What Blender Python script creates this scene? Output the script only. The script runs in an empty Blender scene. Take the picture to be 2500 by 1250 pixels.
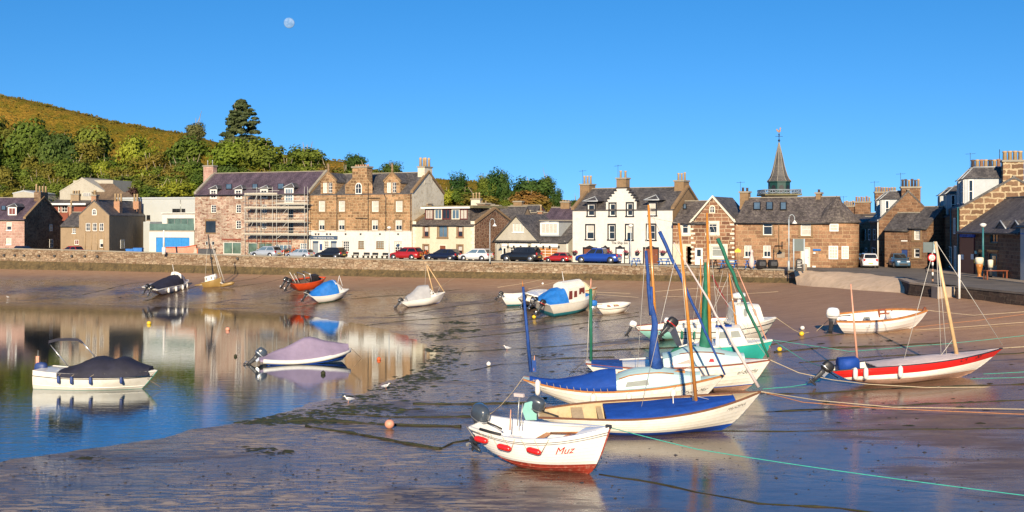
import bpy, bmesh, math, random
from mathutils import Vector, Matrix, noise, geometry
random.seed(7)
PI = math.pi
sc = bpy.context.scene
COL = sc.collection

# ------------------------------------------------------------------ camera, sky, sun, exposure
F, HZ, CX, CH = 2700.0, 545.0, 1250.0, 9.0      # focal length in photo pixels, horizon row, centre column, eye height
cd = bpy.data.cameras.new('camera'); cam = bpy.data.objects.new('camera', cd); COL.objects.link(cam)
cam.location = (0, 0, CH); cam.rotation_euler = (math.radians(90), 0, 0)
cd.sensor_width = 36; cd.lens = 36 * F / 2500; cd.shift_y = -(625 - HZ) / 2500
cd.clip_start = 0.5; cd.clip_end = 9000
sc.camera = cam
SUN_EL, SUN_AZ = 20.0, 4.0                      # sun behind the camera, a touch to the left
w = bpy.data.worlds.new('World'); sc.world = w; w.use_nodes = True
nt = w.node_tree; nt.nodes.clear()
sky = nt.nodes.new('ShaderNodeTexSky'); sky.sky_type = 'NISHITA'; sky.sun_disc = False
sky.sun_elevation = math.radians(SUN_EL); sky.sun_rotation = math.radians(180 + SUN_AZ)
sky.altitude = 0; sky.air_density = 1.0; sky.dust_density = 0.0; sky.ozone_density = 3.0
hs = nt.nodes.new('ShaderNodeHueSaturation'); hs.inputs['Saturation'].default_value = 1.34; hs.inputs['Hue'].default_value = 0.5; hs.inputs['Value'].default_value = 1.0
tn = nt.nodes.new('ShaderNodeMix'); tn.data_type = 'RGBA'; tn.blend_type = 'MULTIPLY'; tn.inputs[0].default_value = 1.0; tn.inputs[7].default_value = (0.80, 0.83, 0.90, 1)
bg = nt.nodes.new('ShaderNodeBackground'); bg.inputs['Strength'].default_value = 0.125
wo = nt.nodes.new('ShaderNodeOutputWorld')
tc = nt.nodes.new('ShaderNodeTexCoord'); lift = nt.nodes.new('ShaderNodeVectorMath'); lift.operation = 'ADD'; lift.inputs[1].default_value = (0, 0, 0.15)
nt.links.new(tc.outputs['Generated'], lift.inputs[0]); nt.links.new(lift.outputs[0], sky.inputs['Vector'])   # read the sky a little higher up: clear, haze-free air down to the horizon
nt.links.new(sky.outputs[0], hs.inputs['Color']); nt.links.new(hs.outputs[0], tn.inputs[6]); nt.links.new(tn.outputs[2], bg.inputs[0]); nt.links.new(bg.outputs[0], wo.inputs[0])
sl = bpy.data.lights.new('sun', 'SUN'); sl.energy = 5.0; sl.angle = math.radians(0.55); sl.color = (1.0, 0.83, 0.59)
so = bpy.data.objects.new('sun', sl); COL.objects.link(so); so.location = (0, -30, 60)
so.rotation_euler = (math.radians(90 - SUN_EL), 0, math.radians(-SUN_AZ))
vs = sc.view_settings; vs.view_transform = 'Standard'; vs.look = 'None'; vs.exposure = 0.52; vs.gamma = 1.0; vs.use_curve_mapping = False
sc.cycles.max_bounces = 6; sc.cycles.diffuse_bounces = 3; sc.cycles.glossy_bounces = 4; sc.cycles.transmission_bounces = 4
sc.cycles.caustics_reflective = False; sc.cycles.caustics_refractive = False
sc.render.engine = 'CYCLES'; sc.cycles.use_denoising = True

# ------------------------------------------------------------------ survey helpers: where a sight line meets a plane
def atY(px, py, Y): return Vector(((px - CX) / F * Y, Y, CH - (py - HZ) / F * Y))
def atZ(px, py, z):
    Y = (CH - z) * F / (py - HZ); return Vector(((px - CX) / F * Y, Y, z))
def zat(py, Y): return CH - (py - HZ) / F * Y
def lerp(a, b, t): return a + (b - a) * t
def clamp(x, a=0.0, b=1.0): return max(a, min(b, x))
def sstep(a, b, x):
    t = clamp((x - a) / (b - a)); return t * t * (3 - 2 * t)
def interp(tab, x):
    if x <= tab[0][0]: return tab[0][1]
    for (a, va), (b, vb) in zip(tab, tab[1:]):
        if x <= b: return lerp(va, vb, (x - a) / (b - a))
    return tab[-1][1]

# ------------------------------------------------------------------ materials
def _nt(name):
    m = bpy.data.materials.new(name); m.use_nodes = True
    n = m.node_tree; n.nodes.clear()
    out = n.nodes.new('ShaderNodeOutputMaterial'); b = n.nodes.new('ShaderNodeBsdfPrincipled')
    n.links.new(b.outputs[0], out.inputs[0]); return m, n, b
def N(n, t, **k):
    x = n.nodes.new(t)
    for a, v in k.items():
        if hasattr(x, a): setattr(x, a, v)
        else: x.inputs[a.replace('_', ' ')].default_value = v
    return x
def mixc(n, fac, a, b, blend='MIX'):
    x = n.nodes.new('ShaderNodeMix'); x.data_type = 'RGBA'; x.blend_type = blend
    for i, v in ((0, fac), (6, a), (7, b)):
        if hasattr(v, 'is_linked') or hasattr(v, 'links'): n.links.new(v, x.inputs[i])
        elif i == 0: x.inputs[0].default_value = v
        else: x.inputs[i].default_value = (*v, 1)
    return x.outputs[2]
def ramp(n, fac, stops):
    r = n.nodes.new('ShaderNodeValToRGB'); n.links.new(fac, r.inputs[0])
    e = r.color_ramp.elements
    while len(e) < len(stops): e.new(0.5)
    for i, (p, c) in enumerate(stops):
        e[i].position = p; e[i].color = (c, c, c, 1) if isinstance(c, (int, float)) else (*c, 1)
    return r.outputs[0]
def tex_noise(n, co, scale, detail=4, rough=0.6, dist=0.0, vec=None):
    t = n.nodes.new('ShaderNodeTexNoise'); t.inputs['Scale'].default_value = scale; t.inputs['Detail'].default_value = detail
    t.inputs['Roughness'].default_value = rough; t.inputs['Distortion'].default_value = dist
    n.links.new(co, t.inputs['Vector']); return t
def mapping(n, co, scale=(1, 1, 1), rot=(0, 0, 0)):
    m = n.nodes.new('ShaderNodeMapping'); m.inputs['Scale'].default_value = scale; m.inputs['Rotation'].default_value = rot
    n.links.new(co, m.inputs[0]); return m.outputs[0]
def bump(n, b, h, strength=0.4, dist=0.05):
    u = n.nodes.new('ShaderNodeBump'); u.inputs['Strength'].default_value = strength; u.inputs['Distance'].default_value = dist
    n.links.new(h, u.inputs['Height']); n.links.new(u.outputs[0], b.inputs['Normal'])
def coords(n, which='Object'):
    return n.nodes.new('ShaderNodeTexCoord').outputs[which]
def sc3(c, k): return tuple(min(1, x * k) for x in c)

def mk(name, col, rough=0.55, var=0.18, ns=2.5, bmp=0.15, metal=0.0, coat=0.0, spec=0.5, dirt=None, streak=False):
    bd = 0.10 if any(k in name for k in ('canvas', 'tarp', 'sail', 'cover')) else 0.02
    m, n, b = _nt(name); co = coords(n)
    t = tex_noise(n, mapping(n, co, (1, 1, 0.25)) if streak else co, ns, 6, 0.65)
    c = mixc(n, ramp(n, t.outputs[0], [(0.3, 0.0), (0.7, 1.0)]), sc3(col, 1 - var), sc3(col, 1 + var))
    if dirt:
        t2 = tex_noise(n, co, ns * 2.7, 6, 0.7)
        c = mixc(n, ramp(n, t2.outputs[0], [(0.5, 0.0), (0.72, 0.75)]), c, dirt)
    n.links.new(c, b.inputs['Base Color'])
    b.inputs['Roughness'].default_value = rough; b.inputs['Metallic'].default_value = metal
    b.inputs['Coat Weight'].default_value = coat; b.inputs['Specular IOR Level'].default_value = spec
    if bmp: bump(n, b, t.outputs[0], bmp * (1.6 if bd > .02 else 1), bd)
    return m

def masonry(name, c1, c2, mortar, bw=0.55, bh=0.28, ms=0.03, wob=0.08, dark=0.6, grime=None):
    """coursed stone from UV in metres, every block its own tint"""
    m, n, b = _nt(name); uv = coords(n, 'UV')
    wn = tex_noise(n, uv, 1.6, 3, 0.6)
    add = n.nodes.new('ShaderNodeVectorMath'); add.operation = 'MULTIPLY_ADD'
    n.links.new(wn.outputs['Color'], add.inputs[0]); add.inputs[1].default_value = (wob * 2, wob * 2, 0); n.links.new(uv, add.inputs[2])
    br = n.nodes.new('ShaderNodeTexBrick'); n.links.new(add.outputs[0], br.inputs['Vector'])
    c1, c2, mortar = sc3(c1, 1.3), sc3(c2, 1.3), sc3(mortar, 1.2)
    br.inputs['Color1'].default_value = (*c1, 1); br.inputs['Color2'].default_value = (*c2, 1); br.inputs['Mortar'].default_value = (*mortar, 1)
    br.inputs['Scale'].default_value = 1; br.inputs['Mortar Size'].default_value = ms; br.inputs['Mortar Smooth'].default_value = 0.3
    br.inputs['Brick Width'].default_value = bw; br.inputs['Row Height'].default_value = bh; br.inputs['Bias'].default_value = 0.0
    br.offset = 0.45; br.squash = 0.8; br.squash_frequency = 3
    t = tex_noise(n, uv, 6, 6, 0.7)
    c = mixc(n, 1.0, br.outputs[0], ramp(n, t.outputs[0], [(0.3, dark), (0.7, 1.15)]), 'MULTIPLY')
    t2 = tex_noise(n, uv, 0.35, 4, 0.6)
    c = mixc(n, 1.0, c, ramp(n, t2.outputs[0], [(0.35, 0.8), (0.65, 1.1)]), 'MULTIPLY')
    if grime:
        c = mixc(n, ramp(n, t2.outputs[0], [(0.5, 0.0), (0.75, 0.7)]), c, grime)
    n.links.new(c, b.inputs['Base Color']); b.inputs['Roughness'].default_value = 0.9; b.inputs['Specular IOR Level'].default_value = 0.2
    mm = n.nodes.new('ShaderNodeMath'); mm.operation = 'MULTIPLY_ADD'
    n.links.new(br.outputs['Fac'], mm.inputs[0]); mm.inputs[1].default_value = -1.0; n.links.new(t.outputs[0], mm.inputs[2])
    bump(n, b, mm.outputs[0], 0.6, 0.04)
    return m

def rubble(name, cols, mortar, sx=2.2, sz=3.6, edge=0.06):
    """random rubble from UV in metres"""
    m, n, b = _nt(name); uv = mapping(n, coords(n, 'UV'), (sx, sz, 1))
    v = n.nodes.new('ShaderNodeTexVoronoi'); v.voronoi_dimensions = '2D'; v.inputs['Scale'].default_value = 1; v.inputs['Randomness'].default_value = 0.75
    e = n.nodes.new('ShaderNodeTexVoronoi'); e.voronoi_dimensions = '2D'; e.feature = 'DISTANCE_TO_EDGE'; e.inputs['Scale'].default_value = 1; e.inputs['Randomness'].default_value = 0.75
    n.links.new(uv, v.inputs['Vector']); n.links.new(uv, e.inputs['Vector'])
    sep = n.nodes.new('ShaderNodeSeparateColor'); n.links.new(v.outputs['Color'], sep.inputs[0])
    c = ramp(n, sep.outputs[0], [(i / (len(cols) - 1), cc) for i, cc in enumerate(cols)])
    t = tex_noise(n, coords(n, 'UV'), 5, 6, 0.7)
    c = mixc(n, ramp(n, e.outputs['Distance'], [(0, 1.0), (edge, 0.0)]), c, mortar)
    c = mixc(n, 1.0, c, ramp(n, t.outputs[0], [(0.3, 0.62), (0.7, 1.2)]), 'MULTIPLY')
    t3 = tex_noise(n, coords(n, 'UV'), 0.3, 5, 0.65)
    c = mixc(n, 1.0, c, ramp(n, t3.outputs[0], [(0.35, 0.68), (0.62, 1.15)]), 'MULTIPLY')
    n.links.new(c, b.inputs['Base Color']); b.inputs['Roughness'].default_value = 0.92; b.inputs['Specular IOR Level'].default_value = 0.15
    mm = n.nodes.new('ShaderNodeMath'); mm.operation = 'MINIMUM'; n.links.new(e.outputs['Distance'], mm.inputs[0]); mm.inputs[1].default_value = 0.15
    bump(n, b, mm.outputs[0], 0.8, 0.25)
    return m

def slate(name, c1, c2, lichen=(0.30, 0.28, 0.2), lw=0.35):
    m, n, b = _nt(name); uv = coords(n, 'UV')
    br = n.nodes.new('ShaderNodeTexBrick'); n.links.new(uv, br.inputs['Vector'])
    br.inputs['Color1'].default_value = (*c1, 1); br.inputs['Color2'].default_value = (*c2, 1); br.inputs['Mortar'].default_value = (*sc3(c1, 0.45), 1)
    br.inputs['Scale'].default_value = 1; br.inputs['Mortar Size'].default_value = 0.012
    br.inputs['Brick Width'].default_value = 0.34; br.inputs['Row Height'].default_value = 0.24
    t = tex_noise(n, uv, 3.2, 8, 0.75)
    c = mixc(n, ramp(n, t.outputs[0], [(0.5, 0.0), (0.7, lw)]), br.outputs[0], lichen)
    t2 = tex_noise(n, mapping(n, uv, (1, 0.3, 1)), 1.1, 5, 0.6)
    c = mixc(n, 1.0, c, ramp(n, t2.outputs[0], [(0.3, 0.6), (0.7, 1.35)]), 'MULTIPLY')
    n.links.new(c, b.inputs['Base Color']); b.inputs['Roughness'].default_value = 0.62; b.inputs['Specular IOR Level'].default_value = 0.4
    bump(n, b, br.outputs['Fac'], 0.3, 0.02)
    return m

def leafmat(name, c1, c2, tr=0.16):
    m, n, b = _nt(name); co = coords(n)
    oi = n.nodes.new('ShaderNodeObjectInfo')
    t = tex_noise(n, co, 0.35, 3, 0.6); t2 = tex_noise(n, co, 3.0, 3, 0.7)
    c = mixc(n, ramp(n, t.outputs[0], [(0.35, 0.0), (0.65, 1.0)]), c1, c2)
    c = mixc(n, 1.0, c, ramp(n, t2.outputs[0], [(0.3, 0.65), (0.7, 1.35)]), 'MULTIPLY')
    h = n.nodes.new('ShaderNodeHueSaturation'); n.links.new(c, h.inputs['Color'])
    mr = n.nodes.new('ShaderNodeMapRange'); n.links.new(oi.outputs['Random'], mr.inputs[0]); mr.inputs[3].default_value = 0.47; mr.inputs[4].default_value = 0.52
    mv = n.nodes.new('ShaderNodeMapRange'); n.links.new(oi.outputs['Random'], mv.inputs[0]); mv.inputs[3].default_value = 1.2; mv.inputs[4].default_value = 0.75
    n.links.new(mr.outputs[0], h.inputs['Hue']); n.links.new(mv.outputs[0], h.inputs['Value'])
    n.links.new(h.outputs[0], b.inputs['Base Color']); b.inputs['Roughness'].default_value = 0.7; b.inputs['Specular IOR Level'].default_value = 0.25
    tl = n.nodes.new('ShaderNodeBsdfTranslucent'); n.links.new(h.outputs[0], tl.inputs[0])
    mx = n.nodes.new('ShaderNodeMixShader'); mx.inputs[0].default_value = tr
    n.links.new(b.outputs[0], mx.inputs[1]); n.links.new(tl.outputs[0], mx.inputs[2])
    out = [x for x in n.nodes if x.type == 'OUTPUT_MATERIAL'][0]; n.links.new(mx.outputs[0], out.inputs[0])
    return m

M = {}
M['white'] = mk('white_paint', (0.80, 0.78, 0.73), 0.6, 0.04, 1.5, 0.05)
M['whitewash'] = mk('white_render', (0.66, 0.64, 0.585), 0.85, 0.08, 0.9, 0.2, dirt=(0.56, 0.52, 0.44), streak=True)
M['cream'] = mk('cream_render', (0.64, 0.57, 0.42), 0.85, 0.07, 0.9, 0.2, dirt=(0.52, 0.43, 0.29), streak=True)
M['paleharl'] = mk('pale_harling', (0.43, 0.40, 0.33), 0.9, 0.09, 0.8, 0.3, dirt=(0.33, 0.29, 0.22), streak=True)
M['tanharl'] = mk('tan_harling', (0.31, 0.225, 0.14), 0.9, 0.12, 0.8, 0.3, dirt=(0.21, 0.15, 0.09), streak=True)
M['greypanel'] = mk('pale_grey_cladding', (0.42, 0.44, 0.43), 0.6, 0.05, 0.6, 0.05)
M['redclad'] = mk('red_brown_cladding', (0.22, 0.055, 0.03), 0.7, 0.15, 2, 0.1)
M['weathered'] = mk('weathered_gable_render', (0.64, 0.58, 0.46), 0.9, 0.15, 0.7, 0.3, dirt=(0.30, 0.22, 0.12), streak=True)
M['pinkstone'] = rubble('pink_rubble', [(0.24, 0.11, 0.08), (0.42, 0.29, 0.22), (0.54, 0.43, 0.33), (0.36, 0.20, 0.15), (0.58, 0.48, 0.38)], (0.60, 0.51, 0.40), 2.0, 4.4, 0.10)
M['hotelstone'] = masonry('brown_squared_rubble', (0.40, 0.235, 0.125), (0.17, 0.10, 0.055), (0.42, 0.30, 0.17), 0.62, 0.38, 0.045, 0.16)
M['sandstone'] = masonry('brown_sandstone_blocks', (0.30, 0.155, 0.09), (0.14, 0.07, 0.045), (0.46, 0.34, 0.22), 0.95, 0.42, 0.05, 0.06)
M['sandstone2'] = masonry('pinkish_sandstone_blocks', (0.40, 0.23, 0.13), (0.20, 0.11, 0.065), (0.42, 0.29, 0.17), 0.95, 0.40, 0.035, 0.05)
M['pinkblock'] = masonry('pink_stone_blocks', (0.44, 0.27, 0.22), (0.34, 0.20, 0.16), (0.55, 0.42, 0.33), 0.8, 0.42, 0.03, 0.04)
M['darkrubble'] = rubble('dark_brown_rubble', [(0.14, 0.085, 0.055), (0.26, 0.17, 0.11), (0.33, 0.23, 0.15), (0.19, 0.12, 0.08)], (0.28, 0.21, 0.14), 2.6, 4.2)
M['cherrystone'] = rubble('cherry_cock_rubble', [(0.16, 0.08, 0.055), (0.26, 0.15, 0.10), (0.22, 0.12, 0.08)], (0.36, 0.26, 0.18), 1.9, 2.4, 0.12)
M['brownstone'] = masonry('dark_brown_stone', (0.23, 0.13, 0.075), (0.12, 0.065, 0.04), (0.26, 0.175, 0.11), 0.7, 0.32, 0.03, 0.06)
M['bigblock'] = masonry('brown_boulder_blocks', (0.24, 0.145, 0.085), (0.13, 0.075, 0.045), (0.44, 0.34, 0.21), 1.15, 0.52, 0.085, 0.2)
M['trim'] = mk('sandstone_dressing', (0.25, 0.16, 0.085), 0.85, 0.2, 2, 0.15, dirt=(0.15, 0.11, 0.05))
M['creamtrim'] = mk('cream_margin_paint', (0.76, 0.70, 0.55), 0.7, 0.05, 2, 0.05)
M['coping'] = mk('grey_coping', (0.30, 0.27, 0.22), 0.85, 0.15, 2, 0.15, dirt=(0.26, 0.22, 0.10))
M['slate'] = slate('grey_slate', (0.065, 0.06, 0.062), (0.12, 0.108, 0.105), (0.26, 0.24, 0.19), .45)
M['slatep'] = slate('purple_slate', (0.085, 0.06, 0.08), (0.125, 0.09, 0.112), (0.2, 0.17, 0.16), 0.1)
M['slateb'] = slate('brown_grey_slate', (0.075, 0.062, 0.058), (0.145, 0.12, 0.11), (0.32, 0.28, 0.21), 0.65)
M['tileb'] = slate('brown_concrete_tile', (0.16, 0.11, 0.07), (0.19, 0.13, 0.08), (0.2, 0.16, 0.08), 0.3)
M['mossroof'] = mk('mossy_flat_roof', (0.17, 0.15, 0.08), 0.9, 0.3, 1.5, 0.3)
M['lead'] = mk('lead_flashing', (0.42, 0.45, 0.47), 0.6, 0.1, 2, 0.05)
M['pot'] = mk('buff_chimney_pot', (0.48, 0.34, 0.19), 0.8, 0.15, 4, 0.1)
M['potdark'] = mk('dark_chimney_pot', (0.10, 0.07, 0.06), 0.7, 0.2, 4, 0.1)
M['brick'] = masonry('orange_brick', (0.45, 0.22, 0.12), (0.38, 0.18, 0.10), (0.45, 0.36, 0.27), 0.24, 0.09, 0.012, 0.01)
M['glass'] = mk('window_glass', (0.018, 0.020, 0.024), 0.06, 0.5, 0.7, 0.0, spec=0.7)
M['glassg'] = mk('green_tinted_glass', (0.10, 0.16, 0.13), 0.08, 0.5, 0.6, 0.0, spec=0.6)
M['glassb'] = mk('sky_tinted_glass', (0.10, 0.16, 0.22), 0.05, 0.3, 0.7, 0.0, spec=0.8)  # blue base colour stands in for reflected sky
M['blind'] = mk('net_curtain', (0.50, 0.48, 0.42), 0.8, 0.15, 5, 0.1)
M['greyblind'] = mk('grey_roller_blind', (0.27, 0.29, 0.27), 0.8, 0.1, 3, 0.05)
M['black'] = mk('black_paint', (0.02, 0.02, 0.022), 0.45, 0.2, 3, 0.05)
M['darkwood'] = mk('red_brown_door', (0.20, 0.065, 0.03), 0.5, 0.2, 4, 0.05)
M['maroon'] = mk('maroon_frame', (0.16, 0.035, 0.03), 0.45, 0.1, 4, 0.05)
M['amber'] = mk('amber_pane', (0.42, 0.17, 0.04), 0.35, 0.25, 3, 0.05)
M['bluedoor'] = mk('bright_blue_door', (0.04, 0.25, 0.60), 0.45, 0.12, 3, 0.05)
M['navy'] = mk('navy_paint', (0.03, 0.06, 0.20), 0.5, 0.2, 3, 0.05)
M['slateblue'] = mk('slate_blue_fascia', (0.05, 0.085, 0.15), 0.55, 0.1, 3, 0.05)
M['greydoor'] = mk('blue_grey_door', (0.25, 0.29, 0.33), 0.55, 0.08, 3, 0.05)
M['steel'] = mk('galvanised_steel', (0.50, 0.50, 0.46), 0.4, 0.12, 6, 0.05, metal=0.6)
M['scaff'] = mk('scaffold_tube', (0.52, 0.52, 0.48), 0.5, 0.12, 6, 0.05, metal=0.2)
M['plank'] = mk('scaffold_board', (0.46, 0.42, 0.34), 0.8, 0.2, 5, 0.1)
M['tealpole'] = mk('teal_painted_pole', (0.03, 0.16, 0.19), 0.5, 0.15, 5, 0.05)
M['palepole'] = mk('pale_blue_grey_pole', (0.45, 0.52, 0.56), 0.5, 0.1, 5, 0.05)
M['signgrey'] = mk('grey_sign_back', (0.11, 0.14, 0.14), 0.5, 0.1, 2, 0.02)
M['yellow'] = mk('yellow_plastic', (0.80, 0.52, 0.03), 0.5, 0.1, 4, 0.05)
M['orange'] = mk('orange_plastic', (0.75, 0.12, 0.02), 0.45, 0.12, 4, 0.05)
M['salmon'] = mk('sun_bleached_buoy', (0.68, 0.30, 0.20), 0.55, 0.15, 4, 0.1)
M['red'] = mk('red_gloss', (0.62, 0.018, 0.015), 0.25, 0.06, 3, 0.0, coat=0.5)
M['greenp'] = mk('dark_green_paint', (0.010, 0.05, 0.042), 0.5, 0.2, 2, 0.05)
M['greencanvas'] = mk('green_sail_canvas', (0.012, 0.14, 0.085), 0.75, 0.25, 3, 0.3)
M['bluecanvas'] = mk('blue_canvas', (0.005, 0.055, 0.31), 0.7, 0.18, 1.6, 0.35)
M['bluetarp'] = mk('bright_blue_tarp', (0.015, 0.16, 0.52), 0.6, 0.2, 2.2, 0.35)
M['bluesail'] = mk('blue_sail_cover', (0.012, 0.06, 0.26), 0.7, 0.3, 4, 0.5)
M['darkcanvas'] = mk('dark_navy_canvas', (0.016, 0.016, 0.032), 0.75, 0.3, 2, 0.3)
M['lilac'] = mk('lilac_canvas', (0.27, 0.215, 0.31), 0.75, 0.12, 1.5, 0.3)
M['greycanvas'] = mk('grey_canvas', (0.36, 0.36, 0.37), 0.75, 0.12, 2, 0.3)
M['palecanvas'] = mk('pale_pink_sail', (0.60, 0.50, 0.48), 0.7, 0.1, 3, 0.2)
M['varnish'] = mk('varnished_spruce', (0.52, 0.21, 0.03), 0.25, 0.18, 3, 0.05, coat=0.6)
M['palewood'] = mk('pale_spar', (0.66, 0.44, 0.22), 0.4, 0.15, 3, 0.05)
M['pinkspar'] = mk('salmon_spar', (0.66, 0.33, 0.22), 0.4, 0.12, 3, 0.05)
M['redspar'] = mk('dark_red_furled_sail', (0.22, 0.015, 0.02), 0.6, 0.15, 3, 0.1)
M['teak'] = mk('orange_teak', (0.46, 0.18, 0.045), 0.4, 0.25, 4, 0.1)
M['mahog'] = mk('mahogany_rail', (0.26, 0.07, 0.03), 0.35, 0.2, 4, 0.05)
M['rubrail'] = mk('brown_rail', (0.22, 0.10, 0.05), 0.45, 0.2, 4, 0.05)
M['ply'] = mk('varnished_inside', (0.56, 0.42, 0.24), 0.5, 0.12, 2, 0.05, dirt=(0.36, 0.25, 0.14))
M['gel'] = mk('white_gelcoat', (0.80, 0.77, 0.69), 0.28, 0.05, 1.2, 0.0, coat=0.3, dirt=(0.68, 0.62, 0.5))
M['gelclean'] = mk('clean_white_gelcoat', (0.82, 0.80, 0.76), 0.22, 0.03, 1.2, 0.0, coat=0.4)
M['creamgel'] = mk('cream_gelcoat', (0.72, 0.60, 0.38), 0.35, 0.07, 1.2, 0.0, coat=0.3)
M['paleaqua'] = mk('pale_aqua_cabin_paint', (0.40, 0.57, 0.58), 0.4, 0.05, 1.5, 0.03)
M['aqua'] = mk('turquoise_paint', (0.03, 0.42, 0.36), 0.4, 0.1, 1.5, 0.03)
M['paqua'] = mk('faded_turquoise_paint', (0.28, 0.60, 0.55), 0.5, 0.1, 1.5, 0.05)
M['tealboot'] = mk('teal_antifouling', (0.02, 0.28, 0.36), 0.55, 0.18, 2, 0.05)
M['greenboot'] = mk('green_antifouling', (0.01, 0.33, 0.24), 0.55, 0.18, 2, 0.05)
M['redboot'] = mk('red_antifouling', (0.30, 0.035, 0.018), 0.65, 0.18, 2.5, 0.15, dirt=(0.50, 0.26, 0.17))
M['blueboot'] = mk('blue_antifouling', (0.01, 0.06, 0.34), 0.5, 0.15, 2, 0.05)
M['tanboot'] = mk('fouled_tan_bottom', (0.42, 0.25, 0.18), 0.7, 0.18, 2.5, 0.15, dirt=(0.22, 0.15, 0.08))
M['orangehull'] = mk('orange_hull', (0.62, 0.07, 0.015), 0.4, 0.12, 2, 0.05)
M['yellowhull'] = mk('yellow_hull', (0.30, 0.19, 0.06), 0.4, 0.12, 2, 0.05)
M['cowl'] = mk('grey_outboard_cowl', (0.055, 0.07, 0.09), 0.28, 0.1, 2, 0.0, coat=0.6)
M['motor'] = mk('dark_motor_casting', (0.035, 0.037, 0.045), 0.4, 0.3, 5, 0.1)
M['alu'] = mk('aluminium', (0.62, 0.63, 0.64), 0.3, 0.06, 5, 0.0, metal=0.8)
M['rubber'] = mk('black_rubber', (0.025, 0.025, 0.027), 0.7, 0.2, 5, 0.1)
M['fender'] = mk('white_fender', (0.72, 0.70, 0.66), 0.4, 0.08, 4, 0.05)
M['rope'] = mk('cream_rope', (0.48, 0.39, 0.26), 0.9, 0.2, 12, 0.3)
M['ropeg'] = mk('teal_rope', (0.04, 0.36, 0.29), 0.8, 0.25, 12, 0.2)
M['ropeo'] = mk('orange_rope', (0.42, 0.18, 0.08), 0.9, 0.25, 12, 0.3)
M['ropeb'] = mk('muddy_brown_rope', (0.26, 0.18, 0.10), 0.9, 0.25, 8, 0.3)
M['weedrope'] = mk('weed_grown_rope', (0.020, 0.024, 0.008), 0.8, 0.5, 3, 0.5, dirt=(0.06, 0.035, 0.015))
M['weed'] = mk('green_seaweed', (0.035, 0.042, 0.012), 0.6, 0.5, 1.5, 0.5, dirt=(0.10, 0.055, 0.02))
M['wire'] = mk('rigging_wire', (0.55, 0.52, 0.46), 0.5, 0.1, 8, 0.0)
M['skin'] = M['pot']
M['gull'] = mk('white_feather', (0.80, 0.79, 0.77), 0.8, 0.05, 8, 0.1)
M['gullgrey'] = mk('grey_feather', (0.34, 0.36, 0.40), 0.8, 0.08, 8, 0.1)
M['bark'] = mk('bark', (0.30, 0.24, 0.16), 0.9, 0.3, 3, 0.3)
M['tyre'] = mk('tyre_rubber', (0.02, 0.02, 0.02), 0.8, 0.2, 8, 0.1)
M['lamp'] = mk('head_lamp_lens', (0.7, 0.72, 0.75), 0.15, 0.05, 5, 0.0)
M['tail'] = mk('tail_lamp_lens', (0.5, 0.02, 0.02), 0.2, 0.1, 5, 0.0)
M['plate'] = mk('yellow_number_plate', (0.70, 0.50, 0.05), 0.5, 0.05, 5, 0.0)
def carpaint(name, c): return mk(name, c, 0.3, 0.04, 2, 0.0, coat=0.8, metal=0.2)
for k, c in dict(c_silver=(0.42, 0.46, 0.52), c_red=(0.42, 0.02, 0.02), c_navy=(0.012, 0.016, 0.04), c_white=(0.75, 0.76, 0.76),
                 c_black=(0.014, 0.016, 0.02), c_blue=(0.015, 0.06, 0.34), c_bluegrey=(0.05, 0.12, 0.2), c_plum=(0.18, 0.03, 0.08)).items():
    M[k] = carpaint('car_paint_' + k[2:], c)

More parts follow.
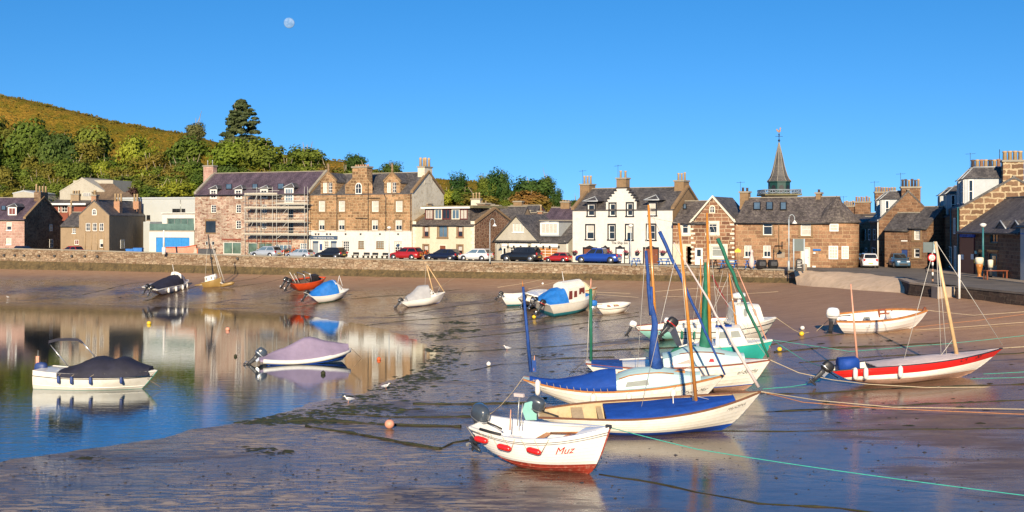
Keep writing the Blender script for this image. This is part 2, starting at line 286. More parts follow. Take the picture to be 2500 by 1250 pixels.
# ------------------------------------------------------------------ mesh building
class MB:
    def __init__(s): s.v = []; s.f = []; s.mi = []; s.sm = []
    def add(s, vs, fs, mi=0, sm=False):
        o = len(s.v); s.v += [Vector(p) for p in vs]
        for f in fs: s.f.append([o + i for i in f]); s.mi.append(mi); s.sm.append(sm)
        return s
    def box(s, x0, y0, z0, x1, y1, z1, mi=0):
        return s.add([(x0, y0, z0), (x1, y0, z0), (x1, y1, z0), (x0, y1, z0), (x0, y0, z1), (x1, y0, z1), (x1, y1, z1), (x0, y1, z1)],
                     [(0, 3, 2, 1), (4, 5, 6, 7), (0, 1, 5, 4), (1, 2, 6, 5), (2, 3, 7, 6), (3, 0, 4, 7)], mi)
    def tube(s, pts, r, n=6, mi=0, cap=True, sm=True):
        pts = [Vector(p) for p in pts]
        if not hasattr(r, '__len__'): r = [r] * len(pts)
        rings = []
        for i, p in enumerate(pts):
            d = (pts[min(i + 1, len(pts) - 1)] - pts[max(i - 1, 0)]).normalized()
            a = Vector((0, 0, 1)) if abs(d.z) < 0.9 else Vector((1, 0, 0))
            u = d.cross(a).normalized(); w_ = d.cross(u)
            rings.append([p + (u * math.cos(2 * PI * k / n) + w_ * math.sin(2 * PI * k / n)) * r[i] for k in range(n)])
        return s.loft(rings, True, mi, sm, cap)
    def loft(s, rings, closed=True, mi=0, sm=True, cap=True):
        n = len(rings[0]); vs = [p for r in rings for p in r]; fs = []
        for i in range(len(rings) - 1):
            for k in range(n if closed else n - 1):
                k2 = (k + 1) % n
                fs.append((i * n + k, i * n + k2, (i + 1) * n + k2, (i + 1) * n + k))
        s.add(vs, fs, mi, sm)
        if cap and closed:
            o = len(s.v) - len(vs)
            s.f.append([o + k for k in range(n)][::-1]); s.mi.append(mi); s.sm.append(False)
            s.f.append([o + (len(rings) - 1) * n + k for k in range(n)]); s.mi.append(mi); s.sm.append(False)
        return s
    def lathe(s, prof, c=(0, 0, 0), n=12, mi=0, ax='z', sm=True, ang0=0.0):
        c = Vector(c); rings = []
        for r, h in prof:
            ring = []
            for k in range(n):
                a = ang0 + 2 * PI * k / n; p = (r * math.cos(a), r * math.sin(a), h)
                if ax == 'x': p = (h, p[0], p[1])
                if ax == 'y': p = (p[0], h, p[1])
                ring.append(c + Vector(p))
            rings.append(ring)
        return s.loft(rings, True, mi, sm)
    def ball(s, c, r, n=12, m=8, mi=0, sc_=(1, 1, 1)):
        c = Vector(c)
        rings = []
        for i in range(m + 1):
            a = PI * (0.02 + 0.96 * i / m)
            rings.append([c + Vector((math.sin(a) * math.cos(2 * PI * k / n) * sc_[0], math.sin(a) * math.sin(2 * PI * k / n) * sc_[1], -math.cos(a) * sc_[2])) * r for k in range(n)])
        return s.loft(rings, True, mi, True)
    def poly(s, outline, t, axis='y', at=0.0, mi=0):
        """extrude polygon (a,b) by thickness t; axis 'y': (a,at..at+t,b); 'x': (at..,a,b); 'z': (a,b,at..)"""
        def P(a, b, q): return {'y': (a, q, b), 'x': (q, a, b), 'z': (a, b, q)}[axis]
        n = len(outline)
        vs = [P(a, b, at) for a, b in outline] + [P(a, b, at + t) for a, b in outline]
        tri = geometry.tessellate_polygon([[Vector((a, b, 0)) for a, b in outline]])
        fs = [tuple(x) for x in tri] + [tuple(n + i for i in x[::-1]) for x in tri]
        fs += [(i, (i + 1) % n, n + (i + 1) % n, n + i) for i in range(n)]
        return s.add(vs, fs, mi)
    def panel(s, outline, holes, at, depth, mi=0):
        """vertical sheet in the plane y=at with holes (rectangles a0,b0,a1,b1) and reveals running back by depth"""
        loops = [[Vector((a, b, 0)) for a, b in outline]]
        for h in holes:
            a0, b0, a1, b1 = h; loops.append([Vector((a0, b0, 0)), Vector((a0, b1, 0)), Vector((a1, b1, 0)), Vector((a1, b0, 0))])
        flat = [p for l in loops for p in l]
        tri = geometry.tessellate_polygon(loops)
        s.add([(p.x, at, p.y) for p in flat], [tuple(t) for t in tri], mi)
        for l in loops[1:]:
            vs = [(p.x, at, p.y) for p in l] + [(p.x, at + depth, p.y) for p in l]
            s.add(vs, [(i, (i + 1) % 4, 4 + (i + 1) % 4, 4 + i) for i in range(4)], mi)
        return s
    def xf(s, mat, start=0):
        for i in range(start, len(s.v)): s.v[i] = mat @ s.v[i]
        return s
    def build(s, name, mats, parent=None, fixn=True, uv=True):
        me = bpy.data.meshes.new(name)
        me.from_pydata([tuple(p) for p in s.v], [], s.f)
        if not isinstance(mats, (list, tuple)): mats = [mats]
        for m in mats: me.materials.append(M[m] if isinstance(m, str) else m)
        me.polygons.foreach_set('material_index', s.mi); me.polygons.foreach_set('use_smooth', s.sm)
        if fixn:
            bm = bmesh.new(); bm.from_mesh(me); bmesh.ops.recalc_face_normals(bm, faces=bm.faces); bm.to_mesh(me); bm.free()
        if uv:
            L = me.uv_layers.new(name='UVMap'); data = [0.0] * (2 * len(me.loops)); vv = me.vertices
            for p in me.polygons:
                nn = p.normal
                t = Vector((-nn.y, nn.x, 0)) if abs(nn.z) < 0.98 else Vector((1, 0, 0))
                t.normalize(); b = nn.cross(t)
                if b.z < 0: b = -b
                for li in p.loop_indices:
                    c = vv[me.loops[li].vertex_index].co
                    data[2 * li] = c.dot(t); data[2 * li + 1] = c.dot(b)
            L.data.foreach_set('uv', data)
        o = bpy.data.objects.new(name, me); COL.objects.link(o)
        if parent: o.parent = parent
        return o

def tag(o, label, cat, group=None, kind=None):
    if label: o['label'] = label
    if cat: o['category'] = cat
    if group: o['group'] = group
    if kind: o['kind'] = kind
    return o
def empty(name, label, cat, mat=None, loc=None, group=None):
    o = bpy.data.objects.new(name, None); COL.objects.link(o); o.empty_display_size = 0.3
    if mat is not None: o.matrix_world = mat
    if loc is not None: o.location = loc
    return tag(o, label, cat, group)
def struct(mb, name, mats, **k):
    o = mb.build(name, mats, **k); o['kind'] = 'structure'; return o
def copy_tree(src, loc=None, rz=None, scale=None):
    c = src.copy(); COL.objects.link(c)
    if loc is not None: c.location = loc
    if rz is not None: c.rotation_euler = (0, 0, rz)
    if scale is not None: c.scale = scale
    for a in src.children:
        x = a.copy(); COL.objects.link(x); x.parent = c
        for b in a.children:
            y = b.copy(); COL.objects.link(y); y.parent = x
    return c
def frame_xy(p0, p1, z):
    """matrix with local x from p0 to p1, y away from the camera, z up"""
    a = math.atan2(p1[1] - p0[1], p1[0] - p0[0])
    return Matrix.Translation((p0[0], p0[1], z)) @ Matrix.Rotation(a, 4, 'Z')
def text_mesh(txt, size=1.0, shear=0.0, space=1.0, bold=0.0):
    """vertices and faces of a word, normalised so that x runs 0..1 over its width"""
    cu = bpy.data.curves.new('t', 'FONT'); cu.body = txt; cu.shear = shear; cu.space_character = space; cu.offset = bold; cu.resolution_u = 3
    ob = bpy.data.objects.new('t', cu); COL.objects.link(ob)
    dg = bpy.context.evaluated_depsgraph_get(); me = ob.evaluated_get(dg).to_mesh()
    vs = [v.co.copy() for v in me.vertices]; fs = [tuple(p.vertices) for p in me.polygons]
    ob.evaluated_get(dg).to_mesh_clear(); bpy.data.objects.remove(ob); bpy.data.curves.remove(cu)
    x0 = min(v.x for v in vs); x1 = max(v.x for v in vs); y0 = min(v.y for v in vs)
    return [((v.x - x0) / (x1 - x0), (v.y - y0) / (x1 - x0)) for v in vs], fs

# ------------------------------------------------------------------ ground: beach, pool, quay
ROADZ = 4.41
QPX = [(-420, 169.2, 5.67), (0, 156.6, 5.52), (270, 150.3, 5.27), (520, 143.64, 4.97), (1020, 133.2, 4.61), (1400, 126, 4.47), (1700, 117.9, 4.43), (1945, 109.35, 4.40)]
QUAY = [((px - CX) / F * Y, Y, zt) for px, Y, zt in QPX]             # front edge of the old sea wall
R0 = atZ(2225, 688, ROADZ - 0.05); R1 = atZ(2335, 700, ROADZ - 0.05); R2 = atZ(2500, 716, ROADZ - 0.05); R3 = R2 + (R2 - R1) * 3.0
LINE = [(a, b) for a, b, _ in QUAY] + [(lerp(QUAY[-1][0], R0.x, .5), lerp(QUAY[-1][1], R0.y, .5))] + [(p.x, p.y) for p in (R0, R1, R2, R3)]
BASEZ = [2.61, 2.61, 2.59, 2.54, 2.50, 2.57, 2.79, 3.08, 3.38, 3.48, 3.57, 3.52, 3.52]
def line_dist(x, y):
    best = (1e9, 0, 0, 0)
    for i in range(len(LINE) - 1):
        ax, ay = LINE[i]; bx, by = LINE[i + 1]; dx, dy = bx - ax, by - ay
        t = clamp(((x - ax) * dx + (y - ay) * dy) / (dx * dx + dy * dy))
        d = math.hypot(x - ax - t * dx, y - ay - t * dy)
        if d < best[0]: best = (d, lerp(BASEZ[i], BASEZ[i + 1], t), i, dx * (y - ay) - dy * (x - ax))
    return (0.0 if best[3] > 0 else best[0]), best[1], best[2]
POOLPX = [(-900, 745), (-300, 732), (0, 738), (250, 744), (500, 753), (720, 768), (880, 792), (985, 818), (1045, 848), (1062, 872), (1030, 900),
          (960, 930), (880, 958), (760, 984), (660, 1012), (560, 1036), (400, 1066), (200, 1098), (0, 1128), (-300, 1180), (-900, 1290)]
POOL = [tuple(atZ(px, py, 0)[:2]) for px, py in POOLPX]
def pool_sd(x, y):
    ins = False; d = 1e9; n = len(POOL)
    for i in range(n):
        ax, ay = POOL[i]; bx, by = POOL[(i + 1) % n]
        if (ay > y) != (by > y) and x < (bx - ax) * (y - ay) / (by - ay) + ax: ins = not ins
        dx, dy = bx - ax, by - ay; t = clamp(((x - ax) * dx + (y - ay) * dy) / (dx * dx + dy * dy + 1e-9))
        d = min(d, math.hypot(x - ax - t * dx, y - ay - t * dy))
    return -d if ins else d
def ground(x, y):
    dW, zb, _ = line_dist(x, y)
    wd = lerp(30, 42, sstep(-40, 30, x))
    prof = zb * clamp(1 - dW / wd) ** 1.6 * sstep(38, 74, y)
    s = pool_sd(x, y) + 0.7 * noise.noise(Vector((x * .22, y * .3, 0))) + 0.3 * noise.noise(Vector((x * .9, y * 1.3, 7)))
    if s < 0: return max(-0.9, s * 0.06)
    und = 0.02 * noise.noise(Vector((x * .12, y * .12, 3))) + 0.008 * noise.noise(Vector((x * .7, y * .7, 9)))
    return max(0.004 + min(s * 0.02, 0.05) + prof * sstep(0, 14, s) + und * sstep(0, 3, s), 0.003)
_gc = {}
def G(px, py):
    k = (px, py)
    if k in _gc: return _gc[k].copy()
    z = 0.2
    for _ in range(14):
        p = atZ(px, py, z); z = lerp(z, ground(p.x, p.y), 0.6)
    _gc[k] = atZ(px, py, z); return _gc[k].copy()

# beach sheet
m, n, b = _nt('tidal_sand'); co = coords(n, 'Object')
at = n.nodes.new('ShaderNodeAttribute'); at.attribute_name = 'wet'
big = tex_noise(n, mapping(n, co, (0.55, 1.0, 1)), 0.16, 5, 0.6, 0.6)
mid = tex_noise(n, mapping(n, co, (0.34, 1.25, 1), (0, 0, 0.10)), 1.3, 7, 0.74, 0.5)
fine = tex_noise(n, mapping(n, co, (1, 1.6, 1)), 9.0, 5, 0.75)
dry = mixc(n, ramp(n, mid.outputs[0], [(0.3, 0.0), (0.7, 1.0)]), (0.31, 0.175, 0.105), (0.46, 0.28, 0.175))
wetc = mixc(n, ramp(n, mid.outputs[0], [(0.35, 0.0), (0.65, 1.0)]), (0.050, 0.030, 0.022), (0.125, 0.078, 0.054))
c = mixc(n, at.outputs['Fac'], dry, wetc)
c = mixc(n, 1.0, c, ramp(n, fine.outputs[0], [(0.25, 0.7), (0.75, 1.2)]), 'MULTIPLY')
streak = tex_noise(n, mapping(n, co, (0.42, 2.1, 1), (0, 0, 0.16)), 2.1, 7, 0.72, 0.8)
zone = tex_noise(n, mapping(n, co, (0.7, 1.0, 1)), 0.11, 3, 0.6)
rg0 = n.nodes.new('ShaderNodeAttribute'); rg0.attribute_name = 'ridge'
rg = n.nodes.new('ShaderNodeMath'); rg.operation = 'MULTIPLY'
rgz = n.nodes.new('ShaderNodeMath'); rgz.operation = 'MULTIPLY'; n.links.new(rg0.outputs['Fac'], rgz.inputs[1])
n.links.new(ramp(n, streak.outputs[0], [(0.49, 0.0), (0.56, 1.0)]), rg.inputs[0]); n.links.new(ramp(n, zone.outputs[0], [(0.36, 0.15), (0.56, 1.0)]), rgz.inputs[0]); n.links.new(rgz.outputs[0], rg.inputs[1])
c = mixc(n, rg.outputs[0], c, (0.46, 0.34, 0.225))
n.links.new(c, b.inputs['Base Color'])
# how much standing film: wetness times patchy noise
ma = n.nodes.new('ShaderNodeMath'); ma.operation = 'MULTIPLY_ADD'; n.links.new(big.outputs[0], ma.inputs[0]); ma.inputs[1].default_value = 1.0
mm_ = n.nodes.new('ShaderNodeMath'); mm_.operation = 'MULTIPLY_ADD'; n.links.new(mid.outputs[0], mm_.inputs[0]); mm_.inputs[1].default_value = 0.45; mm_.inputs[2].default_value = -0.22
n.links.new(mm_.outputs[0], ma.inputs[2])
film = ramp(n, ma.outputs[0], [(0.34, 0.35), (0.48, 1.0)])
fm = n.nodes.new('ShaderNodeMath'); fm.operation = 'MULTIPLY'; n.links.new(film, fm.inputs[0]); n.links.new(at.outputs['Fac'], fm.inputs[1])
fr_ = n.nodes.new('ShaderNodeMath'); fr_.operation = 'MULTIPLY_ADD'; fr_.use_clamp = True; n.links.new(rg.outputs[0], fr_.inputs[0]); fr_.inputs[1].default_value = -0.75; n.links.new(fm.outputs[0], fr_.inputs[2])
rr = n.nodes.new('ShaderNodeMapRange'); n.links.new(fr_.outputs[0], rr.inputs[0]); rr.inputs[3].default_value = 0.60; rr.inputs[4].default_value = 0.035
n.links.new(rr.outputs[0], b.inputs['Roughness']); b.inputs['IOR'].default_value = 1.45
sp = n.nodes.new('ShaderNodeMapRange'); n.links.new(at.outputs['Fac'], sp.inputs[0]); sp.inputs[3].default_value = 0.1; sp.inputs[4].default_value = 1.0
n.links.new(sp.outputs[0], b.inputs['Specular IOR Level'])
rip = tex_noise(n, mapping(n, co, (0.9, 2.2, 1), (0, 0, 0.15)), 2.6, 5, 0.65, 0.3)
hsum = n.nodes.new('ShaderNodeMath'); hsum.operation = 'MULTIPLY_ADD'; n.links.new(rg.outputs[0], hsum.inputs[0]); hsum.inputs[1].default_value = 0.9; n.links.new(rip.outputs[0], hsum.inputs[2])
hs2 = n.nodes.new('ShaderNodeMath'); hs2.operation = 'MULTIPLY_ADD'; n.links.new(fine.outputs[0], hs2.inputs[0]); hs2.inputs[1].default_value = 0.22; n.links.new(hsum.outputs[0], hs2.inputs[2]); hsum = hs2
bump(n, b, hsum.outputs[0], 0.12, 0.10)
bst = n.nodes.new('ShaderNodeMapRange'); n.links.new(rg0.outputs['Fac'], bst.inputs[0]); bst.inputs[3].default_value = 0.03; bst.inputs[4].default_value = 0.13
n.links.new(bst.outputs[0], [x for x in n.nodes if x.type == 'BUMP'][0].inputs['Strength'])
M['sand'] = m
mb = MB(); xs = []; x = -150.0
while x < 130: xs.append(x); x += 1.0 if abs(x) < 85 else 4.0
ys = []; y = 14.0
while y < 192: ys.append(y); y += 0.6 if y < 70 else 1.0
vs = []; wet = []; ridge = []
LX = [p[0] for p in LINE]
for yy in ys:
    for xx in xs:
        z = ground(xx, yy)
        q = noise.noise(Vector((xx * .06, yy * .06, 5)))
        ridge.append(clamp((1 - .9 * sstep(-1.5, 5, xx + 3 * q - (yy - 38) * .25)) * (1 - .5 * sstep(50, 75, yy)) + .1))
        wet.append((1 - sstep(1.1, 2.3, z + 0.45 * q)) * lerp(1, .66, sstep(10, 24, xx + 6 * q - (44 - yy) * .2))); vs.append((xx, yy, z))
nx = len(xs); fs = []
def wall_y(x):
    for (ax, ay), (bx, by) in zip(LINE, LINE[1:]):
        if ax <= x <= bx and bx > ax: return lerp(ay, by, (x - ax) / (bx - ax))
    return 400 if x < LINE[0][0] else 60
for j in range(len(ys) - 1):
    for i in range(nx - 1):
        if ys[j] < 1e3 and (ys[j] < wall_y(xs[i]) + 3 or xs[i] > 30):
            fs.append((j * nx + i, j * nx + i + 1, (j + 1) * nx + i + 1, (j + 1) * nx + i))
mb.add(vs, fs, 0, True)
beach = struct(mb, 'beach', 'sand', fixn=False, uv=False)
a = beach.data.attributes.new('wet', 'FLOAT', 'POINT'); a.data.foreach_set('value', wet)
a = beach.data.attributes.new('ridge', 'FLOAT', 'POINT'); a.data.foreach_set('value', ridge)

# pool water
m, n, b = _nt('harbour_water'); co = coords(n)
b.inputs['Base Color'].default_value = (0.012, 0.014, 0.008, 1); b.inputs['Roughness'].default_value = 0.015
b.inputs['IOR'].default_value = 1.6; b.inputs['Specular IOR Level'].default_value = 0.9
r1 = tex_noise(n, mapping(n, co, (0.35, 2.0, 1)), 0.9, 4, 0.55, 0.2); r2 = tex_noise(n, mapping(n, co, (0.5, 2.6, 1)), 3.2, 3, 0.6)
geo = n.nodes.new('ShaderNodeSeparateXYZ'); n.links.new(co, geo.inputs[0])
ad = n.nodes.new('ShaderNodeMath'); ad.operation = 'MULTIPLY_ADD'; n.links.new(r2.outputs[0], ad.inputs[0]); ad.inputs[1].default_value = 0.45; n.links.new(r1.outputs[0], ad.inputs[2])
bp = n.nodes.new('ShaderNodeBump'); bp.inputs['Distance'].default_value = 0.05; n.links.new(ad.outputs[0], bp.inputs['Height']); n.links.new(bp.outputs[0], b.inputs['Normal'])
# a light breeze ruffles the near shallows and leaves the far water slick
mr = n.nodes.new('ShaderNodeMapRange'); n.links.new(geo.outputs[1], mr.inputs[0]); mr.inputs[1].default_value = 42; mr.inputs[2].default_value = 66; mr.inputs[3].default_value = 0.30; mr.inputs[4].default_value = 0.055
n.links.new(mr.outputs[0], bp.inputs['Strength'])
gl = n.nodes.new('ShaderNodeBsdfGlossy'); gl.inputs['Color'].default_value = (0.80, 0.90, 1.0, 1); gl.inputs['Roughness'].default_value = 0.02; n.links.new(bp.outputs[0], gl.inputs['Normal'])
mxs = n.nodes.new('ShaderNodeMixShader'); mxs.inputs[0].default_value = 0.38; n.links.new(b.outputs[0], mxs.inputs[1]); n.links.new(gl.outputs[0], mxs.inputs[2])
n.links.new(mxs.outputs[0], [x for x in n.nodes if x.type == 'OUTPUT_MATERIAL'][0].inputs[0])
M['water'] = m
mb = MB(); mb.add([(-170, 15, 0), (20, 15, 0), (20, 130, 0), (-170, 130, 0)], [(0, 1, 2, 3)])
struct(mb, 'harbour_water', 'water', uv=False)

# quay road and land behind
m, n, b = _nt('quay_asphalt'); co = coords(n); t = tex_noise(n, co, 0.5, 6, 0.65); t2 = tex_noise(n, co, 18, 4, 0.7)
c = mixc(n, ramp(n, t.outputs[0], [(0.35, 0.0), (0.65, 1.0)]), (0.115, 0.098, 0.082), (0.19, 0.16, 0.13))
c = mixc(n, 1.0, c, ramp(n, t2.outputs[0], [(0.3, 0.75), (0.7, 1.2)]), 'MULTIPLY')
n.links.new(c, b.inputs['Base Color']); b.inputs['Roughness'].default_value = 0.85; M['asphalt'] = m
M['paving'] = mk('concrete_paving', (0.34, 0.27, 0.20), 0.85, 0.2, 1.0, 0.2)
M['quaywall'] = rubble('sea_wall_rubble', [(0.20, 0.125, 0.075), (0.31, 0.22, 0.145), (0.38, 0.29, 0.195), (0.25, 0.165, 0.105), (0.43, 0.35, 0.25)], (0.17, 0.115, 0.07), 1.7, 3.2, 0.12)
M['weedband'] = mk('weed_stained_wall_foot', (0.085, 0.060, 0.025), 0.85, 0.5, 1.3, 0.6, dirt=(0.22, 0.14, 0.05))
M['darkwall'] = masonry('dark_wet_quay_wall', (0.075, 0.05, 0.038), (0.045, 0.032, 0.025), (0.10, 0.075, 0.055), 0.7, 0.5, 0.03, 0.1)
M['drysand'] = mk('pale_slip_sand', (0.66, 0.48, 0.32), 0.95, 0.16, 0.7, 0.3, dirt=(0.50, 0.33, 0.19))
top = [(a, b_) for a, b_, _ in QUAY]
poly = [(a + .2, b_ + 1.0) for a, b_ in top] + [tuple(atZ(1990, 662, ROADZ)[:2]), tuple(atZ(2110, 668, ROADZ)[:2]), tuple(atZ(2200, 678, ROADZ)[:2]), (R0.x, R0.y + .4), (R1.x + .3, R1.y + .3), (R2.x + .3, R2.y + .2), (R3.x + .3, R3.y), (90, 60), (150, 120), (150, 200), (-150, 200), (-150, 165)]
mb = MB(); tri = geometry.tessellate_polygon([[Vector((a, b_, 0)) for a, b_ in poly]])
mb.add([(a, b_, ROADZ) for a, b_ in poly], [tuple(t) for t in tri])
struct(mb, 'quay_road', 'asphalt')

# old sea wall: battered rubble face, coping and parapet; darker weed-stained foot
def strip(pts_lo, pts_hi): 
    return [list(p) for p in zip(pts_lo, pts_hi)]
ww = empty('sea_wall', 'long rubble stone sea wall with weed-stained foot below the waterfront houses', 'wall', loc=(0, 0, 0))
def dense(poly, step=2.0):
    out = []
    for (p, q) in zip(poly, poly[1:]):
        L = math.dist(p[:2], q[:2]); k = max(1, int(L / step))
        for i in range(k): out.append(tuple(lerp(p[j], q[j], i / k) for j in range(len(p))))
    out.append(poly[-1]); return out
Q = [(q[0], q[1], q[2], bz) for q, bz in zip(QUAY, BASEZ)]
Qd = dense(Q, 1.2)
nrm = []
for i in range(len(Qd)):
    p, q = Qd[max(i - 1, 0)], Qd[min(i + 1, len(Qd) - 1)]; d = Vector((q[0] - p[0], q[1] - p[1], 0)).normalized(); nrm.append(Vector((d.y, -d.x, 0)))
def jit(i, k, s): return s * noise.noise(Vector((i * .37, k * 7.1, 2)))
rings = []
for i, (q, nv) in enumerate(zip(Qd, nrm)):
    p = Vector((q[0], q[1], 0)); zt, zb = q[2], q[3]; ring = []
    for k, (f, off) in enumerate([(-0.4, 1.0), (0.0, .85), (.12, .68), (.24, .5), (.4, .38), (.55, .28), (.7, .18), (.84, .1), (1.0, 0.0)]):
        z = lerp(zb, zt - .12, f); ring.append(p + nv * (off * (zt - zb) / 3 + jit(i, k, .12)) + Vector((0, 0, z)))
    rings.append(ring)
mb = MB(); mb.loft([r[4:] for r in rings], False, 0, False); mb.build('wall_face', 'quaywall', ww)
mb = MB(); mb.loft([r[:5] for r in rings], False, 0, False); mb.build('weedy_foot', 'weedband', ww)
mb = MB(); rings = []
for i, (q, nv) in enumerate(zip(Qd, nrm)):
    p = Vector((q[0], q[1], 0)); zt = q[2] + jit(i, 3, .05)
    rings.append([p + nv * .08 + Vector((0, 0, zt - .14)), p + nv * .08 + Vector((0, 0, zt)), p - nv * .5 + Vector((0, 0, zt)), p - nv * .5 + Vector((0, 0, ROADZ - .3))])
mb.loft(rings, False, 0, False); mb.build('coping', M['coping'], ww)
# drain holes in the parapet at the left
for px in (10, 41, 68, 110, 154, 202, 238, 272, 575, 640):
    q = atY(px, 624, 155.9); dd = (px * 0.024)
    p = Vector((q.x, 0, 0)); p.y = interp([(a, b_) for a, b_ in LINE[:8]], q.x); 
    mbh = MB(); mbh.lathe([(.16, -.05), (.16, .35)], (0, 0, 0), 8, 0, 'y'); o = mbh.build('drain_hole', 'black', ww)
    o.location = (p.x - .03, p.y - .45, ROADZ + .08)
# end of the wall, slipway and the low dark quay on the right
SLz = 1.7
slip = [atZ(1938, 660, ROADZ - .04), atZ(1990, 662, ROADZ - .02), atZ(2110, 668, ROADZ - .02), atZ(2200, 678, ROADZ - .02), R0.copy(), G(2330, 727), G(2215, 716), G(2080, 708), G(1985, 700), G(1945, 696)]
mb = MB(); vs = [tuple(p) for p in slip]
NA, NB = 24, 10
topl = [Vector(p) for p in slip[:5]]; botl = [Vector(p) for p in slip[5:]][::-1]
def pl(pts, t):
    k = t * (len(pts) - 1); i = min(int(k), len(pts) - 2); return pts[i].lerp(pts[i + 1], k - i)
rings = []
for i in range(NA + 1):
    a_, b_ = pl(topl, i / NA), pl(botl, i / NA); ring = []
    for j in range(NB + 1):
        p = a_.lerp(b_, j / NB); p.z += .06 * noise.noise(p * .6) + .25 * math.sin(PI * j / NB) * (1 if i > 3 else .2) - (.12 if j == NB else 0) + .03; ring.append(p)
    rings.append(ring)
mb.loft(rings, False, 0, True); struct(mb, 'slipway', 'drysand')
def wall_run(name, label, pts, zt, zb, mat, th=.6, cop='paving'):
    w_ = empty(name, label, 'wall', loc=(0, 0, 0)); P = dense([tuple(p)[:2] for p in pts], .8); rg = []; cg = []
    for i, p in enumerate(P):
        a_, b_ = P[max(i - 1, 0)], P[min(i + 1, len(P) - 1)]; d = Vector((b_[0] - a_[0], b_[1] - a_[1], 0)).normalized(); nv = Vector((d.y, -d.x, 0))
        v = Vector((p[0], p[1], 0)); rg.append([v + nv * (.25 + jit(i, 0, .1)) + Vector((0, 0, zb)), v + nv * (.12 + jit(i, 1, .08)) + Vector((0, 0, (zb + zt) / 2)), v + Vector((0, 0, zt - .15))])
        cg.append([v + nv * .06 + Vector((0, 0, zt - .15)), v + nv * .06 + Vector((0, 0, zt + jit(i, 4, .03))), v - nv * th + Vector((0, 0, zt)), v - nv * th + Vector((0, 0, zb))])
    MB().loft(rg, False, 0, False).build('wall_face', mat, w_); MB().loft(cg, False, 0, False).build('coping', cop, w_); return w_
wall_run('quay_wall', 'low dark stone quay wall along the road at the right edge', [R1, R2, R3], ROADZ + .02, 2.9, 'darkwall', cop='asphalt')
wall_run('quay_wall', 'short curved dark wall between the sandy slipway and the steps', [atZ(2195, 680, ROADZ - .02), atZ(2222, 690, ROADZ - .02), atZ(2290, 697, ROADZ - .02)], ROADZ + .02, 3.0, 'darkwall')
st = empty('quay_steps', 'worn pale stone steps down from the quay beside the white-marked pole', 'steps', loc=(0, 0, 0))
for k in range(5):
    p = R1.lerp(atZ(2292, 697, ROADZ - .02), .5); q = G(2313, 722)
    c = p.lerp(q, k / 5 * .9); mb = MB(); r = .85
    mb.box(c.x - r, c.y - .3, 2.6, c.x + r, c.y + .9, ROADZ - .08 - k * .15); mb.build('step', 'paving', st)
# pavement along the right-hand houses
pv = [atZ(2262, 662, ROADZ + .1), atZ(2500, 690, ROADZ + .1), atZ(2700, 713, ROADZ + .1), atZ(2700, 700, ROADZ + .1), atZ(2262, 655, ROADZ + .1)]
mb = MB(); mb.poly([(p.x, p.y) for p in pv], .12, 'z', ROADZ - .02); struct(mb, 'pavement', 'paving')

# hills
SKY = [(-700, 215), (-300, 212), (0, 233), (60, 241), (150, 262), (250, 291), (430, 321), (520, 346), (700, 376), (800, 388), (860, 396), (940, 420), (1060, 434), (1110, 438), (1170, 446), (1300, 475), (1500, 505), (1700, 522), (2400, 532), (3200, 534)]
YC = 254.0
def HY(Y): return 190 + (Y - 212) * .31 if Y > 212 else Y
def hill(x, y):
    zc = CH + (HZ - interp(SKY, CX + x / YC * F)) / F * YC
    s = clamp((y - 190) / (YC - 190)); z = ROADZ + (zc - ROADZ) * (s ** 1.25 if s < 1 else 1)
    if y > YC: z -= (y - YC) * .02
    return z + (1.0 * noise.noise(Vector((x * .04, y * .04, 1))) + .5 * noise.noise(Vector((x * .15, y * .15, 4)))) * sstep(0, .4, s) * (0.6 if y > YC - 20 else 1)
m, n, b = _nt('rough_hillside_grass'); co = coords(n)
t = tex_noise(n, co, 0.035, 5, 0.6); t2 = tex_noise(n, mapping(n, co, (1, .5, 1)), 0.35, 6, 0.75); t3 = tex_noise(n, co, 1.4, 5, 0.7)
c = mixc(n, ramp(n, t.outputs[0], [(0.4, 0.0), (0.62, 1.0)]), (0.24, 0.165, 0.018), (0.36, 0.20, 0.035))
c = mixc(n, ramp(n, t2.outputs[0], [(0.45, 0.0), (0.62, 0.85)]), c, (0.13, 0.13, 0.015))
c = mixc(n, 1.0, c, ramp(n, t3.outputs[0], [(0.3, 0.55), (0.7, 1.4)]), 'MULTIPLY')
n.links.new(c, b.inputs['Base Color']); b.inputs['Roughness'].default_value = 0.95; b.inputs['Specular IOR Level'].default_value = 0.05
bump(n, b, t3.outputs[0], 1.0, 0.8); M['hillgrass'] = m
mb = MB(); vs = []; fs = []; NX, NY = 170, 70
for j in range(NY):
    y = 187 + (j / (NY - 1)) ** 1.2 * 350
    for i in range(NX):
        x = -240 + i / (NX - 1) * 520; vs.append((x, y, hill(x, y) if y > 190 else ROADZ - .3))
fs = [(j * NX + i, j * NX + i + 1, (j + 1) * NX + i + 1, (j + 1) * NX + i) for j in range(NY - 1) for i in range(NX - 1)]
mb.add(vs, fs, 0, True); struct(mb, 'hillside', 'hillgrass', fixn=False, uv=False)
rn = random.Random(21); vs = []; fs = []
for _ in range(3600):
    px = rn.choice([rn.uniform(-120, 520), rn.uniform(-120, 470), rn.uniform(780, 1260)]); Y = rn.uniform(198, 258); x = (px - CX) / F * Y; z = hill(x, Y); s = rn.uniform(.15, .5)
    for k in range(5):
        a = rn.uniform(0, PI); d = Vector((math.cos(a), math.sin(a) * .4, 0)) * s; c = Vector((x + rn.gauss(0, s), Y + rn.gauss(0, s), z - .1)); o = len(vs); t = Vector((rn.gauss(0, .2), -.15, rn.uniform(.5, 1.0))) * s
        vs += [c - d * .5, c + d * .5, c + d * .3 + t, c - d * .3 + t]; fs.append((o, o + 1, o + 2, o + 3))
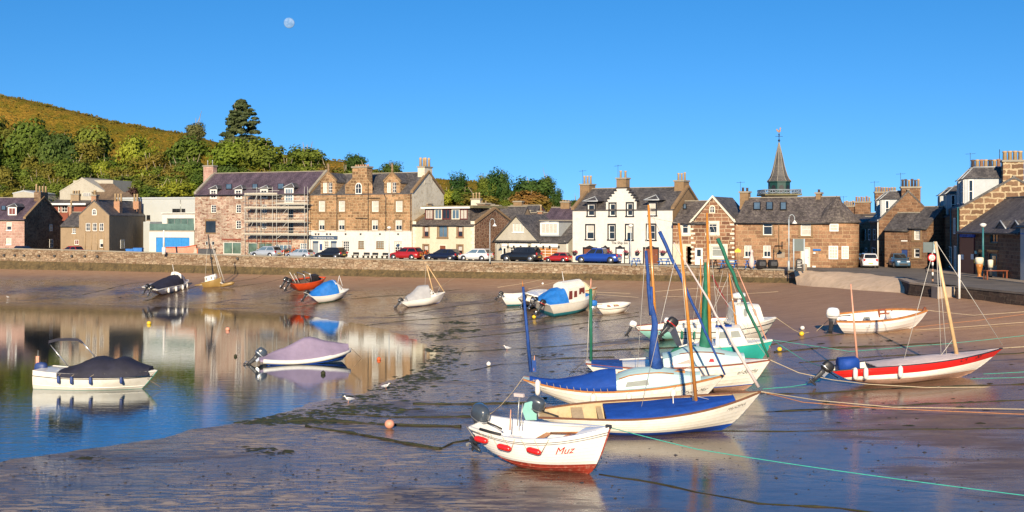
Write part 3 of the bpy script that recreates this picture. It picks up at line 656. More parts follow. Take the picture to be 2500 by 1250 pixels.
M['scrub'] = leafmat('hill_scrub', (0.17, 0.13, 0.018), (0.10, 0.10, 0.014), .2)
mb = MB(); mb.add(vs, fs); tag(mb.build('hillside_scrub', 'scrub', fixn=False, uv=False), 'rough golden grass and scrub covering the open hillside', 'scrub', kind='stuff')
mb = MB(); mb.add([(-4000, 540, -2), (4000, 540, -2), (4000, 7500, -2), (-4000, 7500, -2)], [(0, 1, 2, 3)])
mb.add([(-4000, -60, -3), (4000, -60, -3), (4000, 540, -2), (-4000, 540, -2)], [(0, 1, 2, 3)])
struct(mb, 'land_beyond', 'hillgrass', uv=False)
# moon
mb = MB(); mb.ball((0, 0, 0), 1, 32, 20)
m, n, b = _nt('sky_tinted_moon'); co = coords(n); t = tex_noise(n, co, 1.6, 4, 0.6)
n.links.new(mixc(n, ramp(n, t.outputs[0], [(0.42, 0.0), (0.6, 1.0)]), (0.13, 0.25, 0.47), (0.20, 0.32, 0.55)), b.inputs['Base Color']); b.inputs['Roughness'].default_value = 1  # blue of the sky in front of the moon is put into its colour
b.inputs['Specular IOR Level'].default_value = 0
moon = mb.build('moon', m); moon.location = atY(706, 56, 5000); moon.scale = (24, 5, 24); moon.rotation_euler = (0, 0, math.atan2(706 - CX, F) * -1)  # flattened along the view so the disc shades evenly
tag(moon, 'pale daytime moon in the blue sky above the hill', 'moon')

# ------------------------------------------------------------------ trees
def crown_mesh(seed, nclump=26, nleaf=80, leaf=.055, squash=1.0, conif=False, ragged=.2):
    rnd = random.Random(seed); vs = []; fs = []
    cl = []
    for i in range(nclump):
        while True:
            p = Vector((rnd.uniform(-1, 1), rnd.uniform(-1, 1), rnd.uniform(-1, 1)))
            if p.length < 1: break
        if not conif:
            p = p.normalized() * rnd.uniform(.2, .78); p.z = p.z * squash
            if p.z < -.55: p.z *= .5
            cl.append((p, rnd.uniform(.22, .38) * (1 + ragged * rnd.uniform(-1, 1))))
    if conif:
        for k in range(nclump):
            h = k / nclump; a = rnd.uniform(0, 2 * PI); r = (1 - h) ** .55 * rnd.uniform(.35, 1.0) * .85
            cl.append((Vector((math.cos(a) * r, math.sin(a) * r, -1 + 2 * h - .1 * r)), .21 * (1 - h * .4)))
    for c, r in cl:
        for k in range(nleaf):
            d = Vector((rnd.gauss(0, 1), rnd.gauss(0, 1), rnd.gauss(0, 1))).normalized()
            if conif: d.z *= .35
            p = c + d * r * (rnd.random() ** .4)
            nn = (d + (p - Vector((0, 0, -.2))).normalized() * .6 + Vector((rnd.gauss(0, .45), rnd.gauss(0, .45), rnd.gauss(0, .45)))).normalized()
            u = nn.orthogonal().normalized(); w_ = nn.cross(u); a = rnd.uniform(0, PI); s = leaf * rnd.uniform(.6, 1.4)
            u2 = (u * math.cos(a) + w_ * math.sin(a)) * s; w2 = (w_ * math.cos(a) - u * math.sin(a)) * s * .7
            o = len(vs); vs += [p - u2, p - w2, p + u2, p + w2]; fs.append((o, o + 1, o + 2, o + 3))
    me = bpy.data.meshes.new('crown'); me.from_pydata([tuple(v) for v in vs], [], fs); return me
def trunk_mesh(seed, bare=False):
    rnd = random.Random(seed); mb = MB()
    mb.tube([(0, 0, -1.9), (.02, 0, -1.0), (0, .02, -.3), (0, 0, .4)], [.075, .055, .04, .015], 7)
    for k in range(7):
        a = rnd.uniform(0, 2 * PI); z = rnd.uniform(-.8, .2)
        mb.tube([(0, 0, z), (math.cos(a) * .3, math.sin(a) * .3, z + .25), (math.cos(a) * .45, math.sin(a) * .45, z + .45)], [.032, .02, .008], 5)
    o = mb.build('trunk', 'bark'); me = o.data; bpy.data.objects.remove(o); return me
LM = dict(dark=leafmat('leaf_dark', (0.035, 0.079, 0.016), (0.066, 0.12, 0.019)), mid=leafmat('leaf_mid', (0.088, 0.136, 0.016), (0.151, 0.191, 0.023)),
          olive=leafmat('leaf_olive', (0.136, 0.136, 0.019), (0.206, 0.175, 0.023)), bright=leafmat('leaf_bright', (0.175, 0.223, 0.019), (0.254, 0.287, 0.025)),
          rust=leafmat('leaf_rust', (0.254, 0.136, 0.032), (0.16, 0.16, 0.024)), con=leafmat('leaf_conifer', (0.066, 0.09, 0.03), (0.108, 0.12, 0.042), .1),
          maroon=leafmat('leaf_maroon', (0.079, 0.041, 0.041), (0.127, 0.064, 0.048)))
CR = {}
def crown_for(kind, mat):
    k = (kind, mat)
    if k not in CR:
        me = dict(a=lambda: crown_mesh(1, 60, 120, .06), b=lambda: crown_mesh(2, 50, 130, .062, .8), c=lambda: crown_mesh(3, 64, 110, .058, 1.0),
                  r=lambda: crown_mesh(5, 30, 150, .055, 1.0, ragged=.5), f=lambda: crown_mesh(8, 150, 90, .05, conif=True))[kind]()
        me.materials.append(LM[mat]); CR[k] = me
    return CR[k]
TR = [trunk_mesh(i) for i in range(3)]
def tree(px, pt, pb, wpx, Y, mat, kind='a', label=None, name='broadleaf_tree', group='trees on the hillside'):
    """crown between photo rows pt and pb, wpx wide, standing at distance Y"""
    Y = HY(Y); pt -= 4; pb += 8; wpx *= 1.12; c = atY(px, (pt + pb) / 2, Y); hh = (pb - pt) / 2 / F * Y; hw = wpx / 2 / F * Y
    zb = hill(c.x, Y) if Y > 190 else ROADZ
    root = empty(name, label, 'bush' if name == 'bush' else 'tree', loc=(c.x, Y, zb), group=group)
    o = bpy.data.objects.new('crown', crown_for(kind, mat)); COL.objects.link(o); o.parent = root
    o.location = (0, 0, c.z - zb); o.scale = (hw, hw, hh); o.rotation_euler.z = random.uniform(0, 6.28)
    t = bpy.data.objects.new('trunk', TR[random.randrange(3)]); COL.objects.link(t); t.parent = root
    k = max((c.z - zb + .8) / 1.9, .4); t.location = (0, 0, c.z - zb); t.scale = (hw * .9, hw * .9, k); t.rotation_euler.z = random.uniform(0, 6.28)
    return root
tree(590, 248, 350, 122, 300, 'con', 'f', 'tall dark spruce standing above the other trees behind the grey slate roof', 'spruce_tree')
tree(478, 298, 345, 60, 320, 'con', 'c', 'small round dark tree on the skyline left of the tall spruce')
tree(868, 374, 430, 66, 330, 'dark', 'c', 'dark round tree on the ridge behind the hotel chimney')
tree(955, 394, 440, 62, 320, 'dark', 'r', 'ragged dark tree on the ridge behind the hotel gable dormer')
tree(750, 350, 425, 110, 270, 'mid', 'a', 'broad leafy tree behind the right end of the purple slate roof')
tree(632, 330, 430, 130, 262, 'mid', 'b', 'big rounded green tree below the spruce')
tree(560, 328, 430, 110, 268, 'bright', 'a', 'bright green domed tree under the spruce on its left')
tree(455, 322, 420, 110, 275, 'mid', 'a', 'leafy tree below the small skyline tree')
tree(335, 322, 440, 92, 268, 'bright', 'c', 'bright green tall oval tree halfway along the wood')
tree(215, 292, 420, 120, 290, 'mid', 'a', 'big lit tree with a dark side below the hill slope')
tree(140, 310, 460, 110, 270, 'dark', 'b', 'dark broad tree in the middle of the wood')
tree(60, 272, 420, 120, 290, 'mid', 'a', 'broad green tree high at the left of the wood')
tree(-20, 270, 430, 120, 285, 'olive', 'b', 'olive tree cut by the left edge')
tree(1120, 418, 500, 56, 235, 'dark', 'r', 'slim wind-bent dark tree behind the cream house dormer')
tree(1185, 425, 500, 50, 232, 'mid', 'r', 'thin bushy tree left of the tall dark clump')
tree(1200, 408, 510, 62, 235, 'dark', 'r', 'tall ragged dark tree left of the round wood')
tree(1228, 412, 505, 46, 238, 'dark', 'c', 'feathery dark tree leaning right beside the ragged one')
tree(1300, 426, 510, 110, 236, 'dark', 'a', 'large domed dark green tree above the low roofs')
tree(1335, 428, 480, 50, 240, 'dark', 'c', 'small dark crown on the right shoulder of the domed tree')
tree(1358, 458, 510, 40, 232, 'dark', 'r', 'narrow green tree at the right end of the small wood')
tree(1290, 462, 520, 110, 226, 'rust', 'b', 'rust-tinged bush canopy in front of the domed tree', 'bush', 'bushes behind the waterfront')
tree(1130, 455, 510, 90, 226, 'mid', 'b', 'green bush behind the cream house roof', 'bush', 'bushes behind the waterfront')
tree(1170, 470, 515, 120, 223, 'olive', 'a', 'low olive bush behind the chimney with three pots', 'bush', 'bushes behind the waterfront')
tree(1090, 460, 505, 70, 225, 'bright', 'b', 'light green bush right of the hotel end gable', 'bush', 'bushes behind the waterfront')
tree(1405, 488, 512, 40, 225, 'dark', 'b', 'low dark tree top just left of the white inn roof')
tree(1240, 488, 520, 60, 224, 'mid', 'c', 'round bush above the slate roofs', 'bush', 'bushes behind the waterfront')
R_ = random.Random(11)
LAB = {'dark': 'dark green tree in the dense wood on the hillside', 'mid': 'mid green tree in the dense wood on the hillside', 'olive': 'olive green tree in the dense wood on the hillside',
       'bright': 'yellow-green tree in the dense wood on the hillside', 'rust': 'rust-brown tree in the dense wood on the hillside', 'maroon': 'dark maroon bush low in the wood above the grey flat roof'}
rows = [(330, 415, 288, 62), (365, 440, 272, 58), (395, 465, 254, 56), (425, 482, 238, 54), (450, 500, 226, 50)]
for ri, (t0, b0, Y, sp) in enumerate(rows):
    x = -330 + ri * 17
    while x < (250 if ri == 0 else 700 if ri < 3 else 520):
        k = R_.choice(['dark', 'mid', 'olive', 'mid', 'olive', 'dark', 'bright' if ri > 1 else 'mid'])
        dt = R_.uniform(-14, 14); ww_ = R_.uniform(66, 104)
        if not (ri < 2 and x > 480): tree(x + R_.uniform(-8, 8), t0 + dt, b0 + dt, ww_, Y + R_.uniform(-8, 8), k, R_.choice('abcr'), LAB[k])
        x += sp * R_.uniform(.8, 1.2)
tree(315, 455, 500, 62, 224, 'maroon', 'a', LAB['maroon'], 'bush', 'bushes behind the waterfront')
for x, y, w_ in ((440, 400, 60), (700, 395, 70), (760, 400, 70), (800, 405, 60), (845, 408, 60), (900, 412, 60), (700, 410, 50), (390, 405, 60)):
    k = 'rust' if x in (440, 800) else 'mid'
    tree(x, y, y + 48, w_ + 24, 250 + (x % 7), k, R_.choice('abc'), 'low scrub bush on the bank behind the roofs, %s' % ('rust tinged' if k == 'rust' else 'green'), 'bush', 'bushes behind the waterfront')

# ------------------------------------------------------------------ houses
def TC(k, ox, oy): return lambda x, y: (ox + x * k, oy + y * k)
T1, T2, T3, T4, T5, T6 = TC(.24, 0, 380), TC(.24, 460, 380), TC(.24, 980, 380), TC(.24, 1380, 380), TC(.32, 1620, 300), TC(.304, 2060, 360)

def winmesh(mb, a0, b0, a1, b1, v, st, fw=.09, gl=0, fr=1):
    """glass (slot gl) and frame bars (slot fr) in plane y=v, glass a little behind"""
    mb.box(a0, v + .05, b0, a1, v + .08, b1, gl)
    def bar(x0, z0, x1, z1, d=0.0): mb.box(x0, v - .0 + d, z0, x1, v + .05, z1, fr)
    bar(a0, b0, a0 + fw, b1); bar(a1 - fw, b0, a1, b1); bar(a0 + fw, b0, a1 - fw, b0 + fw); bar(a0 + fw, b1 - fw, a1 - fw, b1)
    m_ = .05; w_, h_ = a1 - a0 - 2 * fw, b1 - b0 - 2 * fw
    nv, nh = 0, 0
    if 'H' in st: nh = 1
    if 'V' in st: nv = 1
    if 'X' in st: nv, nh = 1, 2
    if 'Q' in st: nv, nh = 2, 3
    if '3' in st: nv = 2
    if '4' in st: nv = 3
    if 'T' in st: bar(a0 + fw, b0 + fw + h_ * .72, a1 - fw, b0 + fw + h_ * .72 + m_, .006)
    for k in range(1, nv + 1):
        x = a0 + fw + w_ * k / (nv + 1); bar(x - m_ / 2, b0 + fw, x + m_ / 2, b1 - fw, .004)
    for k in range(1, nh + 1):
        z = b0 + fw + h_ * k / (nh + 1); bar(a0 + fw, z - m_ / 2, a1 - fw, z + m_ / 2, .008)
GL = dict(d='glass', b='blind', g='glassg', s='glassb', r='greyblind', m='maroon', a='amber', k='black', n='glass')

class H:
    def __init__(s, name, label, L, R, T=None, cat='house', base=ROADZ - .15):
        s.T = T or (lambda x, y: (x, y))
        p0 = atY(L[0], 0, L[1]); p1 = atY(R[0], 0, R[1]); s.W = math.dist(p0[:2], p1[:2])
        s.m = frame_xy(p0, p1, base); s.inv = s.m.inverted(); s.base = base
        s.o = empty(name, label, cat, s.m); s.holes = []; s.wins = []
        s.O = s.inv @ Vector((0, 0, CH))
    def ray(s, cx, cy):
        px, py = s.T(cx, cy); return (s.inv.to_3x3() @ Vector(((px - CX) / F, 1, -(py - HZ) / F)))
    def q(s, cx, cy, v=0.0):
        d = s.ray(cx, cy); t = (v - s.O.y) / d.y; p = s.O + d * t; return p.x, p.z
    def qx(s, cx, cy, u=0.0):
        d = s.ray(cx, cy); t = (u - s.O.x) / d.x; p = s.O + d * t; return p.y, p.z
    def z(s, cy, cx=None, v=0.0):
        if cx is None:
            # use the middle of the facade
            mid = s.m @ Vector((s.W / 2, v, 0)); py = s.T(0, cy)[1]
            return zat(py, mid.y) - s.base
        return s.q(cx, cy, v)[1]
    def part(s, mb, name, mat, parent=None, **k):
        o = mb.build(name, mat, parent or s.o, **k); return o
    def win(s, cx0, cy0, cx1, cy1, st='H', frame='white', v=0.0, hole=True, glass=None):
        a0, b1 = s.q(cx0, cy0, v); a1, b0 = s.q(cx1, cy1, v); b1 = s.q((cx0 + cx1) / 2, cy0, v)[1]; b0 = s.q((cx0 + cx1) / 2, cy1, v)[1]
        if hole: s.holes.append((a0, b0, a1, b1))
        g = glass or next((GL[c] for c in st if c in GL), 'glass'); vv = v + (.08 if hole else -.06)
        mb = MB(); mb.box(a0, vv + .05, b0, a1, vv + .08, b1); w_ = s.part(mb, 'window', g)
        mb = MB(); winmesh(mb, a0, b0, a1, b1, vv, st, .06 if 'F' in st else .09)
        mb.f = [f for f, mi in zip(mb.f, mb.mi) if mi == 1]; mb.sm = [x for x, mi in zip(mb.sm, mb.mi) if mi == 1]; mb.mi = [0] * len(mb.f)
        s.part(mb, 'frame', frame, w_)
        if 'n' in st:   # half-drawn blind
            mb = MB(); mb.box(a0 + .1, vv + .03, (b0 + b1) / 2, a1 - .1, vv + .045, b1 - .1); s.part(mb, 'blind', 'blind', w_)
        sm = 'black' if 'K' in st else 'creamtrim' if 'C' in st else 'trim' if 'S' in st else None
        if sm:
            t = .16 if 'K' in st else .28 if 'C' in st else .2; pr = v - .025; mb = MB()
            mb.box(a0 - t, pr, b0, a0, v + .02, b1 + t); mb.box(a1, pr, b0, a1 + t, v + .02, b1 + t); mb.box(a0, pr, b1, a1, v + .02, b1 + t)
            mb.box(a0 - t - .05, pr - .06, b0 - t * .9, a1 + t + .05, v + .02, b0)
            s.part(mb, 'surround', sm, w_)
        elif hole or 'L' in st:
            mb = MB(); mb.box(a0 - .06, v - .08, b0 - .09, a1 + .06, v + .06, b0); s.part(mb, 'sill', frame if 'w' in st else 'trim', w_)
        return w_
    def arch(s, cx0, cy0, cx1, cy1, sur='white', v=0.0, bars=True):
        a0, b1 = s.q(cx0, cy0, v); a1, b0 = s.q(cx1, cy1, v); r = (a1 - a0) / 2
        def arc(x0, x1, z0, z1): 
            rr = (x1 - x0) / 2; return [(x0, z0), (x1, z0)] + [((x0 + x1) / 2 + rr * math.cos(t * PI / 10), z1 - rr + rr * math.sin(t * PI / 10)) for t in range(11)]
        mb = MB(); mb.poly(arc(a0, a1, b0, b1), .03, 'y', v - .06); w_ = s.part(mb, 'window', 'glass')
        t = .12; out = arc(a0 - t, a1 + t, b0 - t, b1 + t); mb = MB(); mb.poly(out, .05, 'y', v - .035)
        s.part(mb, 'surround', sur, w_); mb = MB()
        mb.box((a0 + a1) / 2 - .03, v - .085, b0, (a0 + a1) / 2 + .03, v - .06, b1 - .02); mb.box(a0, v - .08, (b0 + b1) / 2, a1, v - .061, (b0 + b1) / 2 + .05); s.part(mb, 'frame', 'white', w_)
    def door(s, cx0, cy0, cx1, cy1, mat='darkwood', double=False, light=False, frame=None, v=0.0):
        a0, b1 = s.q(cx0, cy0, v); a1, _ = s.q(cx1, cy1, v); b0 = .16
        s.holes.append((a0, b0, a1, b1)); mb = MB(); mb.box(a0, v + .1, b0, a1, v + .15, b1)
        if double: mb.box((a0 + a1) / 2 - .04, v + .08, b0, (a0 + a1) / 2 + .04, v + .1, b1)
        k = 4
        for i in range(1, k): x = lerp(a0, a1, i / k); mb.box(x - .012, v + .092, b0 + .1, x + .012, v + .1, b1 - .1)
        d = s.part(mb, 'door', mat)
        if light: mb = MB(); mb.box(lerp(a0, a1, .28), v + .07, lerp(b0, b1, .5), lerp(a0, a1, .72), v + .1, b1 - .2); s.part(mb, 'pane', 'glass', d)
        mb = MB(); mb.ball((lerp(a0, a1, .85), v + .06, 1.15), .05, 8, 6); s.part(mb, 'handle', 'steel', d)
        if frame: mb = MB(); mb.box(a0 - .12, v - .02, b0, a0, v + .1, b1 + .12); mb.box(a1, v - .02, b0, a1 + .12, v + .1, b1 + .12); mb.box(a0, v - .02, b1, a1, v + .1, b1 + .12); s.part(mb, 'frame', frame, d)
        return d
    def walls(s, eave, ridge, depth, mat, outline=None, hv=True, u0=0.0, u1=None):
        """hv: ridge runs along the facade (gables at the ends)"""
        u1 = s.W if u1 is None else u1; mb = MB(); s.eave, s.ridge, s.depth = eave, ridge, depth; vm = depth / 2
        if outline is None:
            outline = [(u0, 0), (u1, 0), (u1, eave), (u0, eave)] if hv else [(u0, 0), (u1, 0), (u1, eave), ((u0 + u1) / 2, ridge), (u0, eave)]
        mb.panel(outline, [h for h in s.holes], 0.0, .16)
        for u in (u0, u1):
            if hv: mb.add([(u, 0, 0), (u, depth, 0), (u, depth, eave), (u, vm, ridge - .08), (u, 0, eave)], [(0, 1, 2, 3, 4)])
            else: mb.add([(u, 0, 0), (u, depth, 0), (u, depth, eave), (u, 0, eave)], [(0, 1, 2, 3)])
        if hv: mb.add([(u0, depth, 0), (u1, depth, 0), (u1, depth, eave), (u0, depth, eave)], [(0, 1, 2, 3)])
        else: mb.add([(u0, depth, 0), (u1, depth, 0), (u1, depth, eave), ((u0 + u1) / 2, depth, ridge - .08), (u0, depth, eave)], [(0, 1, 2, 3, 4)])
        return s.part(mb, 'wall', mat, fixn=False)
    def roof(s, mat='slate', hv=True, over=.22, side=.05, u0=0.0, u1=None, cop=None, gutter=True):
        u1 = s.W if u1 is None else u1; e, r, d = s.eave, s.ridge, s.depth; t = .14
        def chev(a0, a1):
            am = (a0 + a1) / 2; k = (r - e) / (am - a0); o = over
            return [(a0 - o, e - k * o + .02), (am, r + .06), (a1 + o, e - k * o + .02), (a1 + o, e - k * o - t), (am, r - t * 1.3), (a0 - o, e - k * o - t)]
        mb = MB()
        if hv: mb.poly(chev(0, d), u1 - u0 + 2 * side, 'x', u0 - side)
        else: mb.poly(chev(u0, u1), d + 2 * side, 'y', -side)
        s.r = s.part(mb, 'roof', mat)
        mb = MB()
        if hv: mb.box(u0 - side, d / 2 - .12, r + .02, u1 + side, d / 2 + .12, r + .12)
        else: mb.box((u0 + u1) / 2 - .12, -side, r + .02, (u0 + u1) / 2 + .12, d + side, r + .12)
        s.part(mb, 'ridge_tile', 'coping', s.r)
        if cop:
            for u in (u0, u1):
                mb = MB()
                if hv:
                    for a, b_ in ((0, d / 2), (d, d / 2)):
                        mb.add([(u - .2, a, e + .0), (u + .2, a, e), (u + .2, b_, r), (u - .2, b_, r), (u - .2, a, e + .28), (u + .2, a, e + .28), (u + .2, b_, r + .28), (u - .2, b_, r + .28)],
                               [(0, 3, 2, 1), (4, 5, 6, 7), (0, 1, 5, 4), (1, 2, 6, 5), (2, 3, 7, 6), (3, 0, 4, 7)])
                s.part(mb, 'gable_coping', cop, s.r)
        if gutter and hv:
            mb = MB(); mb.tube([(u0, -over - .06, e - .22), (u1, -over - .06, e - .22)], .07, 6); s.part(mb, 'gutter', 'black')
        return s.r
    def slope(s, cx, cy):
        """local point of the front roof slope under a sight line (ridge along the facade)"""
        d = s.ray(cx, cy); k = (s.ridge - s.eave) / (s.depth / 2); t = (s.eave - s.O.z + k * s.O.y) / (d.z - k * d.y); return s.O + d * t
    def skylight(s, cx0, cy0, cx1, cy1, g='glassb'):
        a, b_ = s.slope((cx0 + cx1) / 2, cy1), s.slope((cx0 + cx1) / 2, cy0); 
        hw = abs(s.slope(cx1, (cy0 + cy1) / 2).x - s.slope(cx0, (cy0 + cy1) / 2).x) / 2; up = (b_ - a); L = up.length; up.normalize(); nn = Vector((1, 0, 0)).cross(up)
        if nn.z < 0: nn = -nn
        mt = Matrix((Vector((1, 0, 0)), up, nn)).transposed().to_4x4(); c = (a + b_) / 2; mt.translation = c + nn * .08
        mb = MB(); mb.box(-hw, -L / 2, 0, hw, L / 2, .1); mb.xf(mt); o = s.part(mb, 'skylight', 'black')
        mb = MB(); mb.box(-hw + .1, -L / 2 + .1, .1, hw - .1, L / 2 - .1, .115); mb.xf(mt); s.part(mb, 'pane', g, o)
    def chimney(s, cx0, cy0, cx1, cy1, v, npots=3, ptop=None, mat='sandstone', th=.9, pot='pot', cap='coping', pr=.14):
        a0, b1 = s.q(cx0, cy0, v); a1, b0 = s.q(cx1, cy1, v); mb = MB(); mb.box(a0, v - th / 2, b0 - 1.0, a1, v + th / 2, b1 - .1)
        o = s.part(mb, 'chimney', mat); mb = MB(); mb.box(a0 - .1, v - th / 2 - .1, b1 - .22, a1 + .1, v + th / 2 + .1, b1 - .04); s.part(mb, 'cap', cap, o)
        if ptop is not None and npots:
            zt = s.q((cx0 + cx1) / 2, ptop, v)[1]
            for i in range(npots):
                u = lerp(a0, a1, (i + .5) / npots) if npots > 1 else (a0 + a1) / 2; h = zt - b1; jj = random.uniform(-.08, .06); mb = MB()
                mb.lathe([(pr, -.1), (pr * .85, h * .8 + jj), (pr * 1.15, h * .84 + jj), (pr * 1.15, h * .93 + jj), (pr * .7, h + jj), (pr * .5, h + jj)], (u, v, b1), 9)
                s.part(mb, 'chimney_pot', (pot if not isinstance(pot, list) else pot[i % len(pot)]), o)
            if npots > 1 and random.random() < .6:
                x = a0 - .05; mb = MB(); mb.tube([(x, v, b1 - .8), (x, v, zt + .7)], .018, 4); mb.tube([(x - .45, v, zt + .55), (x + .5, v, zt + .6)], .014, 4)
                for k in range(5): mb.tube([(x - .4 + .2 * k, v - .22, zt + .55 + .01 * k), (x - .4 + .2 * k, v + .22, zt + .55 + .01 * k)], .01, 4)
                s.part(mb, 'aerial', 'motor', o)
        return o
    def dormer(s, cx0, cy0, cx1, cy1, peak, st='H', v=0.0, mat='slate', cheek='slate', face='whitewash', back=2.4, over=.18, frame='white', hip=True, glass=None):
        a0, b1 = s.q(cx0, cy0, v); a1, b0 = s.q(cx1, cy1, v); zp = s.q((cx0 + cx1) / 2, peak, v + .8)[1]; e = .14
        mb = MB(); mb.box(a0 - e, v + .04, b0 - .3, a1 + e, v + back, b1 + e, 0); o = s.part(mb, 'dormer', cheek)
        mb = MB(); mb.box(a0 - e, v - .03, b0 - .12, a0, v + .04, b1 + e); mb.box(a1, v - .03, b0 - .12, a1 + e, v + .04, b1 + e); mb.box(a0, v - .03, b1, a1, v + .04, b1 + e); mb.box(a0, v - .03, b0 - .12, a1, v + .04, b0); s.part(mb, 'facing', face, o)
        g = glass or next((GL[c] for c in st if c in GL), 'glass'); mb = MB(); winmesh(mb, a0, b0, a1, b1, v - .05, st, .08); mb.build('window', [g, frame], o)
        am = (a0 + a1) / 2; zz = b1 + e; x0, x1, y0, y1 = a0 - e - over, a1 + e + over, v - over, v + back
        ym = y0 + (x1 - x0) / 2 * (1 if hip else 0) ; mb = MB()
        mb.add([(x0, y0, zz), (x1, y0, zz), (x1, y1, zz), (x0, y1, zz), (am, min(ym, y1 - .2), zp), (am, y1, zp)], [(0, 1, 4), (1, 2, 5, 4), (3, 0, 4, 5), (2, 3, 5), (0, 3, 2, 1)])
        s.part(mb, 'roof', mat, o)
        mb = MB(); 
        for p, qq in (((x0, y0, zz), (am, min(ym, y1 - .2), zp)), ((x1, y0, zz), (am, min(ym, y1 - .2), zp))): mb.tube([p, qq], .05, 5)
        s.part(mb, 'flashing', 'lead', o); return o
    def side_win(s, cx0, cy0, cx1, cy1, u=0.0, st='H', frame='white', out=-1, dx=None):
        a = s.qx(cx0, (cy0 + cy1) / 2, u)[0]; b_ = s.qx(cx1, (cy0 + cy1) / 2, u)[0]; xm = (cx0 + cx1) / 2
        z1 = s.qx(xm, cy0, u)[1]; z0 = s.qx(xm, cy1, u)[1]; v0, v1 = min(a, b_), max(a, b_)
        mb = MB(); winmesh(mb, v0, z0, v1, z1, -.1, st); R = Matrix.Rotation(math.radians(-90 if out < 0 else 90), 4, 'Z')
        # plane y=v faces -y ; turn it to face out along x
        for i, p in enumerate(mb.v): mb.v[i] = Vector((u + (p.y if out < 0 else -p.y) , p.x, p.z))
        g = next((GL[c] for c in st if c in GL), 'glass'); mb.build('window', [g, frame], s.o)
    def side_dormer(s, v0, v1, z0, z1, uo, back=2.2, st='HV', zp=None):
        mb = MB(); mb.box(uo, v0, z0, uo + back, v1, z1); o = s.part(mb, 'dormer', 'lead'); zp = zp or z1 + .9
        mb = MB(); winmesh(mb, v0 + .1, z0 + .2, v1 - .1, z1 - .1, -.08, st)
        for i, p in enumerate(mb.v): mb.v[i] = Vector((uo + p.y, p.x, p.z))
        mb.build('window', ['glass', 'white'], o)
        mb = MB(); vm = (v0 + v1) / 2; e = .2
        winmesh(mb, uo + .35, z0 + .2, uo + .8, z1 - .1, v0 - .08, 'H'); mb.build('side_window', ['glass', 'white'], o)
        mb = MB(); mb.add([(uo - e, v0 - e, z1), (uo - e, v1 + e, z1), (uo + back, v1 + e, z1), (uo + back, v0 - e, z1), (uo + .9, vm, zp), (uo + back, vm, zp)], [(0, 1, 4), (1, 2, 5, 4), (3, 0, 4, 5), (2, 3, 5), (0, 3, 2, 1)])
        s.part(mb, 'roof', 'slate', o); mb = MB(); mb.tube([(uo - e, v0 - e, z1), (uo + .9, vm, zp)], .05, 5); mb.tube([(uo - e, v0 - e, z1), (uo - e, v1 + e, z1)], .05, 5); mb.tube([(uo + .9, vm, zp), (uo + back, vm, zp)], .06, 5); s.part(mb, 'flashing', 'lead', o)
    def crossroof(s, u0, u1, ze, zp, mat='slate', v1=None, over=.15, v0=-.12, t=.12):
        um = (u0 + u1) / 2; k = (zp - ze) / (um - u0); v1 = s.depth / 2 if v1 is None else v1; o = over
        mb = MB(); mb.poly([(u0 - o, ze - k * o), (um, zp), (u1 + o, ze - k * o), (u1 + o, ze - k * o - t), (um, zp - t * 1.4), (u0 - o, ze - k * o - t)], v1 - v0, 'y', v0); return s.part(mb, 'cross_roof', mat)
    def pipe(s, pts, r=.05, mat='black', v=-.08):
        mb = MB(); mb.tube([(s.q(x, y, v)[0], v, s.q(x, y, v)[1]) for x, y in pts], r, 6); s.part(mb, 'drainpipe', mat)
    def text(s, txt, cx0, cx1, cyb, v=-.03, mat='black', shear=0.0, name='lettering', th=.012, bold=0.0, space=1.0):
        vs, fs = text_mesh(txt, shear=shear, bold=bold, space=space); a0, zb = s.q(cx0, cyb, v); a1, _ = s.q(cx1, cyb, v); W = a1 - a0; mb = MB()
        mb.add([(a0 + x * W, v, zb + y * W) for x, y in vs], fs); s.part(mb, name, mat, uv=False)
    def boxpx(s, cx0, cy0, cx1, cy1, v0, v1, name, mat, parent=None):
        a0, b1 = s.q(cx0, cy0, v0); a1, b0 = s.q(cx1, cy1, v0); mb = MB(); mb.box(a0, v0, b0, a1, v1, b1); return s.part(mb, name, mat, parent)

# --- purple-roofed rubble store with the scaffolding
h = H('stone_warehouse', 'long pink rubble building with purple slate roof and scaffolding on its front', (476, 158.4), (755, 151.2), T2)
for x in ((228, 500, 282, 580), (482, 497, 535, 583), (745, 500, 797, 590), (482, 660, 535, 745), (742, 680, 795, 748)): h.win(*x, 'XL')
for x in ((1018, 520, 1068, 632), (1018, 690, 1068, 795)): h.win(*x, 'XT', 'black')
h.win(168, 662, 278, 788, 'F', 'trim')
for x in ((170, 872, 200, 912), (232, 872, 262, 912)): h.win(*x, 'F')
h.win(352, 880, 535, 1004, 'gV'); h.win(605, 888, 700, 1004, 'gF'); h.win(712, 888, 850, 1000, 'gV', 'trim'); h.win(880, 905, 1045, 1000, 's4'); h.win(1132, 890, 1205, 965, 'sQ')
h.walls(h.z(384), h.z(176, 650, 4.5), 9.0, 'pinkstone'); h.roof('slatep', cop='coping')
for x in ((228, 350, 283, 432), (480, 350, 538, 432), (738, 348, 800, 430)): h.dormer(*x, 300, 'X', v=.0, back=1.8)
h.dormer(985, 335, 1062, 475, 278, 's4XF', v=-.05, back=2.6, glass='glassb')
for x in ((385, 297, 445, 348), (652, 297, 708, 347), (912, 294, 975, 348)): h.skylight(*x)
h.chimney(172, 98, 270, 212, 4.5, 2, 45, 'pinkblock', .9, 'lead', pr=.06)
for y, x0, x1 in ((858, 340, 535), (875, 580, 1045)):
    h.boxpx(x0, y - 14, x1, y + 4, -.03, .1, 'lintel', 'redclad')
h.boxpx(165, 645, 285, 660, -.03, .1, 'lintel', 'trim')
wh = h
sc_ = empty('scaffolding', 'galvanised tube scaffolding with board lifts on the pink stone building', 'scaffolding', h.m)
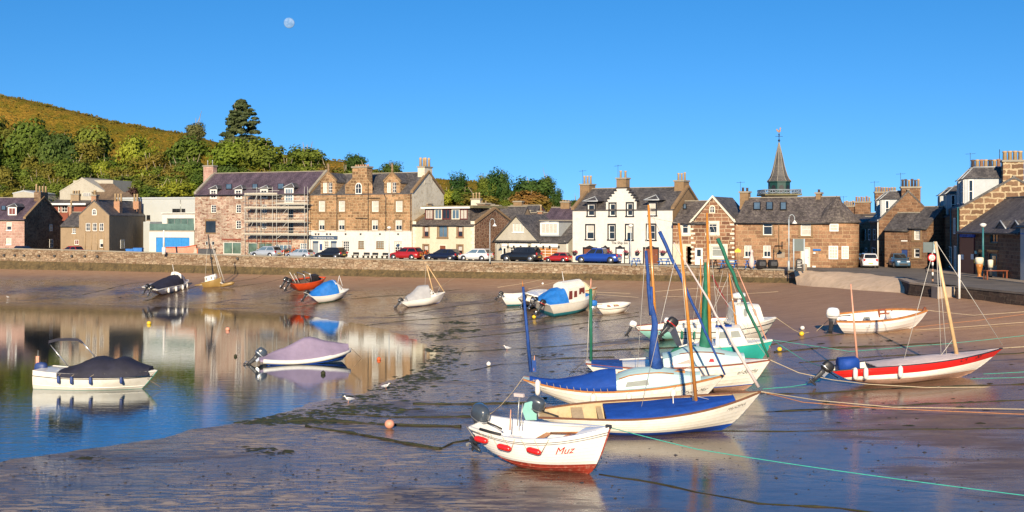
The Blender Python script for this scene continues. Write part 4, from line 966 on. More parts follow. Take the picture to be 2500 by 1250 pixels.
def sp(x, y, v): a, b_ = h.q(x, y, v); return (a, v, b_)
for x in (575, 695, 737, 855, 897, 1015, 1180, 1212):
    for v in (-1.5, -.35):
        top = 318 if x in (695, 855) else 315 if x > 1150 else 385 if x < 1000 else 480
        mb = MB(); p = sp(x, top, v); mb.tube([(p[0], v, .1), p], .032, 6); mb.build('standard', 'scaff', sc_)
for x0, x1, y in ((572, 905, 397), (890, 1205, 495), (570, 1180, 535), (572, 1180, 675), (572, 1205, 808)):
    a, b_ = sp(x0, y, -1.5), sp(x1, y, -1.5); mb = MB(); 
    for k in range(4): mb.box(a[0], -1.5 + k * .29, b_[2], b_[0], -1.5 + k * .29 + .26, b_[2] + .05)
    mb.build('platform', 'plank', sc_)
    mb = MB(); mb.box(a[0], -1.56, b_[2] + .05, b_[0], -1.53, b_[2] + .27); mb.build('toe_board', 'plank', sc_)
    for dz in (.55, 1.0):
        if y > 400 or dz < .9: mb = MB(); mb.tube([(a[0] - .3, -1.5, b_[2] + dz), (b_[0] + .3, -1.5, b_[2] + dz)], .028, 6); mb.build('guard_rail', 'scaff', sc_)
    for v in (-1.5, -.35): mb = MB(); mb.tube([(a[0] - .3, v, b_[2] - .06), (b_[0] + .3, v, b_[2] - .06)], .028, 6); mb.build('ledger', 'scaff', sc_)
for (xa, ya), (xb, yb) in (((575, 540), (620, 665)), ((700, 395), (640, 535)), ((690, 540), (660, 670)), ((905, 535), (1010, 495)), ((897, 800), (1000, 680)), ((900, 670), (1000, 545)), ((660, 670), (600, 800)), ((860, 870), (940, 810)), ((572, 330), (855, 330)), ((572, 378), (855, 378))):
    mb = MB(); mb.tube([sp(xa, ya, -1.5), sp(xb, yb, -1.5)], .028, 6); mb.build('brace', 'scaff', sc_)

# --- the hotel
h = H('hotel', 'tall brown stone hotel with white ground floor and three stone wallhead gables', (755, 151.2), (1005, 144), T2, 'hotel')
for x in ((1325, 460, 1390, 568), (1528, 460, 1592, 568), (1865, 460, 1935, 570), (2108, 460, 2178, 570)): h.win(*x, 'bHS')
for x in ((1325, 655, 1385, 758), (1525, 655, 1588, 758), (1865, 655, 1928, 758), (2105, 655, 2172, 760)): h.win(*x, 'HVSn')
for x in ((1368, 275, 1412, 380), (1424, 275, 1464, 380), (2018, 272, 2062, 378), (2074, 272, 2114, 378)): h.win(*x, 'XF' if x[0] in (1424, 2074) else 'bX')
h.arch(1707, 285, 1757, 380)
h.win(1380, 868, 1425, 980, 'Q'); h.win(1568, 868, 1635, 980, 'QX'); h.win(1730, 868, 1788, 945, 'rQ', 'trim'); h.win(1912, 870, 1990, 945, 'rQ', 'trim'); h.win(2095, 872, 2175, 988, 'nQ')
h.door(1265, 870, 1322, 1025, 'greydoor'); h.door(1450, 870, 1508, 1025, 'greydoor')
e = h.z(387); L = lambda x, y: (h.q(x, y)[0], h.q(x, y)[1])
out = [(0, 0), (h.W, 0), (h.W, e)]
out += [(L(2150, 387)[0], e), L(2150, 268), L(2070, 175), L(1990, 268), (L(1990, 387)[0], e), (L(1872, 387)[0], e), L(1872, 295), L(1815, 228), L(1815, 110), L(1668, 110), L(1668, 228), L(1595, 295), (L(1595, 387)[0], e),
        (L(1497, 387)[0], e), L(1497, 262), L(1420, 172), L(1345, 262), (L(1345, 387)[0], e), (0, e)]
zb = h.z(770)
hol = h.holes[:]; h.holes = hol
h.walls(e, h.z(190, 1650, 4.2), 8.4, 'hotelstone', out); h.roof('slate', over=.02, cop='trim', gutter=False)
for a, b_, pk, bo in ((1345, 1497, 172, 262), (1990, 2150, 175, 268)):
    u0, z0 = L(a, bo); u1, _ = L(b_, bo); zp = L((a + b_) / 2, pk)[1]
    mb = MB(); mb.box(u0, .16, e - .5, u1, 2.2, z0); h.part(mb, 'gable_cheek', 'hotelstone'); h.crossroof(u0, u1, z0, zp, v1=3.6, over=.1, v0=.1)
    mb = MB(); um = (u0 + u1) / 2
    for s0 in (u0 - .12, u1 + .12): mb.add([(s0, -.06, z0 - .05), (um, -.06, zp - .02), (um, -.06, zp + .2), (s0, -.06, z0 + .2), (s0, .22, z0 - .05), (um, .22, zp - .02), (um, .22, zp + .2), (s0, .22, z0 + .2)], [(0, 1, 2, 3), (7, 6, 5, 4), (3, 2, 6, 7), (0, 4, 5, 1), (0, 3, 7, 4)])
    mb.lathe([(.12, 0), (.2, .3), (.1, .5), (.16, .75), (.03, 1.15)], (um, .1, zp + .1), 8); h.part(mb, 'skew_and_finial', 'trim')
u0, z0 = L(1668, 110); u1, _ = L(1815, 110)
mb = MB(); mb.box(u0, .02, z0 - 4.2, u1, 1.3, z0 - .2); ch = h.part(mb, 'chimney', 'hotelstone'); mb = MB(); mb.box(u0 - .15, -.1, z0 - .2, u1 + .15, 1.4, z0); h.part(mb, 'cap', 'coping', ch)
for k in range(6): mb = MB(); mb.lathe([(.14, 0), (.12, .25)], (lerp(u0, u1, (k + .5) / 6), .6, z0), 8); h.part(mb, 'chimney_pot', 'brick', ch)
# painted ground floor
lo = [x for x in h.holes if x[3] < zb]
mb = MB(); mb.panel([(-.02, 0), (h.W + .02, 0), (h.W + .02, zb), (-.02, zb)], lo, -.04, .06)
mb.box(-.02, -.1, zb, h.W + .02, 0, zb + .1); mb.add([(h.W + .02, -.04, 0), (h.W + .02, .5, 0), (h.W + .02, .5, zb), (h.W + .02, -.04, zb)], [(0, 1, 2, 3)])
h.part(mb, 'painted_front', 'whitewash', fixn=False)
sg = h.boxpx(1243, 815, 1512, 852, -.18, -.04, 'fascia_sign', 'slateblue'); h.text('THE MARINE HOTEL', 1272, 1482, 845, -.19, 'white', space=1.25)
h.boxpx(1335, 898, 1360, 962, -.08, -.04, 'poster', 'navy'); h.boxpx(1265, 868, 1322, 886, -.07, -.04, 'door_head', 'slateblue'); h.boxpx(1450, 868, 1508, 886, -.07, -.04, 'door_head', 'slateblue')
for pts in (((1510, 395), (1510, 770)), ((1828, 280), (1828, 770)), ((1990, 390), (2008, 430), (2008, 770)), ((2262, 390), (2262, 770)), ((1700, 635), (1820, 638)), ((1515, 430), (1600, 430)), ((1832, 432), (1945, 432))): h.pipe(pts)
h.pipe(((1228, 390), (1225, 500), (1215, 540), (1215, 1000)), .09)
for x in (1290, 1320, 1405, 1440, 1595, 1748, 1945, 2130): h.boxpx(x - 6, 790, x + 6, 804, -.2, -.04, 'wall_light', 'black')
# right gable chimney and rendered gable skin
h.T = T3
mb = MB(); d_ = h.depth; mb.add([(h.W + .03, .0, zb), (h.W + .03, d_, 0), (h.W + .03, d_, e), (h.W + .03, d_ / 2, h.ridge + .15), (h.W + .03, 0, e), (h.W + .03, .0, 0)], [(0, 5, 1, 2, 3, 4)]); h.part(mb, 'rendered_gable', 'weathered', fixn=False)
mb = MB(); zt = h.q(245, 115, 4.2)[1]; mb.box(h.W - 1.0, d_ / 2 - 1.0, h.ridge - 1.5, h.W + .06, d_ / 2 + 1.0, zt); ch = h.part(mb, 'chimney', 'weathered'); mb = MB(); mb.box(h.W - 1.1, d_ / 2 - 1.1, zt - .1, h.W + .16, d_ / 2 + 1.1, zt + .06); h.part(mb, 'cap', 'coping', ch)
for k in range(4): mb = MB(); mb.lathe([(.2, 0), (.16, .95), (.2, 1.0), (.2, 1.1), (.12, 1.25)], (h.W - .75 + (k % 2) * .5, d_ / 2 - .7 + k * .45, zt), 9); h.part(mb, 'chimney_pot', 'pot', ch)

# --- cream house with the wide box dormer
h = H('cream_house', 'cream rendered house with wide maroon-framed box dormer and stone gable end', (1008, 144), (1158, 138.15), T3)
for x in ((228, 722, 275, 825), (572, 722, 622, 825)): h.win(*x, 'HSn', 'maroon')
h.win(375, 710, 465, 832, 'sVS', 'trim'); h.win(225, 913, 273, 1010, 'HSn', 'maroon'); h.win(570, 917, 620, 1015, 'HSn', 'maroon'); h.door(390, 915, 450, 1040, 'darkwood', frame='creamtrim')
h.walls(h.z(697), h.z(545, 800, 4.2), 8.4, 'cream'); h.roof('slateb', over=.1, cop='trim')
a0, z1 = h.q(235, 535, .9); a1, z0 = h.q(690, 650, .9)
mb = MB(); mb.box(a0, 1.0, z0 - .1, a1, 7.4, z1 - .05); o = h.part(mb, 'box_dormer', 'slateb'); mb = MB(); mb.box(a0 - .3, .6, z1 - .02, a1 + .9, 8.0, z1 + .3); h.part(mb, 'flat_roof', 'mossroof', o)
mb = MB(); mb.box(a0 - .35, .52, z1 - .08, a1 + .35, .6, z1 + .16); h.part(mb, 'fascia', 'white', o)
for x0, x1, g in ((245, 322, 'b4'), (337, 412, 'sV'), (415, 497, 'dV'), (512, 592, 'sV'), (596, 672, 'bV')):
    u0, b1 = h.q(x0, 545, .9); u1, b0 = h.q(x1, 648, .9); mb = MB(); winmesh(mb, u0, b0, u1, b1, .88, g, .11); mb.build('window', [GL[g[0]], 'maroon' if g != 'sV' else 'creamtrim'], o)
h.chimney(800, 478, 878, 560, 4.2, 2, 462, 'cherrystone', 1.2); h.chimney(213, 480, 290, 535, 4.2, 1, 470, 'sandstone', .9)
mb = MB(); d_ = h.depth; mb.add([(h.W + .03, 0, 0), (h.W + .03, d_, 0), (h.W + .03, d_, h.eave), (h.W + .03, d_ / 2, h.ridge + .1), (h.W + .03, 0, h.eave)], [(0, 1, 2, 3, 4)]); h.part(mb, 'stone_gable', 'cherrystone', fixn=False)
mb = MB()
for k in range(12): mb.box(h.W - .35 - .2 * (k % 2), -.03, k * .42, h.W + .05, .02, k * .42 + .38); mb.box(-.02, -.03, k * .42, .35 + .2 * (k % 2), .02, k * .42 + .38)
h.part(mb, 'quoins', 'creamtrim')

# --- boathouse with the big gable and garage doors
h = H('boathouse', 'pale house with steep front gable, slate roof and panelled garage doors', (1209, 137.7), (1388, 131.85), T3)
for x in ((1130, 692, 1245, 780),): h.win(*x, 'b3w')
h.door(1022, 925, 1068, 1065, 'white', light=True)
h.win(1100, 935, 1190, 1010, 'QF'); h.win(1197, 935, 1278, 1050, 'aQF'); h.win(1330, 935, 1588, 1056, 'a4QF')
e = h.z(866, 1500); L = lambda x, y: (h.q(x, y)[0], h.q(x, y)[1])
pk = L(1183, 607); fl = L(950, 862); fr = L(1410, 864)
h.walls(e, h.z(664, 1500, 4.0), 8.0, 'paleharl', [(0, 0), (h.W, 0), (h.W, e), (fr[0], e), pk, (fl[0], fl[1]), (0, fl[1])]); h.roof('slate', over=.15)
h.crossroof(fl[0], fr[0], fl[1] + .05, pk[1] + .1, v1=6.5, over=.25, v0=-.35)
h.dormer(1422, 690, 1590, 795, 672, 'b4', v=.35, back=3.4, face='white', cheek='lead', hip=False, over=.05)
h.boxpx(1095, 893, 1282, 930, -.08, 0, 'door_head', 'white'); h.boxpx(1322, 893, 1592, 930, -.08, 0, 'door_head', 'white')
for x in (1080, 1298, 1370, 1440, 1505, 1598, 1140, 1210): h.boxpx(x - 6, 915, x + 6, 938, -.22, -.08, 'wall_light', 'black')
h.pipe(((1660, 870), (1685, 895), (1685, 1060)), .06, 'white')
h.boxpx(1022, 895, 1075, 925, -.1, -.03, 'fanlight_board', 'white')

# --- white crow-stepped inn
h = H('white_inn', 'large white harled inn with a crow-stepped centre gable and black window margins', (1398, 130.95), (1642, 124.2), T4, 'inn')
for x in ((452, 488, 510, 612), (628, 485, 686, 612), (215, 708, 292, 850), (442, 706, 503, 852), (620, 706, 682, 855), (832, 703, 915, 855)): h.win(*x, 'HKn' if x[0] in (215, 620) else 'HK')
h.win(230, 497, 298, 612, 'HK'); h.win(852, 485, 920, 606, 'bHK')
h.door(187, 940, 316, 1080, 'darkwood', True, frame='black'); h.door(376, 940, 443, 1080, 'darkwood', frame='black'); h.door(520, 940, 598, 1085, 'white', frame='black'); h.door(800, 940, 944, 1098, 'darkwood', True, frame='black')
e = h.z(549); L = lambda x, y: (h.q(x, y)[0], h.q(x, y)[1])
st_ = [(725, 549), (725, 465), (712, 465), (712, 436), (692, 436), (692, 410), (672, 410), (672, 383), (648, 383), (648, 356), (628, 356), (628, 333), (520, 333), (520, 362), (497, 362), (497, 390), (472, 390), (472, 416), (450, 416), (450, 444), (428, 444), (428, 470), (415, 470), (415, 549)]
sl_ = [L(*p) for p in st_]; sl_[0] = (sl_[0][0], e); sl_[-1] = (sl_[-1][0], e)
de = [(L(920, 549)[0] + .12, e), (L(920, 480)[0] + .12, L(920, 480)[1]), (L(852, 480)[0] - .12, L(852, 480)[1]), (L(852, 549)[0] - .12, e)]
dw = [(L(298, 549)[0] + .12, e), (L(298, 490)[0] + .12, L(298, 490)[1]), (L(230, 490)[0] - .12, L(230, 490)[1]), (L(230, 549)[0] - .12, e)]
h.walls(e, h.z(334, 600, 4.3), 8.6, 'whitewash', [(0, 0), (h.W, 0), (h.W, e)] + de + sl_ + dw + [(0, e)]); h.roof('slate', over=.02, cop='trim', gutter=False)
mb = MB(); 
for (a, b_), (c, d2) in zip(st_, st_[1:]):
    if b_ == d2 or a == c:
        p, q2 = L(a, b_), L(c, d2); x0, x1 = sorted((p[0], q2[0])); z0, z1 = sorted((p[1], q2[1]))
        if b_ == d2: mb.box(x0 - .07, -.04, z0, x1 + .07, .55, z0 + .13)
h.part(mb, 'crow_step_copes', 'black'); u0, z0 = sl_[-2]; u1 = sl_[1][0]
mb = MB(); mb.box(u0, .16, e - .3, u1, 1.0, L(450, 465)[1]); h.part(mb, 'gable_cheek', 'slate'); h.crossroof(u0 + .35, u1 - .35, L(428, 462)[1], L(574, 345)[1], v1=4.3, over=0, v0=.2)
for a, b_, y0, pk_ in ((222, 305, 490, 418), (845, 927, 478, 400)):
    u0, z0 = L(a, y0); u1, _ = L(b_, y0); zp = h.q((a + b_) / 2, pk_, 1.0)[1]; mb = MB(); mb.box(u0 - .1, .17, e - .2, u1 + .1, 2.6, z0 + .3); o = h.part(mb, 'dormer', 'slate')
    x0, x1, y_, y2, zz = u0 - .45, u1 + .45, -.3, 2.7, z0 + .3; am = (x0 + x1) / 2; mb = MB()
    mb.add([(x0, y_, zz), (x1, y_, zz), (x1, y2, zz), (x0, y2, zz), (am, 1.0, zp), (am, y2, zp)], [(0, 1, 4), (1, 2, 5, 4), (3, 0, 4, 5), (2, 3, 5), (0, 3, 2, 1)]); h.part(mb, 'roof', 'slate', o)
    mb = MB(); mb.tube([(x0, y_, zz), (am, 1.0, zp), (x1, y_, zz)], .06, 5); mb.tube([(x0, y_, zz), (x1, y_, zz)], .07, 5); h.part(mb, 'flashing', 'lead', o)
h.chimney(180, 285, 275, 400, 4.3, 3, 202, 'trim', 1.6); h.chimney(540, 222, 637, 333, 1.2, 2, 152, 'trim', 1.0, ['pot', 'pot']); h.chimney(1137, 248, 1232, 380, 4.3, 3, 172, 'trim', 1.6)
h.text('The Ship Inn', 470, 635, 908, -.02, 'black', .12, bold=.02)
for x0, x1, y in ((178, 320, 930), (368, 447, 930), (514, 602, 930), (795, 948, 930)):
    a0, z0 = L(x0, y + 14); a1, _ = L(x1, y + 14); am = (a0 + a1) / 2; mb = MB(); mb.poly([(a0, z0), (a1, z0), (am, z0 + .38)], .05, 'y', -.05); h.part(mb, 'door_pediment', 'black')
mb = MB(); d_ = h.depth; mb.add([(h.W + .03, 0, 0), (h.W + .03, d_, 0), (h.W + .03, d_, e), (h.W + .03, d_ / 2, h.ridge + .1), (h.W + .03, 0, e)], [(0, 1, 2, 3, 4)]); h.part(mb, 'rendered_gable', 'trim', fixn=False)
h.boxpx(605, 1010, 640, 1045, -.08, -.02, 'menu_board', 'black'); h.boxpx(610, 1015, 636, 1040, -.1, -.08, 'menu_sheet', 'white')
INN = h
for i, x in enumerate((110, 340, 465, 635, 745, 1005)):
    u, z_ = L(x, 985); bl = random.Random(i); bk = empty('flower_basket', ['pink flower basket at the left end of the white inn', 'pink flower basket between the double brown doors and the single brown door', 'pink flower basket left of the white inn door', 'pink flower basket right of the white inn door', 'pink flower basket between the menu board and the right brown doors', 'pink flower basket right of the right-hand brown doors'][i], 'flower basket', h.m @ Matrix.Translation((u, -.3, z_)), group='hanging baskets on the white inn')
    mb = MB(); mb.lathe([(.03, -.3), (.2, -.22), (.28, 0)], (0, 0, 0), 10); mb.build('basket', 'black', bk); mb = MB()
    for k in range(50):
        p = Vector((bl.gauss(0, .17), bl.gauss(0, .12), abs(bl.gauss(0, .11)))); d = .06; mb.add([p + Vector((-d, 0, 0)), p + Vector((0, -d, d)), p + Vector((d, 0, 0)), p + Vector((0, d, -d))], [(0, 1, 2, 3)], k % 3 and 1)
    M.setdefault('petal', mk('pink_petal', (0.70, 0.10, 0.20), 0.7, .2)); mb.build('flowers', ['weed', 'petal'], bk)

# --- brown sandstone row: low link, gabled house, long house with round corner
h = H('sandstone_cottage', 'brown sandstone cottage with cream margins, steep front gable and arched attic window', (1643, 123.3), (1794, 119.7), T5)
h.win(140, 777, 188, 845, 'TC'); h.win(342, 768, 408, 842, 'TC'); h.win(364, 943, 470, 1022, 'rTC'); h.door(236, 952, 300, 1085, 'white', light=True)
h.arch(358, 636, 386, 682, 'creamtrim')
e = h.z(756); L = lambda x, y: (h.q(x, y)[0], h.q(x, y)[1]); pk = L(374, 568); fl = L(212, 770); fr = (h.W, L(540, 775)[1])
h.holes.append((L(178, 925)[0], .1, L(214, 925)[0], L(178, 925)[1]))
h.walls(e, h.z(600, 150, 3.8), 7.6, 'sandstone', [(0, 0), (h.W, 0), fr, pk, (fl[0], fl[1]), (fl[0], e), (0, e)]); h.roof('slateb', over=.15, u1=fl[0] + 2)
h.crossroof(fl[0], fr[0], fl[1] + .05, pk[1] + .1, 'slate', v1=6.5, over=.1, v0=0)
mb = MB()
for s0, z0 in ((fl[0] - .3, fl[1] - .15), (fr[0] + .3, fr[1] - .15)): mb.add([(s0, -.1, z0), (pk[0], -.1, pk[1] - .02), (pk[0], -.1, pk[1] + .22), (s0, -.1, z0 + .24), (s0, .15, z0), (pk[0], .15, pk[1] - .02), (pk[0], .15, pk[1] + .22), (s0, .15, z0 + .24)], [(0, 1, 2, 3), (7, 6, 5, 4), (3, 2, 6, 7), (0, 4, 5, 1), (0, 3, 7, 4), (1, 5, 6, 2)])
h.part(mb, 'barge_coping', 'creamtrim')
mb = MB(); zz = h.q(140, 925)[1]; a_ = L(172, 900)[0]; mb.box(-.0, -.03, 0, a_, 0, zz); mb.box(a_, -.03, zz - .25, fl[0], 0, zz); h.part(mb, 'painted_ground_floor', 'cream')
mb = MB(); a2 = L(178, 0)[0]; a3 = L(214, 0)[0]; mb.box(a2, 2.5, 0, a3, 2.6, 2.5); h.part(mb, 'passage_back', 'cream')
mb = MB()
for k in range(11):
    for uu in (fl[0], h.W - .02): mb.box(uu - .05 if uu == fl[0] else uu - .3 - .2 * (k % 2), -.035, k * .5, uu + .25 + .2 * (k % 2) if uu == fl[0] else uu + .02, .0, k * .5 + .2)
h.part(mb, 'quoins', 'creamtrim'); h.skylight(150, 628, 178, 665)

h = H('sandstone_house', 'long brown sandstone house with three skylights and a rounded conical-roofed corner', (1794.5, 119.7), (2028, 114.3), T5)
h.win(757, 764, 830, 856, 'TSw'); h.win(1045, 765, 1125, 861, 'bHSw'); h.win(615, 934, 671, 1025, 'HVnw'); h.win(760, 934, 818, 1025, 'HVnw')
h.door(1056, 958, 1110, 1086, 'white', frame='creamtrim')
h.walls(h.z(752), h.z(572, 900, 3.6), 7.2, 'sandstone2'); h.roof('slateb', over=.15, side=0)
for x in ((687, 614, 743, 670), (784, 612, 837, 670), (891, 614, 941, 672)): h.skylight(*x)
h.chimney(590, 520, 655, 592, 3.6, 2, 493, 'trim', .8, 'potdark'); h.chimney(1168, 527, 1204, 590, 3.6, 1, 503, 'trim', .8, 'potdark')
R = 2.25; uc = h.W; ze = h.eave; zt = h.z(577, 1310, R)
mb = MB(); mb.lathe([(R, 0), (R, ze)], (uc, R + .0, 0), 32); o = h.part(mb, 'round_corner', 'sandstone2', uv=False)
me = o.data; Luv = me.uv_layers.new(name='UVMap')
for p in me.polygons:
    cc = [me.vertices[me.loops[li].vertex_index].co for li in p.loop_indices]; an = [math.atan2(c.y - R, c.x - uc) for c in cc]
    if max(an) - min(an) > PI: an = [a + 2 * PI if a < 0 else a for a in an]
    for li, c, a in zip(p.loop_indices, cc, an): Luv.data[li].uv = (a * R, c.z)
mb = MB(); mb.lathe([(R + .22, ze - .15), (R + .2, ze), (R * .62, lerp(ze, zt, .48)), (R * .3, lerp(ze, zt, .8)), (.05, zt), (.02, zt + .3)], (uc, R, 0), 32, ang0=.1); h.part(mb, 'conical_roof', 'slateb')
def round_win(cx, cy0, cy1, wid, st):
    px, _ = T5(cx, 0); d = h.ray(cx, 900); c = Vector((uc, R)); O = Vector((h.O.x, h.O.y)); dd = Vector((d.x, d.y)); A = dd.dot(dd); B = 2 * dd.dot(O - c); C_ = (O - c).dot(O - c) - R * R
    disc = B * B - 4 * A * C_
    if disc < 0: return
    t = (-B - math.sqrt(disc)) / (2 * A); p = O + dd * t; ang = math.atan2(p.y - R, p.x - uc)
    z1 = h.q(cx, cy0, p.y)[1]; z0 = h.q(cx, cy1, p.y)[1]; mb = MB(); winmesh(mb, -wid / 2, z0, wid / 2, z1, -.08, st, .1)
    mb.xf(Matrix.Translation((p.x, p.y, 0)) @ Matrix.Rotation(ang + PI / 2, 4, 'Z')); mb.build('window', [GL.get(st[0], 'glass'), 'white'], h.o)
round_win(1301, 770, 828, .9, 'bH'); round_win(1296, 938, 1040, .95, 'bQ'); round_win(1383, 940, 1038, .75, 'bQ')
h.boxpx(1140, 962, 1198, 975, -.12, -.04, 'name_sign', 'bluetarp'); h.boxpx(1143, 985, 1158, 1000, -.15, -.02, 'wall_light', 'white'); h.boxpx(1135, 1090, 1160, 1106, -.1, 0, 'vent_box', 'white')
h.pipe(((545, 760), (545, 1085)), .06, 'darkwood'); h.pipe(((870, 755), (880, 775), (880, 1000)), .05, 'trim')
h.boxpx(835, 962, 925, 985, -.1, 0, 'stone_hood', 'trim'); h.boxpx(865, 985, 925, 1030, -.04, 0, 'memorial_panel', 'paving')
mb = MB(); p = [h.q(x, y, -.1) for x, y in ((905, 905), (905, 960))]; mb.tube([(a, -.1, b_) for a, b_ in p], .05, 5); mb.tube([(h.q(850, 938, -.1)[0], -.1, h.q(850, 938, -.1)[1]), (h.q(910, 938, -.1)[0], -.1, h.q(910, 938, -.1)[1])], .05, 5); h.part(mb, 'iron_sundial', 'black')
SAND = h

# --- town steeple
Y = 151.2; c = atY(1902, 480, Y); k = Y / F
tw = empty('steeple', 'grey tapering steeple on a dark green octagonal lantern with balcony and weathercock', 'steeple', loc=(c.x, Y, ROADZ))
def tz(py): return zat(py, Y) - ROADZ
mb = MB(); mb.box(-2, -2, 0, 2, 2, tz(478)); mb.build('tower_shaft', 'sandstone', tw)
mb = MB(); mb.box(-2.5, -2.5, tz(478), 2.5, 2.5, tz(474)); mb.build('balcony_deck', 'mossroof', tw)
mb = MB(); mb.lathe([(1.48, tz(476)), (1.48, tz(446)), (1.62, tz(445)), (1.62, tz(443))], (0, 0, 0), 8, ang0=PI / 8, sm=False); ln = mb.build('lantern', 'greenp', tw)
for i in range(8):
    a = i * PI / 4; mb = MB(); rr = 1.48 * math.cos(PI / 8); w2 = .32
    mb.poly([(-w2, tz(470)), (w2, tz(470)), (w2, tz(458))] + [(w2 * math.cos(t * PI / 6), tz(458) + w2 * math.sin(t * PI / 6)) for t in range(1, 6)] + [(-w2, tz(458))], .04, 'y', -rr - .03)
    mb.xf(Matrix.Rotation(a, 4, 'Z')); mb.build('louvre', 'black', ln)
prof = [(1.62, 443), (1.34, 437), (1.10, 428), (.88, 415), (.70, 402), (.54, 388), (.37, 374), (.21, 362), (.08, 352), (.05, 348)]
mb = MB(); mb.lathe([(r, tz(y)) for r, y in prof], (0, 0, 0), 8, ang0=PI / 8, sm=False); M['spire'] = slate('lead_grey_spire', (0.085, 0.08, 0.078), (0.125, 0.115, 0.11), (0.22, 0.20, 0.17), .35); sp_ = mb.build('spire', 'spire', tw)
mb = MB()
for i in range(8):
    a = PI / 8 + i * PI / 4; mb.tube([(r * 1.01 * math.cos(a), r * 1.01 * math.sin(a), tz(y)) for r, y in prof], .05, 5)
mb.build('hip_rolls', 'coping', sp_)
vn = MB(); vn.tube([(0, 0, tz(350)), (0, 0, tz(317))], [.05, .03], 6); vn.ball((0, 0, tz(343)), .16, 8, 6); vn.ball((0, 0, tz(329)), .12, 8, 6)
for a in range(4): vn.tube([(0, 0, tz(333)), (.5 * math.cos(a * PI / 2), .5 * math.sin(a * PI / 2), tz(333))], .025, 5)
vo = vn.build('vane_rod', 'black', tw)
mb = MB(); z0 = tz(322); mb.poly([(-.34, z0 + .15), (-.12, z0 - .05), (.1, z0 - .08), (.22, z0 + .1), (.2, z0 + .45), (.3, z0 + .5), (.2, z0 + .62), (.1, z0 + .55), (.06, z0 + .25), (-.1, z0 + .2), (-.28, z0 + .42), (-.4, z0 + .36)], .05, 'y', -.025); mb.build('weathercock', 'brick', vo)
rb = 2.4; zt0, zt1 = tz(474), tz(464)
for i in range(4):
    mb = MB(); mb.tube([(-rb, -rb, zt1), (rb, -rb, zt1)], .06, 6); mb.tube([(-rb, -rb, zt0 + .12), (rb, -rb, zt0 + .12)], .05, 6)
    for j in range(5):
        x0 = -rb + j * rb * .4; x1 = x0 + rb * .4; mb.tube([(x0, -rb, zt0), (x0, -rb, zt1)], .05, 6); mb.tube([(x0, -rb, zt0 + .1), (x1, -rb, zt1)], .035, 5); mb.tube([(x1, -rb, zt0 + .1), (x0, -rb, zt1)], .035, 5)
    mb.xf(Matrix.Rotation(i * PI / 2, 4, 'Z')); mb.build('railing', 'greydoor', tw)

# --- street on the right
h = H('street_house', 'brown stone end house with slate dormers, six-pot chimney and a sunlit gable', (2146, 117.9), (2290, 116.55), T6)
h.walls(h.z(580, 290), h.z(345, 535), 11, 'brownstone', hv=False); h.roof('slate', hv=False, over=.15)
for x0, x1 in ((118, 135), (160, 178), (202, 218), (243, 260)): h.side_win(x0, 655, x1, 745, 0, 'H')
for x0, x1, y0, y1 in ((118, 145, 805, 880), (175, 192, 805, 870), (232, 262, 805, 900)): h.side_win(x0, y0, x1, y1, 0, 'H')
h.chimney(460, 312, 612, 420, 1.0, 6, 255, 'brownstone', 1.0, ['potdark', 'potdark', 'pot']); h.chimney(250, 352, 420, 440, 9.5, 8, 318, 'brownstone', 1.0, ['pot', 'pot', 'brick'])
for v0 in (1.0, 5.4): h.side_dormer(v0, v0 + 1.7, h.eave + .1, h.eave + 2.2, .35, 2.6)
mb = MB(); mb.tube([(-.1, .15, 0), (-.1, .15, h.eave)], .06, 6); h.part(mb, 'drainpipe', 'white')
h = H('annex', 'low stone annex with slate roof and blue door in front of the sunlit gable', (2160, 115.65), (2219, 113.76), T6, 'house')
h.door(462, 820, 512, 940, 'navy'); h.walls(h.z(655), h.z(528, 520, 2.8), 5.6, 'brownstone'); h.roof('slate', over=.1)
h.boxpx(460, 745, 510, 755, -.05, 0, 'street_sign', 'white')
h = H('annex', 'taller slate-roofed stone wing with white sash windows right of the blue door', (2219.5, 113.67), (2264, 112.05), T6, 'house')
h.win(562, 662, 614, 742, 'bHSw'); h.win(562, 812, 610, 884, 'HSw'); h.walls(h.z(638), h.z(480, 640, 3), 6.0, 'brownstone'); h.roof('slate', over=.1)
h = H('terraced_house', 'far brown stone houses with rows of chimney pots past the round corner', (2050, 148.5), (2135, 146.7), T6)
h.walls(h.z(600), h.z(530, 60, 4), 8, 'brownstone'); h.roof('slate'); h.chimney(92, 432, 215, 540, 4, 6, 395, 'brownstone', 1.0, ['brick', 'pot']); h.chimney(0, 465, 85, 560, 4, 5, 430, 'brownstone', 1.0)
h = H('terraced_house', 'shadowed stone house closing the street behind the dark saloon car', (2076, 135), (2100, 134.1), T6)
h.walls(h.z(610), h.z(560, 60, 4), 8, 'brownstone'); h.roof('slate')
h = H('street_house', 'shaded stone house further up the right-hand street row with paired slate dormers', (2309, 112.5), (2546, 110.16), T6)
h.walls(h.z(552, 800), h.z(400, 1000), 14, 'brownstone', hv=False); h.roof('slate', hv=False, over=.1)
h.side_dormer(1.5, 4.2, h.eave + .0, h.eave + 2.3, .3, 3, 'H4'); h.side_dormer(7, 9.5, h.eave + .0, h.eave + 2.3, .3, 3, 'H4')
for x0, x1 in ((668, 684), (700, 715)): h.side_win(x0, 640, x1, 740, 0, 'H')
h = H('street_house', 'tall end house at the right with a boulder-stone gable and two long chimney stacks', (2343, 102.6), (2612, 99.9), T6)
h.walls(h.z(480, 930), h.z(235, 1290), 12, 'bigblock', hv=False); h.roof('slate', hv=False, over=.05)
mb = MB(); mb.add([(-.04, 0, 0), (-.04, 12, 0), (-.04, 12, h.eave - .02), (-.04, 0, h.eave - .02)], [(0, 1, 2, 3)]); h.part(mb, 'street_wall', 'brownstone', fixn=False)
